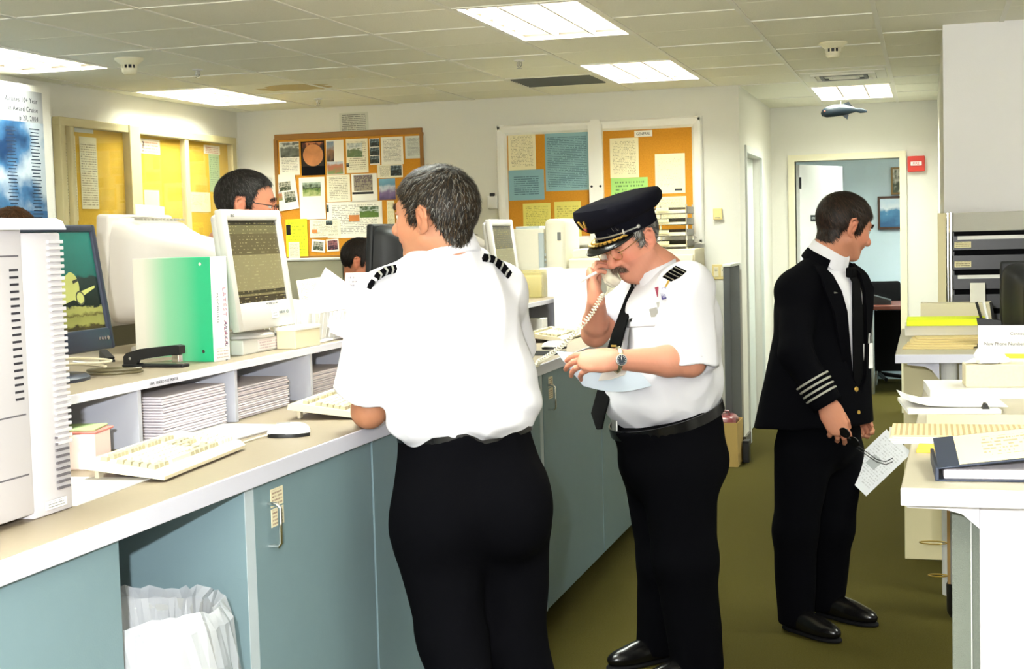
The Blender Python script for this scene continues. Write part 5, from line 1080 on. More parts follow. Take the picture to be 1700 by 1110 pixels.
# ---- head
class Head:
    def __init__(s, c, f, u=(0, 0, 1), scale=1.0):
        s.c = V3(c); f = nrm(f); u = V3(u); u = nrm(u - f * (u @ f)); l = np.cross(u, f); s.R = np.stack([f, l, u], 1); s.k = scale      # columns: forward, left, up
    def w(s, x, y, z): return s.c + s.R @ (V3(x, y, z) * s.k)
    def loc(s, P): return (P - s.c) @ s.R / s.k
    def M(s): m = np.eye(4); m[:3, :3] = s.R * s.k; m[:3, 3] = s.c; return Matrix(m.tolist())
    def sdf(s, sd, neck=None, jowl=0, double=0, narrow=1.0, nose=1.0, ear=1.0, lid=0):
        k = s.k; W = s.w; E = lambda c, r, kk=.02, op=1, Rm=None: sd.ell(W(*c), V3(r) * k, s.R if Rm is None else s.R @ Rm, kk, op); C = lambda a, b, ra, rb, kk=.012, op=1: sd.cone(W(*a), W(*b), ra * k, rb * k, kk, op)
        E((-.014, 0, .036), (.098, .076 * narrow, .089), .02); E((.028, 0, .012), (.066, .065 * narrow, .09), .03)
        E((.03, 0, -.05), (.058, (.052 + jowl) * narrow, .058), .03); E((.068, 0, -.095), (.024, .024, .019), .03)
        for y in (-1, 1):
            E((.058, y * .040, -.022), (.028, .022, .028), .025); C((-.0, y * (.055 + jowl * .8), -.05), (.055, y * (.026 + jowl * .5), -.09), .022, .016, .03)
        C((.084, -.032, .032), (.09, 0, .027), .010, .010, .018); C((.084, .032, .032), (.09, 0, .027), .010, .010, .018)
        for y in (-1, 1): E((.101, y * .033, .009), (.018, .020, .013), .010, -1)
        C((.088, 0, .022), (.113 * (1 + (nose - 1) * .2), 0, -.02), .0085, .0115, .014); sd.ball(W(.116 + .004 * (nose - 1), 0, -.028), .0135 * k * nose, .010)
        for y in (-1, 1): E((.103, y * .0125, -.034), (.0125, .0085, .009), .006); C((.092, y * .018, -.03), (.088, y * .026, -.052), .006, .004, .014)
        for y in (-1, 1):
            E((.0835 + lid * .2, y * .031, .0165 - lid), (.0138, .0175, .0055 + lid * .5), .004); E((.0825, y * .031, -.0015), (.0125, .016, .0042), .004)      # lids
        C((.080, -.025, -.0635), (.0935, -.004, -.0590), .0035, .0052, .008); C((.080, .025, -.0635), (.0935, .004, -.0590), .0035, .0052, .008); C((.079, -.021, -.0685), (.0915, 0, -.0715), .0042, .0062, .008); C((.079, .021, -.0685), (.0915, 0, -.0715), .0042, .0062, .008)
        C((.088, -.024, -.0655), (.098, 0, -.0652), .0018, .0022, .003, -1); C((.088, .024, -.0655), (.098, 0, -.0652), .0018, .0022, .003, -1)
        for y in (-1, 1):      # ears: shell, rim, lobe
            t = R(16); Rt = np.array([[math.cos(t), 0, math.sin(t)], [0, 1, 0], [-math.sin(t), 0, math.cos(t)]]); Ry = np.array([[math.cos(y * .38), math.sin(y * .38), 0], [-math.sin(y * .38), math.cos(y * .38), 0], [0, 0, 1]])
            yy = .0755 * narrow
            E((-.012, y * (yy + .005), -.004), (.019 * ear, .008, .030 * ear), .006, 1, Rt @ Ry)
            pts = [(.003, yy + .001, .006), (.001, yy + .007, .022), (-.012, yy + .012, .030), (-.026, yy + .015, .022), (-.028, yy + .014, .004), (-.02, yy + .009, -.018), (-.010, yy + .004, -.032), (-.001, yy, -.030)]
            for p, q in zip(pts[:-1], pts[1:]): C((p[0] * ear, y * p[1], p[2] * ear), (q[0] * ear, y * q[1], q[2] * ear), .0042, .0042, .003)
            E((-.006, y * (yy + .013), -.004), (.0085, .007, .013), .004, -1, Rt)
        if double: E((.028, 0, -.108), (.045, .045, .03), .03)
        if neck is not None:
            nb, rn = neck; sd.cone(W(-.028, 0, -.055), nb, .056 * k, rn, .03); sd.cone(W(.02, 0, -.085), V3(nb) + s.R[:, 0] * .02, .03 * k, rn * .8, .03)
        return sd
    def cols(s, base, lip=(176, 96, 88), stub=0, blush=.25):
        b = np.array(lin(base)[:3]); lp = np.array(lin(lip)[:3]); red = np.array(lin((214, 120, 100))[:3])
        def f(P):
            L = s.loc(P); c = np.tile(b, (len(P), 1)); x, y, z = L.T
            inhead = (z > -.16) & (z < .2) & (np.abs(x) < .17) & (np.abs(y) < .13)
            def mix(c, col, w): return c + (col - c) * w[:, None]
            g = lambda cx, cy, cz, rx, ry, rz_: np.exp(-(((x - cx) / rx) ** 2 + ((np.abs(y) - cy) / ry) ** 2 + ((z - cz) / rz_) ** 2))
            c = mix(c, red, blush * inhead * (g(.07, .045, -.025, .04, .03, .03) + g(.115, 0, -.028, .02, .02, .02) + .9 * g(-.012, .085, 0, .03, .02, .04)).clip(0, 1))
            c = mix(c, lp, inhead * (g(.090, .0, -.065, .016, .024, .0085) * 1.3).clip(0, 1))
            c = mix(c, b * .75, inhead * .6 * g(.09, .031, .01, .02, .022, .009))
            if stub: c = mix(c, np.array(lin((126, 106, 100))[:3]), stub * inhead * ((z < -.04) & (x > -.02)) * (1 - g(.096, 0, -.065, .014, .022, .009)))
            n = np.sin(P @ V3(310, 170, 230)) * np.sin(P @ V3(-150, 290, 90)); return c * (1 + .012 * n[:, None])
        return f
    def eyes(s, parent, iris=(70, 60, 50), look=(1, 0, 0)):
        W = parent.matrix_basis.inverted()
        for y in (-1, 1):
            e = MB().lathe([(0, -.0108)] + [(.0108 * math.cos(R(a)), .0108 * math.sin(R(a))) for a in range(-80, 81, 16)] + [(0, .0108)], 20, W @ s.M() @ Matrix.Translation((.0838, y * .031, .0078))).build('eyeball', mat('eyewhite', (190, 180, 172), .3), parent, smooth=True)
            d = Vector(look).normalized(); q = Vector((0, 0, 1)).rotation_difference(d).to_matrix().to_4x4()
            MB().lathe([(0, .0116), (.0052, .0105), (.0058, .0091)], 16, W @ s.M() @ Matrix.Translation((.0838, y * .031, .0078)) @ q).build('iris', mat('iris%d%d%d' % iris, iris, .15), e, smooth=True)
    def hair(s, parent, hairline, cols, n=5000, seed=1, lift=.25, length=.02, thick=.010, flow=None, name='hair', strands=True, base=None, wid=.0011, h=.004, crown=(-.055, .0, .11), narrow=1.0, nape=0, jit=.22):
        """short hair: a close cap over the scalp plus a few thousand locks, one mesh"""
        rnd = np.random.RandomState(seed); xs, zs = np.array(hairline).T
        sd = SD(); k = s.k
        sd.ell(s.w(-.014, 0, .036), (V3(.098, .076 * narrow, .089) + thick) * k, s.R, .02); sd.ell(s.w(.024, 0, .022), (V3(.066, .064 * narrow, .085) + thick * .8) * k, s.R, .03)
        if nape: sd.ell(s.w(-.046, 0, -.052), V3(.050, .060 * narrow, .066) * k, s.R, .02)
        def g(P): L = s.loc(P); return (np.interp(L[:, 0], xs, zs) - L[:, 2]) * .6 * k
        sd.fn(g, .008); sd.disp = wrinkle(seed + 5, .0022, 150, s.R[:, 0], .3)
        V, F = sd.mesh(h); C0 = np.array([lin(c)[:3] for c in cols]); base = np.array(lin(base)[:3]) if base else C0[0] * .8
        cc = [np.tile(base, (len(V), 1)) * (1 + .3 * rnd.uniform(-1, 1, (len(V), 1)))]; VV = [V]; FF = [F]
        if strands:
            T = V[F]; ar = np.linalg.norm(np.cross(T[:, 2] - T[:, 0], T[:, 3] - T[:, 1]), axis=1); ctr = T.mean(1); nn = np.cross(T[:, 2] - T[:, 0], T[:, 3] - T[:, 1]); nn /= np.linalg.norm(nn, axis=1)[:, None] + 1e-12
            Lc = s.loc(ctr); out = ((Lc - V3(-.01, 0, .03)) * (nn @ s.R)).sum(1)
            nn[out < 0] *= -1
            good = (np.interp(Lc[:, 0], xs, zs) + .001 < Lc[:, 2]); pr = ar * good; pr /= pr.sum()
            i = rnd.choice(len(F), n, p=pr); P0 = ctr[i] + rnd.randn(n, 3) * .001; N = nn[i]; L0 = s.loc(P0)
            D = (L0 - V3(crown)) if flow is None else flow(L0); D = D @ s.R.T; D = D - N * (D * N).sum(1)[:, None]; D /= np.linalg.norm(D, axis=1)[:, None] + 1e-9
            D = D + rnd.randn(n, 3) * jit; D = D - N * (D * N).sum(1)[:, None]; D /= np.linalg.norm(D, axis=1)[:, None] + 1e-9
            ln = length * k * rnd.uniform(.6, 1.25, n); sd_ = np.cross(N, D); wd = wid * rnd.uniform(.6, 1.4, n)
            col = C0[rnd.randint(0, len(C0), n)] * rnd.uniform(.75, 1.2, (n, 1)); pts = []
            lf = lift * rnd.uniform(.3, 1.6, n)
            for t in (0, .5, 1): pts.append(P0 + D * (ln * t)[:, None] + N * ((ln * (lf * t - (lf * .75 + .12) * t * t) + .0005))[:, None] if t else P0 - N * .001)
            b0 = len(V); vs_ = np.concatenate([pts[0] - sd_ * wd[:, None], pts[0] + sd_ * wd[:, None], pts[1] - sd_ * wd[:, None], pts[1] + sd_ * wd[:, None], pts[2] - sd_ * (wd * .25)[:, None], pts[2] + sd_ * (wd * .25)[:, None]]); j = np.arange(n) + b0
            FF += [np.stack([j, j + n, j + 3 * n, j + 2 * n], 1), np.stack([j + 2 * n, j + 3 * n, j + 5 * n, j + 4 * n], 1)]; VV.append(vs_); cc.append(np.tile(col, (6, 1)))
        V = np.concatenate(VV); W = np.array(parent.matrix_basis.inverted()); me = np_mesh(name, V @ W[:3, :3].T + W[:3, 3], np.concatenate(FF), True, np.concatenate(cc))
        return obj(name, me, 'hairmat', parent)
    def tuft(s, parent, name, roots, dirs, n, length, cols, seed=1, wid=.0009, jit=.003, lift=.3):
        """eyebrows and moustache: small locks grown along a line of local points"""
        rnd = np.random.RandomState(seed); roots = np.array(roots, float); dirs = np.array(dirs, float); t = rnd.uniform(0, len(roots) - 1.001, n); i = t.astype(int); fr = (t - i)[:, None]
        P = roots[i] * (1 - fr) + roots[i + 1] * fr + rnd.randn(n, 3) * jit * V3(.25, 1, 1); D = dirs[i] * (1 - fr) + dirs[i + 1] * fr + rnd.randn(n, 3) * .25; D /= np.linalg.norm(D, axis=1)[:, None]
        S_ = np.cross(D, V3(1, 0, 0)); S_ /= np.linalg.norm(S_, axis=1)[:, None] + 1e-9; ln = length * rnd.uniform(.6, 1.2, n)[:, None]; C0 = np.array([lin(c)[:3] for c in cols]); col = C0[rnd.randint(0, len(C0), n)]
        vs_ = np.concatenate([P - S_ * wid, P + S_ * wid, P + D * ln * .5 + V3(.0012, 0, 0) - S_ * wid, P + D * ln * .5 + V3(.0012, 0, 0) + S_ * wid, P + D * ln - S_ * wid * .2, P + D * ln + S_ * wid * .2])
        j = np.arange(n); F = np.concatenate([np.stack([j, j + n, j + 3 * n, j + 2 * n], 1), np.stack([j + 2 * n, j + 3 * n, j + 5 * n, j + 4 * n], 1)])
        V = s.c + (vs_ * s.k) @ s.R.T; W = np.array(parent.matrix_basis.inverted())
        return obj(name, np_mesh(name, V @ W[:3, :3].T + W[:3, 3], F, True, np.tile(col, (6, 1))), 'hairmat', parent)
# ---- hand
def hand(sd, wrist, d, n, side, curl=(40, 40, 45, 50), thumb=(.5, 25), spread=5, k=1.0, splay=None, tip=1.0):
    """palm, four unequal fingers and a thumb. d: along the palm, n: out of the palm side, side: +1 when the thumb lies towards d x n"""
    d = nrm(d); n = V3(n); n = nrm(n - d * (n @ d)); t = np.cross(d, n) * side; W = V3(wrist)
    def p(a, b, c): return W + (d * a + t * b + n * c) * k
    sd.flatcone(p(.0, 0, 0), p(.035, .0, .0), .027 * k, .036 * k, n, .62, .02); sd.flatcone(p(.035, .002, 0), p(.082, .002, 0), .037 * k, .040 * k, n, .42, .02); sd.ell(p(.03, .022, .009), V3(.03, .016, .014) * k, np.stack([d, t, n], 1), .015)
    L = [(.030, .046, .027, .022), (.0105, .050, .031, .023), (-.0095, .046, .029, .022), (-.029, .036, .022, .020)]; base = [.085, .090, .086, .076]; rad = [.0099, .0101, .0095, .0084]
    tips = []
    for i, (b, l1, l2, l3) in enumerate(L):
        sp = R((splay[i] if splay else (1.2 - i) * spread)); dd = nrm(d * math.cos(sp) + t * math.sin(sp)); q = p(base[i], b, .0); c = curl[i]
        sd.cone(p(base[i] - .03, b * .8, -.002), q, rad[i] * k, rad[i] * 1.12 * k, .008); ang = 0
        for j, (l, f) in enumerate(((l1, .75), (l2, 1.0), (l3, .65))):
            ang += R(c * f); e = q + (dd * math.cos(ang) + n * math.sin(ang)) * l * k; sd.cone(q, e, rad[i] * (1.05 - .09 * j) * k, rad[i] * (.97 - .09 * j) * k, .003); q = e
        tips.append(q)
    out, ca = thumb; q = p(.022, .026, .008); dt = nrm(d * (1 - out) + t * out + n * .35); e = q + dt * .042 * k; sd.cone(q, e, .014 * k, .0112 * k, .012); dt2 = nrm(d * math.cos(R(ca)) * .9 + t * (out * .5) + n * math.sin(R(ca)) * .9); e2 = e + dt2 * .032 * k; sd.cone(e, e2, .0112 * k, .0102 * k, .004); e3 = e2 + nrm(dt2 + n * .25 * math.sin(R(ca)) - t * .15) * .024 * k; sd.cone(e2, e3, .0102 * k, .0082 * k, .004)
    tips.append(e3)
    return tips
def PX(px, py, y): v = at(px, py, y=y); return V3(v.x, v.y, v.z)
# ------------------------------------------------------------------ people
mat('shirtwhite', (212, 211, 216), .85, spec=.15, sheen=.1); mat('trousers', (6, 6, 9), .9, bump=.25, bscale=900, spec=.05); mat('jacket', (6, 6, 9), .9, bump=.25, bscale=900, spec=.05)
mat('leather', (12, 11, 11), .25); mat('tiecloth', (5, 5, 6), .8, spec=.1); mat('gold', (226, 186, 96), .3, .85); mat('silver', (190, 190, 186), .35, .7); mat('capcloth', (13, 13, 22), .9, bump=.2, bscale=900, spec=.12)
Z3 = V3(0, 0, 1)
def plain(c): b = np.array(lin(c)[:3]); return lambda P: np.tile(b, (len(P), 1))
def collar(parent, base, axis, r, h, th=.006, name='collar', m='shirtwhite', flat=1.0, flare=1.04, fwd=None, gap=0):
    """shirt collar: band round the neck, open a little in front, with a fold-over leaf"""
    ax = nrm(axis); f = V3(fwd) if fwd is not None else V3(1, 0, 0); f = nrm(f - ax * (f @ ax)); l = np.cross(ax, f); W = parent.matrix_basis.inverted(); mb = MB(); n = 36; v = []
    for i in range(n + 1):
        a = gap + (2 * math.pi - 2 * gap) * i / n; d = f * math.cos(a) + l * math.sin(a) * flat; fr = max(0, math.cos(a)) ** 3
        for rr, z in ((r, -.01), (r * .985, h * (1 - .25 * fr)), (r * .985 + .004, h * (1 - .25 * fr) + .003), (r * flare + .006, h * .55), (r * flare + .011 + .01 * fr, -.004 - .02 * fr), (r * flare + .006, -.008 - .02 * fr)): v.append(tuple(V3(base) + d * rr + ax * z))
    k = 6; F = [(i * k + j, i * k + (j + 1) % k, (i + 1) * k + (j + 1) % k, (i + 1) * k + j) for i in range(n) for j in range(k)]
    return mb.add(v, F, W).build(name, m, parent, smooth=60)
def strap(parent, name, pts, wv, th, m, stripes=0, sm='silver', s0=.2, s1=.85, sw=.007):
    W = parent.matrix_basis.inverted(); o = MB().ribbon(pts, wv, th, W).build(name, m, parent, smooth=50)
    P = [Vector(p) for p in pts]; a, b = P[0], P[-1]
    for k in range(stripes):
        t = s0 + (s1 - s0) * k / max(1, stripes - 1); t1 = t + sw / (b - a).length
        def pt(t):
            x = t * (len(P) - 1); i = min(int(x), len(P) - 2); return P[i].lerp(P[i + 1], x - i)
        MB().ribbon([pt(t), pt((t + t1) / 2), pt(t1)], tuple(Vector(wv) * 1.02), th + .003, W).build('stripe', sm, o)
    return o
def belt(parent, c, n, rx, ry, fwd, h=.036, th=.006, m='leather'):
    n = nrm(n); f = V3(fwd); f = nrm(f - n * (f @ n)); l = np.cross(n, f); v = []; N = 48; W = parent.matrix_basis.inverted()
    for i in range(N):
        a = 2 * math.pi * i / N; d = f * math.cos(a) * rx + l * math.sin(a) * ry; o = nrm(d)
        for q, z in ((0, -h / 2), (th, -h / 2), (th, h / 2), (0, h / 2)): v.append(tuple(V3(c) + d + o * q + n * z))
    return MB().add(v, [(i * 4 + j, i * 4 + (j + 1) % 4, ((i + 1) % N) * 4 + (j + 1) % 4, ((i + 1) % N) * 4 + j) for i in range(N) for j in range(4)], W).build('belt', m, parent, smooth=50)
def shoe(parent, heel, d):
    d = nrm(V3(d[0], d[1], 0)); l = V3(-d[1], d[0], 0); Rm = np.stack([d, l, Z3], 1); h = V3(heel[0], heel[1], 0)
    sd = SD().ell(h + d * .05 + Z3 * .055, (.06, .038, .06), Rm, .02).ell(h + d * .19 + Z3 * .035, (.1, .046, .04), Rm, .04).ell(h + d * .11 + Z3 * .05, (.1, .04, .045), Rm, .03); sd.plane(h + Z3 * .014, -Z3, .004)
    o = sd_obj('shoe', sd, 'leather', parent, .006); sl = SD().ell(h + d * .05 + Z3 * .008, (.062, .04, .03), Rm, .02).ell(h + d * .18 + Z3 * .008, (.115, .05, .03), Rm, .04); sl.plane(h + Z3 * .016, Z3, .003).plane(h + Z3 * .001, -Z3, .003)
    s = sd_obj('sole', sl, 'blackmatte', parent, .006); s.parent = o; return o
def sleeve_open(sd, a, b, rb):
    """cut a sleeve end flat and hollow it"""
    a, b = V3(a), V3(b); ax = nrm(b - a)
    sd.fn(lambda P: np.where(((P - b) @ ax > -.05) & (np.linalg.norm(np.cross(P - b, ax), axis=1) < rb * 1.7), np.maximum((P - b) @ ax, -.05), -.05), .004)
    sd.cone(b - ax * .05, b + ax * .03, rb * .82, rb * .88, .006, -1)
def surf(sd, px, py, y0, y1, off=.004):
    """point of a garment that the line of sight through a photo pixel meets first, between two depths"""
    d = np.array(CR * ((px - 850) / FPX) + CU * ((555 - py) / FPX) + CF); ys = np.linspace(y0, y1, 500); P = np.array(CAMPOS) + d[None] * (ys / d[1])[:, None]; D = np.full(len(P), 9.0)
    for q in sd.p: D = sd.comb(D, sd.ev(q, P), q[5], q[6])
    i = np.nonzero(D < 0)[0]; i = i[0] if len(i) else 250
    return P[i] - nrm(d) * off
HL_SHORT = [(-.12, -.07), (-.075, -.068), (-.05, -.05), (-.036, -.01), (-.03, .036), (.004, .036), (.008, -.014), (.026, -.008), (.031, .03), (.056, .058), (.08, .068), (.12, .074)]
SK1 = (182, 126, 94); SK2 = (206, 142, 116); SK3 = (186, 126, 98)
# ================================================================== pilot leaning on the counter, back to the camera
def pilot_one():
    b = nrm(V3(-.5, .86, 0)); l = V3(-b[1], b[0], 0)
    p = thing('person', 'man in white short sleeved pilot shirt and black trousers leaning on the counter, back turned', 'person', (-1.13, 3.75, 0))
    hd = Head(PX(722, 363, 3.78), (-.97, .22, .0), (-.05, .0, 1), 1.07); nb = PX(750, 424, 3.80)
    Ls, Rs = PX(634, 500, 3.66), PX(826, 484, 3.92); Le = PX(612, 682, 3.72); Lw = Le + V3(-.07, .25, -.01); Re = PX(836, 640, 4.12); Rw = V3(-1.56, 4.3, 1.125)
    wc = PX(772, 716, 3.79); C1 = PX(742, 545, 3.80)
    # body
    sd = SD(); hd.sdf(sd, (nb, .062), ear=1.05); sd.flatcone(C1 + Z3 * .05, wc, .13, .13, b, .7, .05).cone(nb, C1 + Z3 * .05, .062, .1, .05).cone(nb - Z3 * .05, Ls, .05, .045, .03).cone(nb - Z3 * .05, Rs, .05, .045, .03)
    for s_, e_, w_ in ((Ls, Le, Lw), (Rs, Re, Rw)): sd.cone(s_, e_, .046, .044, .02).cone(e_, e_ + (w_ - e_) * .35, .046, .045, .02).cone(e_ + (w_ - e_) * .35, w_, .044, .028, .02)
    hand(sd, Lw, (.3, 1, 0), (0, 0, -1), 1, (12, 14, 16, 20)); hand(sd, Rw, (-.8, .4, 0), (0, 0, -1), -1, (12, 14, 16, 20))
    sd_obj('body', sd, 'skin', p, .0036, hd.cols(SK1, blush=.2)); hd.eyes(p, (90, 110, 120))
    hd.hair(p, [(-.12, -.072), (-.085, -.07), (-.065, -.054), (-.045, -.015), (-.03, .036), (.004, .036), (.008, -.014), (.026, -.008), (.031, .03), (.056, .058), (.08, .068), (.12, .074)], [(52, 38, 20), (66, 50, 28), (74, 68, 58), (110, 108, 102), (30, 25, 18), (28, 25, 22), (20, 18, 17), (24, 21, 19), (40, 30, 18)], 9000, 3, .34, .021, .011, base=(26, 22, 18), wid=.0008, nape=1)
    for y in (-1, 1): hd.tuft(p, 'eyebrow', [(.099, y * .012, .030), (.100, y * .028, .036), (.090, y * .044, .031)], [(0, y, .4), (0, y, .1), (-.4, y, -.3)], 220, .008, [(90, 70, 50), (70, 56, 44)])
    # shirt
    e = nrm(PX(880, 692, 3.92) - PX(665, 736, 3.68)); dn = np.cross(e, b); dn = nrm(dn if dn[2] < 0 else -dn)
    sd = SD(); hem = PX(603, 655, 3.70); sd.cone(Ls, hem + (hem - Ls) * .05, .073, .088, .03); sleeve_open(sd, Ls, hem, .088)
    sd.cone(Rs, PX(850, 588, 4.08), .068, .072, .03); sleeve_open(sd, Rs, PX(847, 582, 4.07), .072)
    sd.flatcone(PX(745, 520, 3.80), PX(768, 640, 3.80), .19, .192, b, .66, .04).flatcone(PX(768, 640, 3.8), wc - Z3 * .02, .192, .178, b, .72, .04)
    sd.cone(Ls + V3(0, 0, -.01), Rs + V3(0, 0, -.01), .064, .062, .06).cone(nb - Z3 * .02, Ls, .052, .06, .05).cone(nb - Z3 * .02, Rs, .052, .06, .05).ell(C1 - b * .055 + Z3 * .03, (.1, .15, .13), np.stack([b, l, Z3], 1), .06)
    sd.ell(PX(700, 700, 3.74) - b * .02, (.11, .10, .045), np.stack([b, l, Z3], 1), .04).ell(PX(846, 668, 3.86), (.11, .085, .05), np.stack([b, l, Z3], 1), .03).ell(PX(800, 700, 3.78) - b * .03, (.11, .11, .04), np.stack([b, l, Z3], 1), .03)
    sd.plane(wc + dn * .015, dn, .012)
    w1 = wrinkle(11, .008, 26, (.3, .2, 1), .5); w2 = wrinkle(12, .013, 34, (-.6, .2, .7), .3, lambda P: np.clip((1.20 - P[:, 2]) / .12, 0, 1)); sd.disp = lambda P: w1(P) + w2(P)
    sd_obj('shirt', sd, 'shirtwhite', p, .0062); s1 = sd
    collar(p, nb + V3(-.010, .0, -.004), V3(-.26, .1, 1), .079, .055, fwd=(-.97, .22, 0), gap=.1)
    # trousers
    hipc = PX(785, 835, 3.78); Rm = np.stack([b, l, Z3], 1)
    sd = SD(); sd.flatcone(wc - dn * .012, PX(780, 800, 3.79), .180, .205, b, .76, .05).ell(hipc, (.158, .213, .15), Rm, .04)
    sd.ell(PX(845, 845, 3.74), (.13, .115, .14), Rm, .05).ell(PX(735, 860, 3.66), (.12, .11, .14), Rm, .05)
    lk, la = PX(752, 1062, 3.66), V3(-1.10, 3.52, .07); rk, ra = PX(850, 1080, 3.84), V3(-.98, 3.86, .07)
    sd.cone(PX(722, 880, 3.68), lk, .118, .088, .05).cone(lk, la, .088, .075, .04).cone(PX(843, 880, 3.84), rk, .118, .092, .05).cone(rk, ra, .092, .08, .04)
    sd.plane(wc - dn * .012, -dn, .004).plane((0, 0, .035), -Z3, .004)
    sd.disp = wrinkle(21, .0065, 20, (.1, 0, 1), .6)
    sd_obj('trousers', sd, 'trousers', p, .008)
    belt(p, wc + dn * .002, -dn, .134, .182, b)
    MB().rbox(-.05, .05, -.002, .002, -.006, .006, .002, M=p.matrix_basis.inverted() @ Matrix.Translation(PX(740, 803, 3.62)) @ Matrix.Rotation(math.atan2(e[1], e[0]), 4, 'Z') @ Matrix.Rotation(R(-8), 4, 'Y')).build('pocket_welt', 'jacket', p)
    shoe(p, la - b * .05, b); shoe(p, ra - b * .05, b)
    # epaulettes with stripes
    E_ = lambda x, y, up: surf(s1, x, y, 3.3, 4.3, .0) + Z3 * up
    strap(p, 'epaulette', [E_(657, 456, .014), E_(641, 461, .018), E_(626, 471, .018), E_(613, 485, .012)], tuple(b * .034 + V3(.0, -.0, -.016)), .012, 'trousers', 4, 'silver', .1, .78, .006)
    strap(p, 'epaulette', [E_(802, 437, .014), E_(818, 442, .016), E_(834, 452, .014), E_(846, 464, .008)], tuple(b * .034 + V3(.0, -.0, -.016)), .012, 'trousers', 4, 'silver', .15, .85, .006)
    return p
pilot_one()
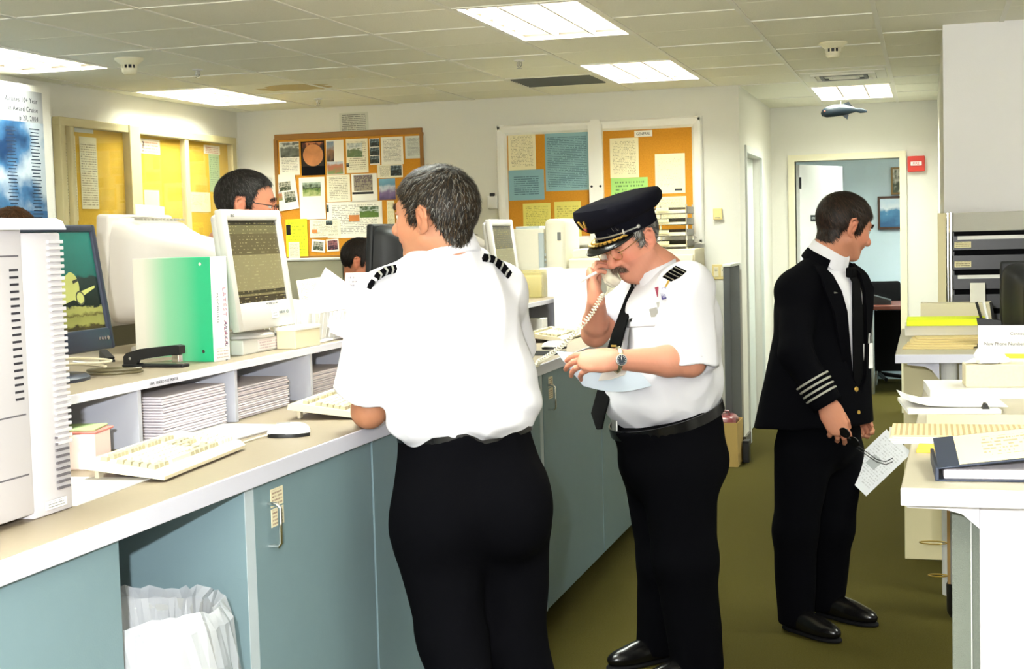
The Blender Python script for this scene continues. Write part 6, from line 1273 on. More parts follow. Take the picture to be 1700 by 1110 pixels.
# ================================================================== pilot in the cap on the telephone
def pilot_two():
    b = nrm(V3(-.78, -.62, 0)); l = V3(-b[1], b[0], 0); Rm = np.stack([b, l, Z3], 1)
    p = thing('person', 'man in gold braided pilot cap, white shirt and black tie, talking on the telephone', 'person', (-.93, 5.15, 0)); W = p.matrix_basis.inverted()
    hd = Head(PX(1048, 401, 5.12), (-.53, -.73, -.43), (-.12, -.0, 1), 1.04); nb = PX(1100, 455, 5.17)
    Ls, Rs = PX(1142, 478, 4.99), PX(1068, 482, 5.34); Le = PX(1146, 600, 4.93); Lw = PX(1020, 597, 4.80); Re = PX(988, 553, 5.27); Rw = PX(990, 498, 5.085)
    wc = PX(1106, 690, 5.15); C1 = PX(1112, 545, 5.16)
    sd = SD(); hd.sdf(sd, (nb, .068), jowl=.008, double=1, nose=1.15, ear=1.1, lid=.0055)
    sd.ell(C1, (.14, .14, .16), Rm, .05).cone(nb, C1, .066, .1, .05).cone(nb - Z3 * .04, Ls, .05, .045, .03).cone(nb - Z3 * .04, Rs, .05, .045, .03).ell(PX(1100, 640, 5.15), (.15, .14, .12), Rm, .05)
    sd.cone(Ls, Le, .05, .048, .02).cone(Le, Le + (Lw - Le) * .3, .052, .052, .02).cone(Le + (Lw - Le) * .3, Lw, .051, .032, .02)
    sd.cone(Rs, Re, .05, .048, .02).cone(Re, Re + (Rw - Re) * .35, .048, .046, .02).cone(Re + (Rw - Re) * .35, Rw, .045, .032, .02)
    hand(sd, Lw, (-1, -.12, -.04), (.0, .80, -.6), -1, (22, 27, 32, 38), (.42, 15), 4, 1.04)
    hand(sd, Rw, (-.20, .0, 1), (.92, .34, .1), 1, (44, 54, 60, 64), (.25, 20), 4, 1.0)
    sd_obj('body', sd, 'skin', p, .0036, hd.cols(SK2, (190, 96, 90), .12, .5)); hd.eyes(p, (70, 60, 50), (1, .1, -.5))
    hd.hair(p, [(-.12, -.062), (-.075, -.06), (-.05, -.04), (-.04, -.0), (-.034, .036), (.004, .036), (.008, -.02), (.028, -.012), (.034, .02), (.05, .06), (.12, .07)], [(84, 80, 76), (120, 116, 110), (168, 166, 160), (60, 56, 54)], 4500, 5, .3, .024, .009, base=(80, 76, 72), wid=.0009)
    for y in (-1, 1): hd.tuft(p, 'eyebrow', [(.099, y * .010, .029), (.101, y * .028, .036), (.091, y * .046, .030)], [(.2, y, .4), (.1, y, .1), (-.4, y, -.3)], 260, .009, [(80, 64, 54), (100, 84, 72)])
    hd.tuft(p, 'moustache', [(.098, -.030, -.058), (.107, -.015, -.049), (.109, 0, -.047), (.107, .015, -.049), (.098, .030, -.058)], [(.2, -.7, -.8), (.35, -.4, -1), (.4, 0, -1), (.35, .4, -1), (.2, .7, -.8)], 900, .014, [(96, 74, 58), (124, 100, 82), (80, 62, 52), (160, 146, 132)], jit=.003)
    # shirt
    e = nrm(PX(1206, 662, 5.2) - PX(1006, 714, 5.1)); dn = np.cross(e, l); dn = nrm(dn if dn[2] < 0 else -dn)
    sd = SD(); hem = PX(1147, 610, 4.945); sd.cone(Ls, hem + (hem - Ls) * .05, .080, .098, .03); sleeve_open(sd, Ls, hem, .098)
    hr = PX(1012, 528, 5.30); sd.cone(Rs, hr, .074, .074, .03); sleeve_open(sd, Rs, hr, .074)
    sd.ell(PX(1112, 545, 5.16), (.175, .195, .20), Rm, .05).ell(PX(1102, 628, 5.15), (.212, .205, .165), Rm, .06).ell(PX(1094, 672, 5.15), (.19, .19, .10), Rm, .05)
    sd.cone(Ls, Rs, .066, .064, .06).cone(nb - Z3 * .02, Ls, .054, .062, .05).cone(nb - Z3 * .02, Rs, .054, .062, .05).ell(C1 - b * .06 + Z3 * .02, (.11, .16, .14), Rm, .06)
    sd.plane(wc + dn * .012, dn, .012)
    w1 = wrinkle(31, .008, 24, (.3, .2, 1), .5); w2 = wrinkle(32, .010, 36, (-.6, .2, .7), .3, lambda P: np.clip((1.12 - P[:, 2]) / .12, 0, 1)); sd.disp = lambda P: w1(P) + w2(P)
    shirt = sd_obj('shirt', sd, 'shirtwhite', p, .006); shsd = sd
    collar(p, nb + V3(-.012, -.01, -.012), V3(-.32, -.18, 1), .078, .046, fwd=b, gap=.22, flare=1.05)
    for nm, (xa, xb, ya, yb) in (('breast_pocket', (1046, 1092, 531, 588)), ('pocket_flap', (1045, 1093, 526, 541))):
        v = []; n1, n2 = 7, 6
        for i in range(n1):
            for j in range(n2): v.append(surf(sd, xa + (xb - xa) * i / (n1 - 1) - 6 * j / (n2 - 1), ya + (yb - ya) * j / (n2 - 1) + 3 * (1 - i / (n1 - 1)), 4.5, 5.4, .006 if nm[0] == 'b' else .0085))
        f = [(i * n2 + j, i * n2 + j + 1, (i + 1) * n2 + j + 1, (i + 1) * n2 + j) for i in range(n1 - 1) for j in range(n2 - 1)]
        pk = MB().add([tuple(q) for q in v], f, W).build(nm, 'shirtwhite', p, smooth=80); pk.modifiers.new('thickness', 'SOLIDIFY').thickness = .004
    # tie
    S_ = lambda x, y, o=.006: surf(sd, x, y, 4.6, 5.4, o)
    tp = [S_(1054, 474, .012), S_(1046, 492), S_(1037, 520), S_(1027, 550), S_(1019, 580), S_(1011, 612), S_(1005, 645), S_(1000, 685) + V3(-.012, -.01, 0), PX(995, 712, 4.94)]
    wv = [tuple(nrm(V3(.75, -.62, .12)) * s_) for s_ in (.04, .046, .058, .066, .074, .08, .085, .08, .03)]
    MB().ribbon([tuple(q) for q in tp], wv, .006, W).build('tie', 'tiecloth', p, smooth=50)
    MB().rbox(-.019, .019, -.014, .014, -.022, .02, .007, 3, W @ Matrix.Translation(S_(1056, 469, .01)) @ Matrix.Rotation(R(-40), 4, 'Z')).build('tie_knot', 'tiecloth', p, smooth=True)
    MB().rbox(-.012, .012, -.003, .003, -.004, .004, .002, M=W @ Matrix.Translation(S_(1019, 574, .013)) @ Matrix.Rotation(R(-30), 4, 'Z')).build('tie_tack', 'gold', p)
    # trousers, belt, shoes
    sd = SD(); sd.ell(wc - Z3 * .03, (.208, .2, .12), Rm, .04).ell(PX(1117, 760, 5.15), (.20, .205, .17), Rm, .05)
    lk, la = PX(1138, 930, 5.04), V3(-.80, 5.06, .07); rk, ra = PX(1108, 930, 5.26), V3(-.98, 5.30, .07)
    sd.cone(PX(1126, 790, 5.05), lk, .135, .108, .05).cone(lk, la, .108, .092, .04).cone(PX(1098, 790, 5.25), rk, .135, .105, .05).cone(rk, ra, .105, .088, .04)
    sd.plane(wc - dn * .012, -dn, .004).plane((0, 0, .035), -Z3, .004); sd.disp = wrinkle(41, .006, 18, (.1, 0, 1), .6)
    sd_obj('trousers', sd, 'trousers', p, .008)
    bl = belt(p, wc + dn * .004, -dn, .205, .2, b)
    MB().rbox(-.02, .02, -.004, .004, -.02, .02, .004, M=W @ Matrix.Translation(wc + dn * .02 + b * .212) @ Matrix.Rotation(math.atan2(b[1], b[0]) + R(90), 4, 'Z')).build('buckle', 'silver', p)
    shoe(p, la - b * .06, b); shoe(p, ra - b * .06, b + l * .1)
    strap(p, 'epaulette', [surf(shsd, 1131, 446, 4.5, 5.4, .008), surf(shsd, 1124, 451, 4.5, 5.4, .012), surf(shsd, 1117, 457, 4.5, 5.4, .012), surf(shsd, 1110, 464, 4.5, 5.4, .010)], tuple(np.array(CR) * .04 - Z3 * .02 + V3(0, .0, .0)), .010, 'trousers', 4, mat('dullbraid', (132, 126, 110), .6), .12, .8, .003)
    # pens, badges and wings on the left breast
    MB().tube([tuple(surf(shsd, 1112, 458, 4.5, 5.4, .006)), tuple(surf(shsd, 1110, 466, 4.5, 5.4, .01)), tuple(surf(shsd, 1105, 476, 4.5, 5.4, .006))], .004, 6, M=W).build('key_chain', 'gold', p)
    def card(name, px, py, w, h, m, y=4.925, rz=-12, rx=0, lab=None):
        o = MB().rbox(-w / 2, w / 2, -.002, .002, -h / 2, h / 2, .001, 1, W @ Matrix.Translation(surf(shsd, px, py, 4.5, 5.4, .008)) @ Matrix.Rotation(R(rz), 4, 'Z') @ Matrix.Rotation(R(-14), 4, 'Y')).build(name, m, p)
        if lab: o['label'] = lab
        return o
    card('badge_card', 1104, 486, .034, .04, picture('badgep', [(.1, (50, 44, 110)), (.5, (230, 230, 236)), (.9, (60, 50, 120))], 9), lab='purple and white badge card'); card('badge_pin', 1092, 484, .014, .034, mat('pinred', (150, 60, 80), .4)); card('badge_pin', 1094, 505, .016, .02, 'silver', 4.922); card('name_bar', 1086, 520, .03, .04, 'silver', 4.92)
    card('pen_clip', 1048, 531, .012, .012, 'black', 4.925)
    # watch on the left wrist
    ax = nrm(Lw - Le); wp = Lw - ax * .012; q = Vector((0, 0, 1)).rotation_difference(Vector(ax)).to_matrix().to_4x4()
    wt_ = MB().tube([(.040 * math.cos(a * math.pi / 14), .034 * math.sin(a * math.pi / 14), 0) for a in range(28)], .0085, 6, True, W @ Matrix.Translation(wp) @ q).build('watch_bracelet', mat('steelgold', (206, 196, 160), .25, .9), p, smooth=True)
    wd = nrm(V3(-.25, -.95, .1)); wd = nrm(wd - ax * (wd @ ax)); q2 = Vector((0, 0, 1)).rotation_difference(Vector(wd)).to_matrix().to_4x4(); M_ = W @ Matrix.Translation(wp + wd * .034) @ q2
    MB().lathe([(0, 0), (.019, 0), (.02, .004), (.019, .010), (.0165, .0105), (.0165, .004)], 28, M_).build('watch_case', 'silver', wt_, smooth=True); MB().cyl(.0163, .009, .0102, 24, M_).build('watch_dial', mat('dial', (30, 44, 56), .2), wt_)
    for k in range(12): MB().box(-.0008, .0008, .0115, .0145, .0102, .0107, M_ @ Matrix.Rotation(k * math.pi / 6, 4, 'Z')).build('hour_mark', 'white', wt_)
    MB().box(-.0008, .0008, 0, .011, .0103, .0108, M_ @ Matrix.Rotation(R(40), 4, 'Z')).build('watch_hand', 'white', wt_)
    # spectacles
    gm = mat('goldwire', (176, 140, 84), .3, .9); HM = W @ hd.M(); gl = None
    g = MB()
    for y in (-1, 1):
        ring = [(.108 + .006 * math.cos(2 * t) * 0 - .006 * abs(math.sin(t) * 0), y * .034 + .026 * math.copysign(abs(math.cos(t)) ** .8, math.cos(t)), .003 + .0205 * math.copysign(abs(math.sin(t)) ** .8, math.sin(t))) for t in [2 * math.pi * k / 28 for k in range(28)]]
        g.tube(ring, .0013, 6, True, HM); g.tube([(.107, y * .060, .010), (.10, y * .074, .012), (.03, y * .082, .016), (-.01, y * .083, .014), (-.026, y * .084, .0)], .0013, 6, False, HM)
    g.tube([(.108, -.009, .008), (.112, 0, .011), (.108, .009, .008)], .0013, 6, False, HM)
    go = g.build('spectacles', gm, p)
    for y in (-1, 1): MB().add([(.1078, y * .034 + .0255 * math.copysign(abs(math.cos(t)) ** .8, math.cos(t)), .003 + .020 * math.copysign(abs(math.sin(t)) ** .8, math.sin(t))) for t in [2 * math.pi * k / 28 for k in range(28)]], [tuple(range(28))], HM).build('lens', 'lensglass', go)
    # the cap
    cp = Matrix.Translation((-.006, 0, .046)) @ Matrix.Rotation(R(-10), 4, 'Z') @ Matrix.Rotation(R(-6), 4, 'Y'); CM = HM @ cp; n = 48
    def ringv(rx, ry, z, ox=0, tilt=0, front=0): return [(ox + rx * math.cos(2 * math.pi * i / n), ry * math.sin(2 * math.pi * i / n), z + tilt * math.cos(2 * math.pi * i / n) + front * max(0, math.cos(2 * math.pi * i / n)) ** 3) for i in range(n)]
    def loft(rings, M, cap=True):
        v = sum(rings, []); f = [(j * n + i, j * n + (i + 1) % n, (j + 1) * n + (i + 1) % n, (j + 1) * n + i) for j in range(len(rings) - 1) for i in range(n)]
        if cap: f.append(tuple((len(rings) - 1) * n + i for i in range(n)))
        return MB().add(v, f, M)
    capo = loft([ringv(.112, .094, -.004), ringv(.113, .095, .02), ringv(.114, .096, .040)], CM, False).build('cap_band', 'capcloth', p, smooth=True)
    loft([ringv(.114, .096, .040), ringv(.134, .117, .047, 0, 0, -.012), ringv(.154, .139, .064, .002, .002, -.010), ringv(.161, .147, .086, .004, .004, .002), ringv(.155, .142, .104, .004, .006, .010), ringv(.120, .112, .113, .002, .006, .010), ringv(.04, .04, .115, 0, 0, 0)], CM).build('cap_crown', 'capcloth', p, smooth=60)
    v = []; m_ = 26
    for j, (ex, dz) in enumerate(((0, .0), (.018, -.004), (.036, -.012), (.052, -.024), (.056, -.03))):
        for i in range(m_ + 1):
            a = R(-72 + 144 * i / m_); q_ = math.cos(a * 1.2) ** .7 if abs(a * 1.2) < 1.57 else 0; v.append(((.110 + ex * q_) * math.cos(a), (.093 + ex * q_ * .8) * math.sin(a), .0 + dz * q_))
    f = [(j * (m_ + 1) + i, j * (m_ + 1) + i + 1, (j + 1) * (m_ + 1) + i + 1, (j + 1) * (m_ + 1) + i) for j in range(4) for i in range(m_)]
    vis = MB().add(v, f, CM).add([(x, y, z - .004) for x, y, z in v], [q_[::-1] for q_ in f], CM); rim = [v[4 * (m_ + 1) + i] for i in range(m_ + 1)]; vis.tube([(x, y, z - .002) for x, y, z in rim], .0035, 6, False, CM)
    vo = vis.build('cap_visor', mat('visor', (14, 13, 14), .2), p, smooth=60)
    rnd = random.Random(4)
    for i in range(30):      # gold oak leaves along the visor
        a = R(-58 + 116 * i / 29); ex = .028 + (.008 if i % 2 else -.006); q_ = math.cos(a * 1.2) ** .7; x, y, z = (.110 + ex * q_) * math.cos(a), (.093 + ex * q_ * .8) * math.sin(a), .004 - .009 * q_ * (ex / .03)
        MB().lathe([(0, -.013), (.006, -.005), (.0065, .003), (0, .014)], 6, CM @ Matrix.Translation((x, y, z)) @ Matrix.Rotation(a + R(60 if i % 2 else 120), 4, 'Z') @ Matrix.Rotation(R(90), 4, 'Y') @ Matrix.Diagonal((.5, 1, 1, 1))).build('gold_leaf', 'gold', vo, smooth=True)
    MB().tube([(.1165 * math.cos(R(a)), .098 * math.sin(R(a)), .010) for a in range(-84, 85, 8)], .0032, 6, False, CM).build('cap_cord', 'silver', p)
    for y in (-1, 1):
        MB().lathe([(0, 0), (.007, .001), (.006, .005), (0, .007)], 12, CM @ Matrix.Translation((.012, y * .097, .011)) @ Matrix.Rotation(R(-90 * y), 4, 'X')).build('cap_button', 'silver', p, smooth=True)
    MB().rbox(-.004, .004, -.003, .003, -.009, .009, .002, M=CM @ Matrix.Translation((.064, .083, .012)) @ Matrix.Rotation(R(55), 4, 'Z')).build('cord_slide', 'silver', p)
    bm_ = CM @ Matrix.Translation((.161, .014, .070)) @ Matrix.Rotation(R(5), 4, 'Z') @ Matrix.Rotation(R(16), 4, 'Y')
    for y in (-1, 1): MB().prism([(y * .002, -.012), (y * .007, -.01), (y * .02, .022), (y * .012, .02), (y * .006, .006)], -.002, .003, 'x', bm_).build('badge_wing', 'gold', capo)
    MB().lathe([(0, 0), (.008, .001), (.006, .005), (0, .006)], 14, bm_ @ Matrix.Translation((.001, 0, -.012)) @ Matrix.Rotation(R(90), 4, 'Y')).build('badge_boss', mat('garnet', (150, 40, 30), .3), capo, smooth=True)
    # telephone handset held to the far ear, curly cord down to the counter
    ea, mo = Vector(hd.w(.012, -.102, .012)), Vector(hd.w(.116, -.050, -.082)); mid = Vector(hd.w(.07, -.106, -.046))
    hs = thing('telephone_handset', 'cream telephone handset held to the capped pilot\'s ear', 'telephone', mo); HW = hs.matrix_basis.inverted()
    mat('handset', (220, 214, 194), .35); fw = nrm(V3(hd.w(.1, .0, -.07)) - V3(mo))
    def seg(a, b_, w0, t0, name, ext=(0, 0), r=.008):
        a, b_ = V3(a), V3(b_); z = nrm(b_ - a); x = nrm(fw - z * (fw @ z)); y = np.cross(z, x); m4 = np.eye(4); m4[:3, 0] = x; m4[:3, 1] = y; m4[:3, 2] = z; m4[:3, 3] = a
        return MB().rbox(-t0 / 2, t0 / 2, -w0 / 2, w0 / 2, -ext[0], np.linalg.norm(b_ - a) + ext[1], r, 3, HW @ Matrix(m4.tolist())).build(name, 'handset', hs, smooth=True)
    seg(ea, mid, .044, .026, 'upper_grip', (.01, .012)); seg(mid, mo, .046, .027, 'lower_grip', (.012, .026))
    seg(V3(mo) - nrm(V3(mo) - V3(mid)) * .02 + fw * .012, V3(mo) + nrm(V3(mo) - V3(mid)) * .012 + fw * .014, .056, .036, 'mouthpiece', (.012, .012), .012); seg(V3(ea) + nrm(V3(mid) - V3(ea)) * .018 + fw * .008, V3(ea) - nrm(V3(mid) - V3(ea)) * .012 + fw * .008, .054, .03, 'earpiece', (.01, .01), .012)
    tp = PX(1010, 478, 5.06)
    path = [V3(mo) + V3(-.0, -.0, -.03), V3(mo) + V3(-.012, -.03, -.055), PX(1000, 490, 5.04), PX(982, 520, 5.03), PX(955, 552, 5.04), PX(925, 580, 5.10), PX(897, 598, 5.18), PX(880, 606, 5.24), V3(-1.66, 5.24, 1.14)]
    pts = []; Nn = 620; P = [Vector(q) for q in path]; seg = len(P) - 1
    def cr(t):
        x = t * seg; i = min(int(x), seg - 1); u_ = x - i; a, b_, c, d_ = P[max(i - 1, 0)], P[i], P[i + 1], P[min(i + 2, seg)]
        return .5 * ((2 * b_) + (c - a) * u_ + (2 * a - 5 * b_ + 4 * c - d_) * u_ ** 2 + (3 * b_ - a - 3 * c + d_) * u_ ** 3)
    for k in range(Nn + 1):
        t = k / Nn; q = cr(t); tg = (cr(min(1, t + .004)) - cr(max(0, t - .004))).normalized(); u_ = tg.orthogonal().normalized(); w_ = tg.cross(u_); rr = .0075 * min(1, max(0, (t - .2) / .06)); a = 2 * math.pi * 62 * t
        pts.append(q + (u_ * math.cos(a) + w_ * math.sin(a)) * rr)
    MB().tube([tuple(q) for q in pts], .0024, 5, False, HW).build('curly_cord', 'handset', hs, smooth=True)
    # stick between the fingers, papers in the other hand
    st = MB().tube([tuple(PX(964, 467, 5.06)), tuple(PX(990, 452, 5.045))], .0052, 10).build('white_stick', 'white'); tag(st, 'short white stick held between the capped pilot\'s fingers', 'stick')
    q0, q1, q2, q3 = PX(922, 582, 4.86), PX(1040, 590, 4.93), PX(1082, 640, 4.90), PX(968, 640, 4.84)
    v = []
    for i in range(13):
        for j in range(11):
            s_, t_ = i / 12, j / 10; q = q0 * (1 - s_) * (1 - t_) + q1 * s_ * (1 - t_) + q2 * s_ * t_ + q3 * (1 - s_) * t_; v.append(tuple(q + V3(0, -.004, -.02) * math.sin(math.pi * s_) * (.1 + .9 * t_)))
    f = [(i * 11 + j, i * 11 + j + 1, (i + 1) * 11 + j + 1, (i + 1) * 11 + j) for i in range(12) for j in range(10)]
    o = MB().add(v, f).add([(x, y + .0004, z - .0008) for x, y, z in v], [q[::-1] for q in f]).build('held_sheet', mat('heldgrey', (176, 186, 196), .7), smooth=True); tag(o, 'pale sheet of paper held in the capped pilot\'s left hand', 'paper')  # blue grey puts the sheet's shade into its colour
    o = MB().ribbon([tuple(PX(998, 622, 4.83)), tuple(PX(1018, 620, 4.83)), tuple(PX(1042, 612, 4.83))], tuple(V3(.01, .05, .035)), .001).build('held_note', 'paper'); tag(o, 'small folded white note under the capped pilot\'s wrist', 'paper')
    return p
pilot_two()
# ================================================================== pilot in the dark jacket walking off
def pilot_three():
    b = nrm(V3(.82, -.57, 0)); l = V3(-b[1], b[0], 0); Rm = np.stack([b, l, Z3], 1)
    p = thing('person', 'dark haired man in black uniform jacket with four sleeve stripes, looking down to the right', 'person', (-.43, 5.9, 0)); W = p.matrix_basis.inverted()
    hd = Head(PX(1401, 378, 5.93), (.78, .55, -.30), (.1, .05, 1), 1.03); nb = PX(1370, 426, 5.9)
    Rs, Ls = PX(1322, 484, 5.76), PX(1412, 476, 6.05); Re, Rw = PX(1322, 588, 5.62), PX(1374, 672, 5.60); Le, Lw = PX(1412, 590, 6.10), PX(1412, 676, 6.12)
    C1 = PX(1366, 530, 5.9); hem = PX(1362, 700, 5.88)
    sd = SD(); hd.sdf(sd, (nb, .062), nose=1.05, ear=1.1); sd.cone(nb, C1, .06, .1, .05).ell(C1, (.1, .15, .18), Rm, .05).cone(nb - Z3 * .04, Rs, .045, .045, .03).cone(nb - Z3 * .04, Ls, .045, .045, .03)
    for s_, e_, w_ in ((Rs, Re, Rw), (Ls, Le, Lw)): sd.cone(s_, e_, .046, .042, .02).cone(e_, w_, .043, .029, .02)
    hand(sd, Rw, (.38, -.05, -.92), (-.25, .95, -.05), 1, (26, 32, 38, 44), (.32, 20), 3, 1.02); hand(sd, Lw, (.5, -.1, -.8), (-.2, -.95, 0), -1, (40, 45, 50, 55), (.3, 20), 3)
    sd_obj('body', sd, 'skin', p, .0036, hd.cols(SK3, (176, 96, 88), .06, .35)); hd.eyes(p)
    hd.hair(p, [(-.12, -.09), (-.085, -.088), (-.065, -.066), (-.045, -.03), (-.034, .03), (.004, .032), (.008, -.022), (.026, -.016), (.034, .02), (.056, .056), (.085, .066), (.12, .07)], [(30, 19, 13), (42, 28, 19), (22, 16, 13), (54, 35, 22)], 7000, 8, .06, .024, .012, base=(26, 18, 13), wid=.001, nape=1, jit=.1, flow=lambda L: np.stack([np.full(len(L), .5), L[:, 1] * 4, -.6 - 0 * L[:, 2]], 1) * np.array([1, 1, 1]))
    for y in (-1, 1): hd.tuft(p, 'eyebrow', [(.099, y * .012, .030), (.100, y * .028, .036), (.090, y * .044, .031)], [(0, y, .4), (0, y, .1), (-.4, y, -.3)], 220, .009, [(50, 36, 28)])
    # shirt and tie inside the jacket
    sd = SD(); sd.flatcone(PX(1370, 500, 5.9), PX(1370, 690, 5.9), .156, .162, b, .90, .04).cone(nb - Z3 * .03, Rs, .045, .05, .04).cone(nb - Z3 * .03, Ls, .045, .05, .04); sd.plane(PX(1368, 700, 5.9), -Z3, .01); sd_obj('shirt', sd, 'shirtwhite', p, .007)
    collar(p, nb + V3(.006, -.0, -.008), V3(.46, -.10, 1), .074, .05, fwd=b, gap=.0); collar(p, nb + V3(.0, .0, -.03), V3(.46, -.10, 1), .086, .036, name='jacket_collar', m='jacket', fwd=b, gap=.75)
    # jacket
    sd = SD(); cuff = Rw; sd.cone(Rs, Re, .064, .064, .03).cone(Re, cuff + nrm(Rw - Re) * .02, .064, .058, .03); sleeve_open(sd, Re, cuff, .058)
    sd.cone(Ls, Le, .064, .064, .03).cone(Le, Lw - nrm(Lw - Le) * .04, .066, .056, .03)
    sd.flatcone(PX(1366, 505, 5.9), PX(1366, 600, 5.9), .185, .19, b, .80, .05).flatcone(PX(1366, 600, 5.9), hem, .19, .225, b, .88, .05).flatcone(PX(1340, 560, 5.88), PX(1322, 720, 5.86), .14, .20, b, .70, .06)
    sd.cone(Rs, Ls, .06, .06, .06).cone(nb - Z3 * .03, Rs, .055, .06, .06).cone(nb - Z3 * .012, Ls, .045, .066, .05).ell(C1 - b * .05 + Z3 * .05, (.11, .17, .14), Rm, .06)
    top = PX(1372, 430, 5.9)[2]; bot = PX(1372, 640, 5.9)[2]; ctr = PX(1368, 560, 5.9)
    def opening(P):
        Q = (P - ctr) @ Rm; wdt = np.interp(P[:, 2], [bot - .03, bot - .01, bot + .04, top - .08, top], [-.02, .004, .04, .078, .095]); return np.maximum(np.abs(Q[:, 1] + .0) - wdt, .02 - Q[:, 0])
    sd.fn(opening, .006, -1)
    sd.plane(PX(1362, 703, 5.88), -Z3 + b * .05, .006)
    sd.cone(nb - Z3 * .05, nb + Z3 * .12 + b * .03, .070, .074, .01, -1)
    w1 = wrinkle(51, .005, 18, (.1, .1, 1), .6); sd.disp = w1
    sd_obj('jacket', sd, 'jacket', p, .0065)
    ax = nrm(Rw - Re); q = Vector((0, 0, 1)).rotation_difference(Vector(ax)).to_matrix().to_4x4()
    for k in range(4):
        c = Rw - ax * (.045 + .021 * k); rr = .0625 + .0012 * k
        MB().lathe([(rr, -.0042), (rr + .0028, -.0036), (rr + .0028, .0036), (rr, .0042)], 40, W @ Matrix.Translation(c) @ q).build('sleeve_stripe', mat('sleevebraid', (150, 148, 136), .5), p, smooth=True)
    # lapels, buttons, wings, pass
    F = lambda y, z, x: ctr + b * x + l * y + Z3 * (z - ctr[2])
    def lapel(s_):
        out = []
        for z, w0, w1_, x in ((top - .02, .090, .125, .06), (top - .06, .084, .135, .105), (top - .12, .072, .15, .135), (top - .20, .06, .12, .152), (bot + .05, .042, .07, .160), (bot, .012, .018, .162)):
            out += [tuple(F(s_ * w0, z, x + .012)), tuple(F(s_ * w1_, z, x - .002)), tuple(F(s_ * w1_, z, x - .012)), tuple(F(s_ * w0, z, x))]
        f = [(i * 4 + j, i * 4 + (j + 1) % 4, i * 4 + 4 + (j + 1) % 4, i * 4 + 4 + j) for i in range(5) for j in range(4)] + [(0, 1, 2, 3), (20, 23, 22, 21)]
        return MB().add(out, f, W).build('lapel', 'jacket', p, smooth=50)
    lp = lapel(-1); lapel(1)
    MB().prism([(-.012, 0), (.012, .004), (.004, .006), (-.006, .008)], -.002, .002, 'y', W @ Matrix.Translation(F(-.11, top - .13, .145)) @ Matrix.Rotation(R(-40), 4, 'Z')).build('lapel_wings', 'silver', p)
    tpts = [F(.012, top - .045, .118), F(.014, top - .09, .148), F(.016, top - .2, .152), F(.018, bot + .03, .154), F(.018, bot - .02, .154)]; MB().ribbon([tuple(q_) for q_ in tpts], [tuple(l * s_) for s_ in (.034, .042, .06, .07, .07)], .006, W).build('tie', 'tiecloth', p, smooth=50)
    MB().rbox(-.016, .016, -.018, .018, -.022, .018, .007, 3, W @ Matrix.Translation(F(.012, top - .05, .128)) @ Matrix.Rotation(math.atan2(b[1], b[0]), 4, 'Z')).build('tie_knot', 'tiecloth', p, smooth=True)
    for k in range(2): MB().lathe([(0, 0), (.011, .001), (.009, .005), (0, .006)], 14, W @ Matrix.Translation(F(-.03, bot - .0 - .09 * k, .176 + .008 * k)) @ Vector((0, 0, 1)).rotation_difference(Vector(b)).to_matrix().to_4x4()).build('button', 'gold', p, smooth=True)
    MB().rbox(-.002, .002, -.03, .03, -.05, .05, .002, M=W @ Matrix.Translation(F(.075, bot + .12, .155)) @ Matrix.Rotation(math.atan2(b[1], b[0]), 4, 'Z')).build('name_pass', 'white', p); MB().tube([tuple(F(.075, bot + .17, .158)), tuple(F(.08, bot + .21, .156))], .006, 8, False, W).build('pass_clip', 'silver', p)
    # trousers and shoes
    rk, ra = PX(1320, 880, 5.79), V3(-.52, 5.80, .05); lk, la = PX(1382, 875, 6.0), V3(-.415, 6.04, .05)
    sd = SD(); sd.ell(PX(1360, 720, 5.88), (.15, .175, .16), Rm, .05).cone(PX(1334, 750, 5.8), rk, .115, .088, .04).cone(rk, ra, .088, .07, .04).cone(PX(1386, 750, 5.99), lk, .115, .086, .04).cone(lk, la, .086, .07, .04)
    sd.plane((0, 0, .03), -Z3, .004); sd.disp = wrinkle(61, .006, 18, (.1, 0, 1), .6); sd_obj('trousers', sd, 'trousers', p, .008)
    shoe(p, ra - b * .05 - l * .0, b - l * .1); shoe(p, la - b * .04, b)
    # sunglasses in the right hand
    g0 = PX(1396, 712, 5.58); sg_ = thing('sunglasses', 'black sunglasses dangling from the jacketed pilot\'s hand', 'sunglasses', g0); GW = sg_.matrix_basis.inverted()
    for k in range(2):
        c = PX(1402 + k * 15, 718 + k * 15, 5.57); MB().lathe([(0, -.002), (.026, -.002), (.028, 0), (.026, .002), (0, .002)], 20, GW @ Matrix.Translation(c) @ Matrix.Rotation(R(50), 4, 'Z') @ Matrix.Rotation(R(75), 4, 'Y') @ Matrix.Diagonal((.75, 1, 1, 1))).build('lens', 'leather', sg_)
    MB().tube([tuple(PX(1405, 722, 5.565)), tuple(PX(1412, 729, 5.565))], .002, 6, False, GW).build('bridge', 'black', sg_)
    for k in range(2): MB().tube([tuple(PX(1422, 738 + 6 * k, 5.57)), tuple(PX(1455, 762 + 4 * k, 5.55)), tuple(PX(1470, 766 + 5 * k, 5.55)), tuple(PX(1482, 760 + 6 * k, 5.55))], .0018, 6, False, GW).build('temple_arm', 'black', sg_)
    # folded form in the left hand
    c0, c1, c2, c3 = PX(1455, 708, 6.03), PX(1497, 747, 5.98), PX(1450, 824, 5.90), PX(1418, 792, 5.95); cen = (c0 + c1 + c2 + c3) / 4; ux = nrm(c1 - c0); uz = c0 - c3; uz = nrm(uz - ux * (uz @ ux)); nn = np.cross(ux, uz); M_ = np.eye(4); M_[:3, 0] = ux; M_[:3, 1] = uz; M_[:3, 2] = nn; M_[:3, 3] = cen
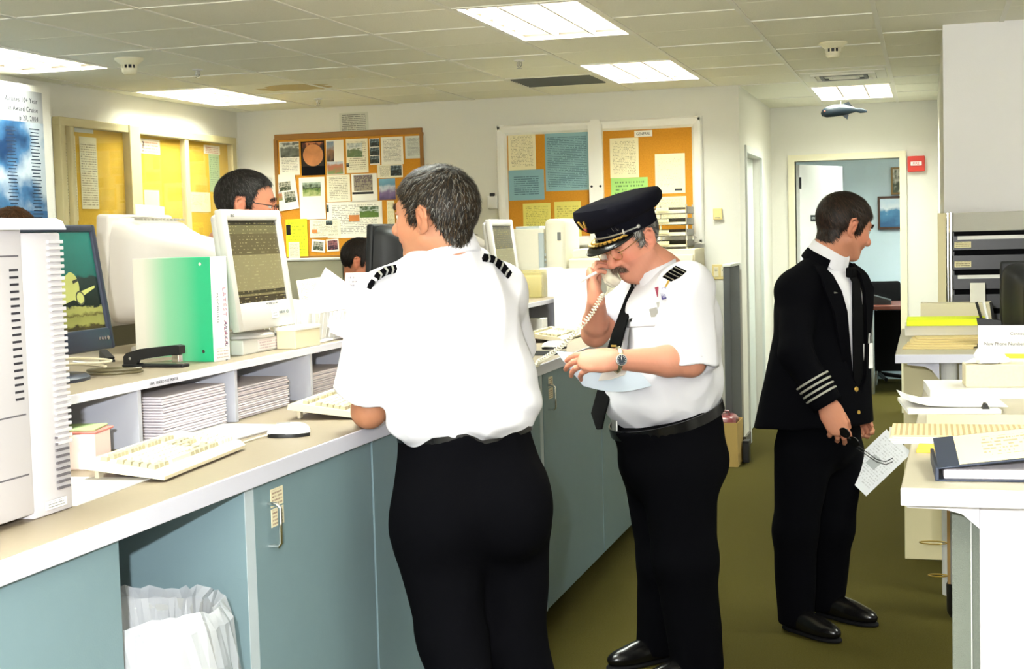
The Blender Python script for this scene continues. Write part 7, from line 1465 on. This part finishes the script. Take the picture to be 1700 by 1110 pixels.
    o = MB().box(-.07, .07, -.125, .125, -.001, .001).build('held_form', printed('formprint', (222, 224, 226), (130, 130, 130), 22, 'xy', .5, .1, strength=.4)); o.matrix_basis = Matrix(M_.tolist()); tag(o, 'white printed form held low by the jacketed pilot', 'paper')
    MB().box(-.03, .015, -.03, .02, -.0016, .0016).build('form_block', mat('formgrey', (170, 174, 174), .8), o)
    return p
pilot_three()
# ================================================================== staff behind the counter
def staff(label, c, f, skin, cols, base, HL, k=1.0, seed=1, thick=.010, shirt='shirtwhite', lean=(0, 0), glasses=False, stub=0, lift=.25):
    c = V3(c); f2 = nrm(V3(f[0], f[1], 0)); l = V3(-f2[1], f2[0], 0); Rm = np.stack([f2, l, Z3], 1)
    root = V3(c[0] - lean[0], c[1] - lean[1], 0); p = thing('person', label, 'person', tuple(root)); W = p.matrix_basis.inverted()
    hd = Head(c, f, (0, 0, 1), k); nb = c - Z3 * .165 - f2 * .03 - V3(lean[0], lean[1], 0) * .25; C1 = V3(root[0] * .6 + nb[0] * .4, root[1] * .6 + nb[1] * .4, nb[2] - .2); wc = V3(root[0], root[1], nb[2] - .5)
    Ls, Rs = nb + l * .19 - Z3 * .055, nb - l * .19 - Z3 * .055
    arms = [(s_, s_ + V3(0, 0, -.29) - f2 * .05 + l * q * .05, s_ + V3(0, 0, -.54) - f2 * .05 + l * q * .04) for s_, q in ((Ls, 1), (Rs, -1))]
    sd = SD(); hd.sdf(sd, (nb, .06)); sd.cone(nb, C1, .06, .1, .05).flatcone(C1, wc, .13, .12, f2, .7, .05)
    for s_, e_, w_ in arms: sd.cone(nb - Z3 * .05, s_, .045, .045, .03).cone(s_, e_, .045, .042, .02).cone(e_, w_, .042, .028, .02)
    hand(sd, arms[0][2], (f2 * .4 - Z3), -l, 1); hand(sd, arms[1][2], (f2 * .4 - Z3), l, -1)
    sd_obj('body', sd, 'skin', p, .005, hd.cols(skin, stub=stub, blush=.35)); hd.eyes(p)
    hd.hair(p, HL, cols, 4500, seed, lift, .02, thick, base=base)
    for y in (-1, 1): hd.tuft(p, 'eyebrow', [(.099, y * .012, .030), (.100, y * .028, .036), (.090, y * .044, .031)], [(0, y, .4), (0, y, .1), (-.4, y, -.3)], 160, .008, [cols[0]])
    sd = SD(); sd.flatcone(C1 + Z3 * .06, wc, .185, .17, f2, .68, .05).cone(Ls, Rs, .062, .062, .06).cone(nb - Z3 * .02, Ls, .05, .06, .05).cone(nb - Z3 * .02, Rs, .05, .06, .05)
    for s_, e_, w_ in arms: h_ = s_ + (e_ - s_) * .75; sd.cone(s_, h_, .07, .075, .03); sleeve_open(sd, s_, h_, .075)
    sd.plane(wc - Z3 * .02, -Z3, .01); sd.disp = wrinkle(seed + 70, .005, 24, (.2, .1, 1), .5); sd_obj('shirt', sd, shirt, p, .009)
    collar(p, nb - Z3 * .012, V3(*(f2 * .15)) + Z3, .068, .044, fwd=f2, gap=.2)
    sd = SD(); sd.ell(wc - Z3 * .08, (.13, .18, .13), Rm, .05)
    for q in (1, -1): sd.cone(wc - Z3 * .12 + l * q * .085, V3(root[0], root[1], .5) + l * q * .09, .1, .08, .04).cone(V3(root[0], root[1], .5) + l * q * .09, V3(root[0], root[1], .05) + l * q * .09, .08, .07, .04)
    sd.plane(wc - Z3 * .02, Z3, .004).plane((0, 0, .03), -Z3, .004); sd_obj('trousers', sd, 'trousers', p, .012)
    for q in (1, -1): shoe(p, root + l * q * .09 - f2 * .05, f2)
    if glasses:
        HM = W @ hd.M(); g = MB()
        for y in (-1, 1):
            g.tube([(.108, y * .034 + .024 * math.cos(2 * math.pi * t / 24), .002 + .018 * math.sin(2 * math.pi * t / 24)) for t in range(24)], .0014, 6, True, HM); g.tube([(.107, y * .058, .010), (.09, y * .074, .012), (.02, y * .082, .017), (-.012, y * .083, .016), (-.026, y * .084, .0)], .0016, 6, False, HM)
        g.tube([(.108, -.009, .008), (.112, 0, .011), (.108, .009, .008)], .0014, 6, False, HM); g.build('spectacles', 'darkmetal', p)
    return p
HL_REC = [(-.12, -.09), (-.06, -.085), (-.042, -.03), (-.032, .036), (.004, .036), (.008, -.01), (.024, -.004), (.032, .03), (.045, .066), (.075, .088), (.12, .095)]
staff('dark haired man with spectacles whose head shows above the light grey monitor', PX(410, 343, 5.45), (.93, .30, -.12), (200, 134, 104), [(24, 20, 18), (34, 28, 24), (60, 58, 56)], (20, 17, 15), HL_REC, 1.12, 21, .010, lean=(.34, .0), glasses=True, lift=.1)
staff('dark haired man behind the black monitor, face turned down to the right', PX(600, 436, 7.35), (.92, .2, -.22), (186, 118, 84), [(26, 20, 16), (40, 30, 22)], (22, 17, 14), HL_SHORT, 1.0, 23, .009, stub=.1)
staff('brown haired person at the left edge behind the white computer tower, only hair showing', PX(22, 410, 4.62), (-.6, .8, 0), (214, 150, 120), [(74, 46, 26), (96, 62, 36), (56, 36, 22)], (62, 40, 24), [(-.12, -.08), (.0, -.06), (.04, .03), (.12, .07)], 1.05, 25, .014)
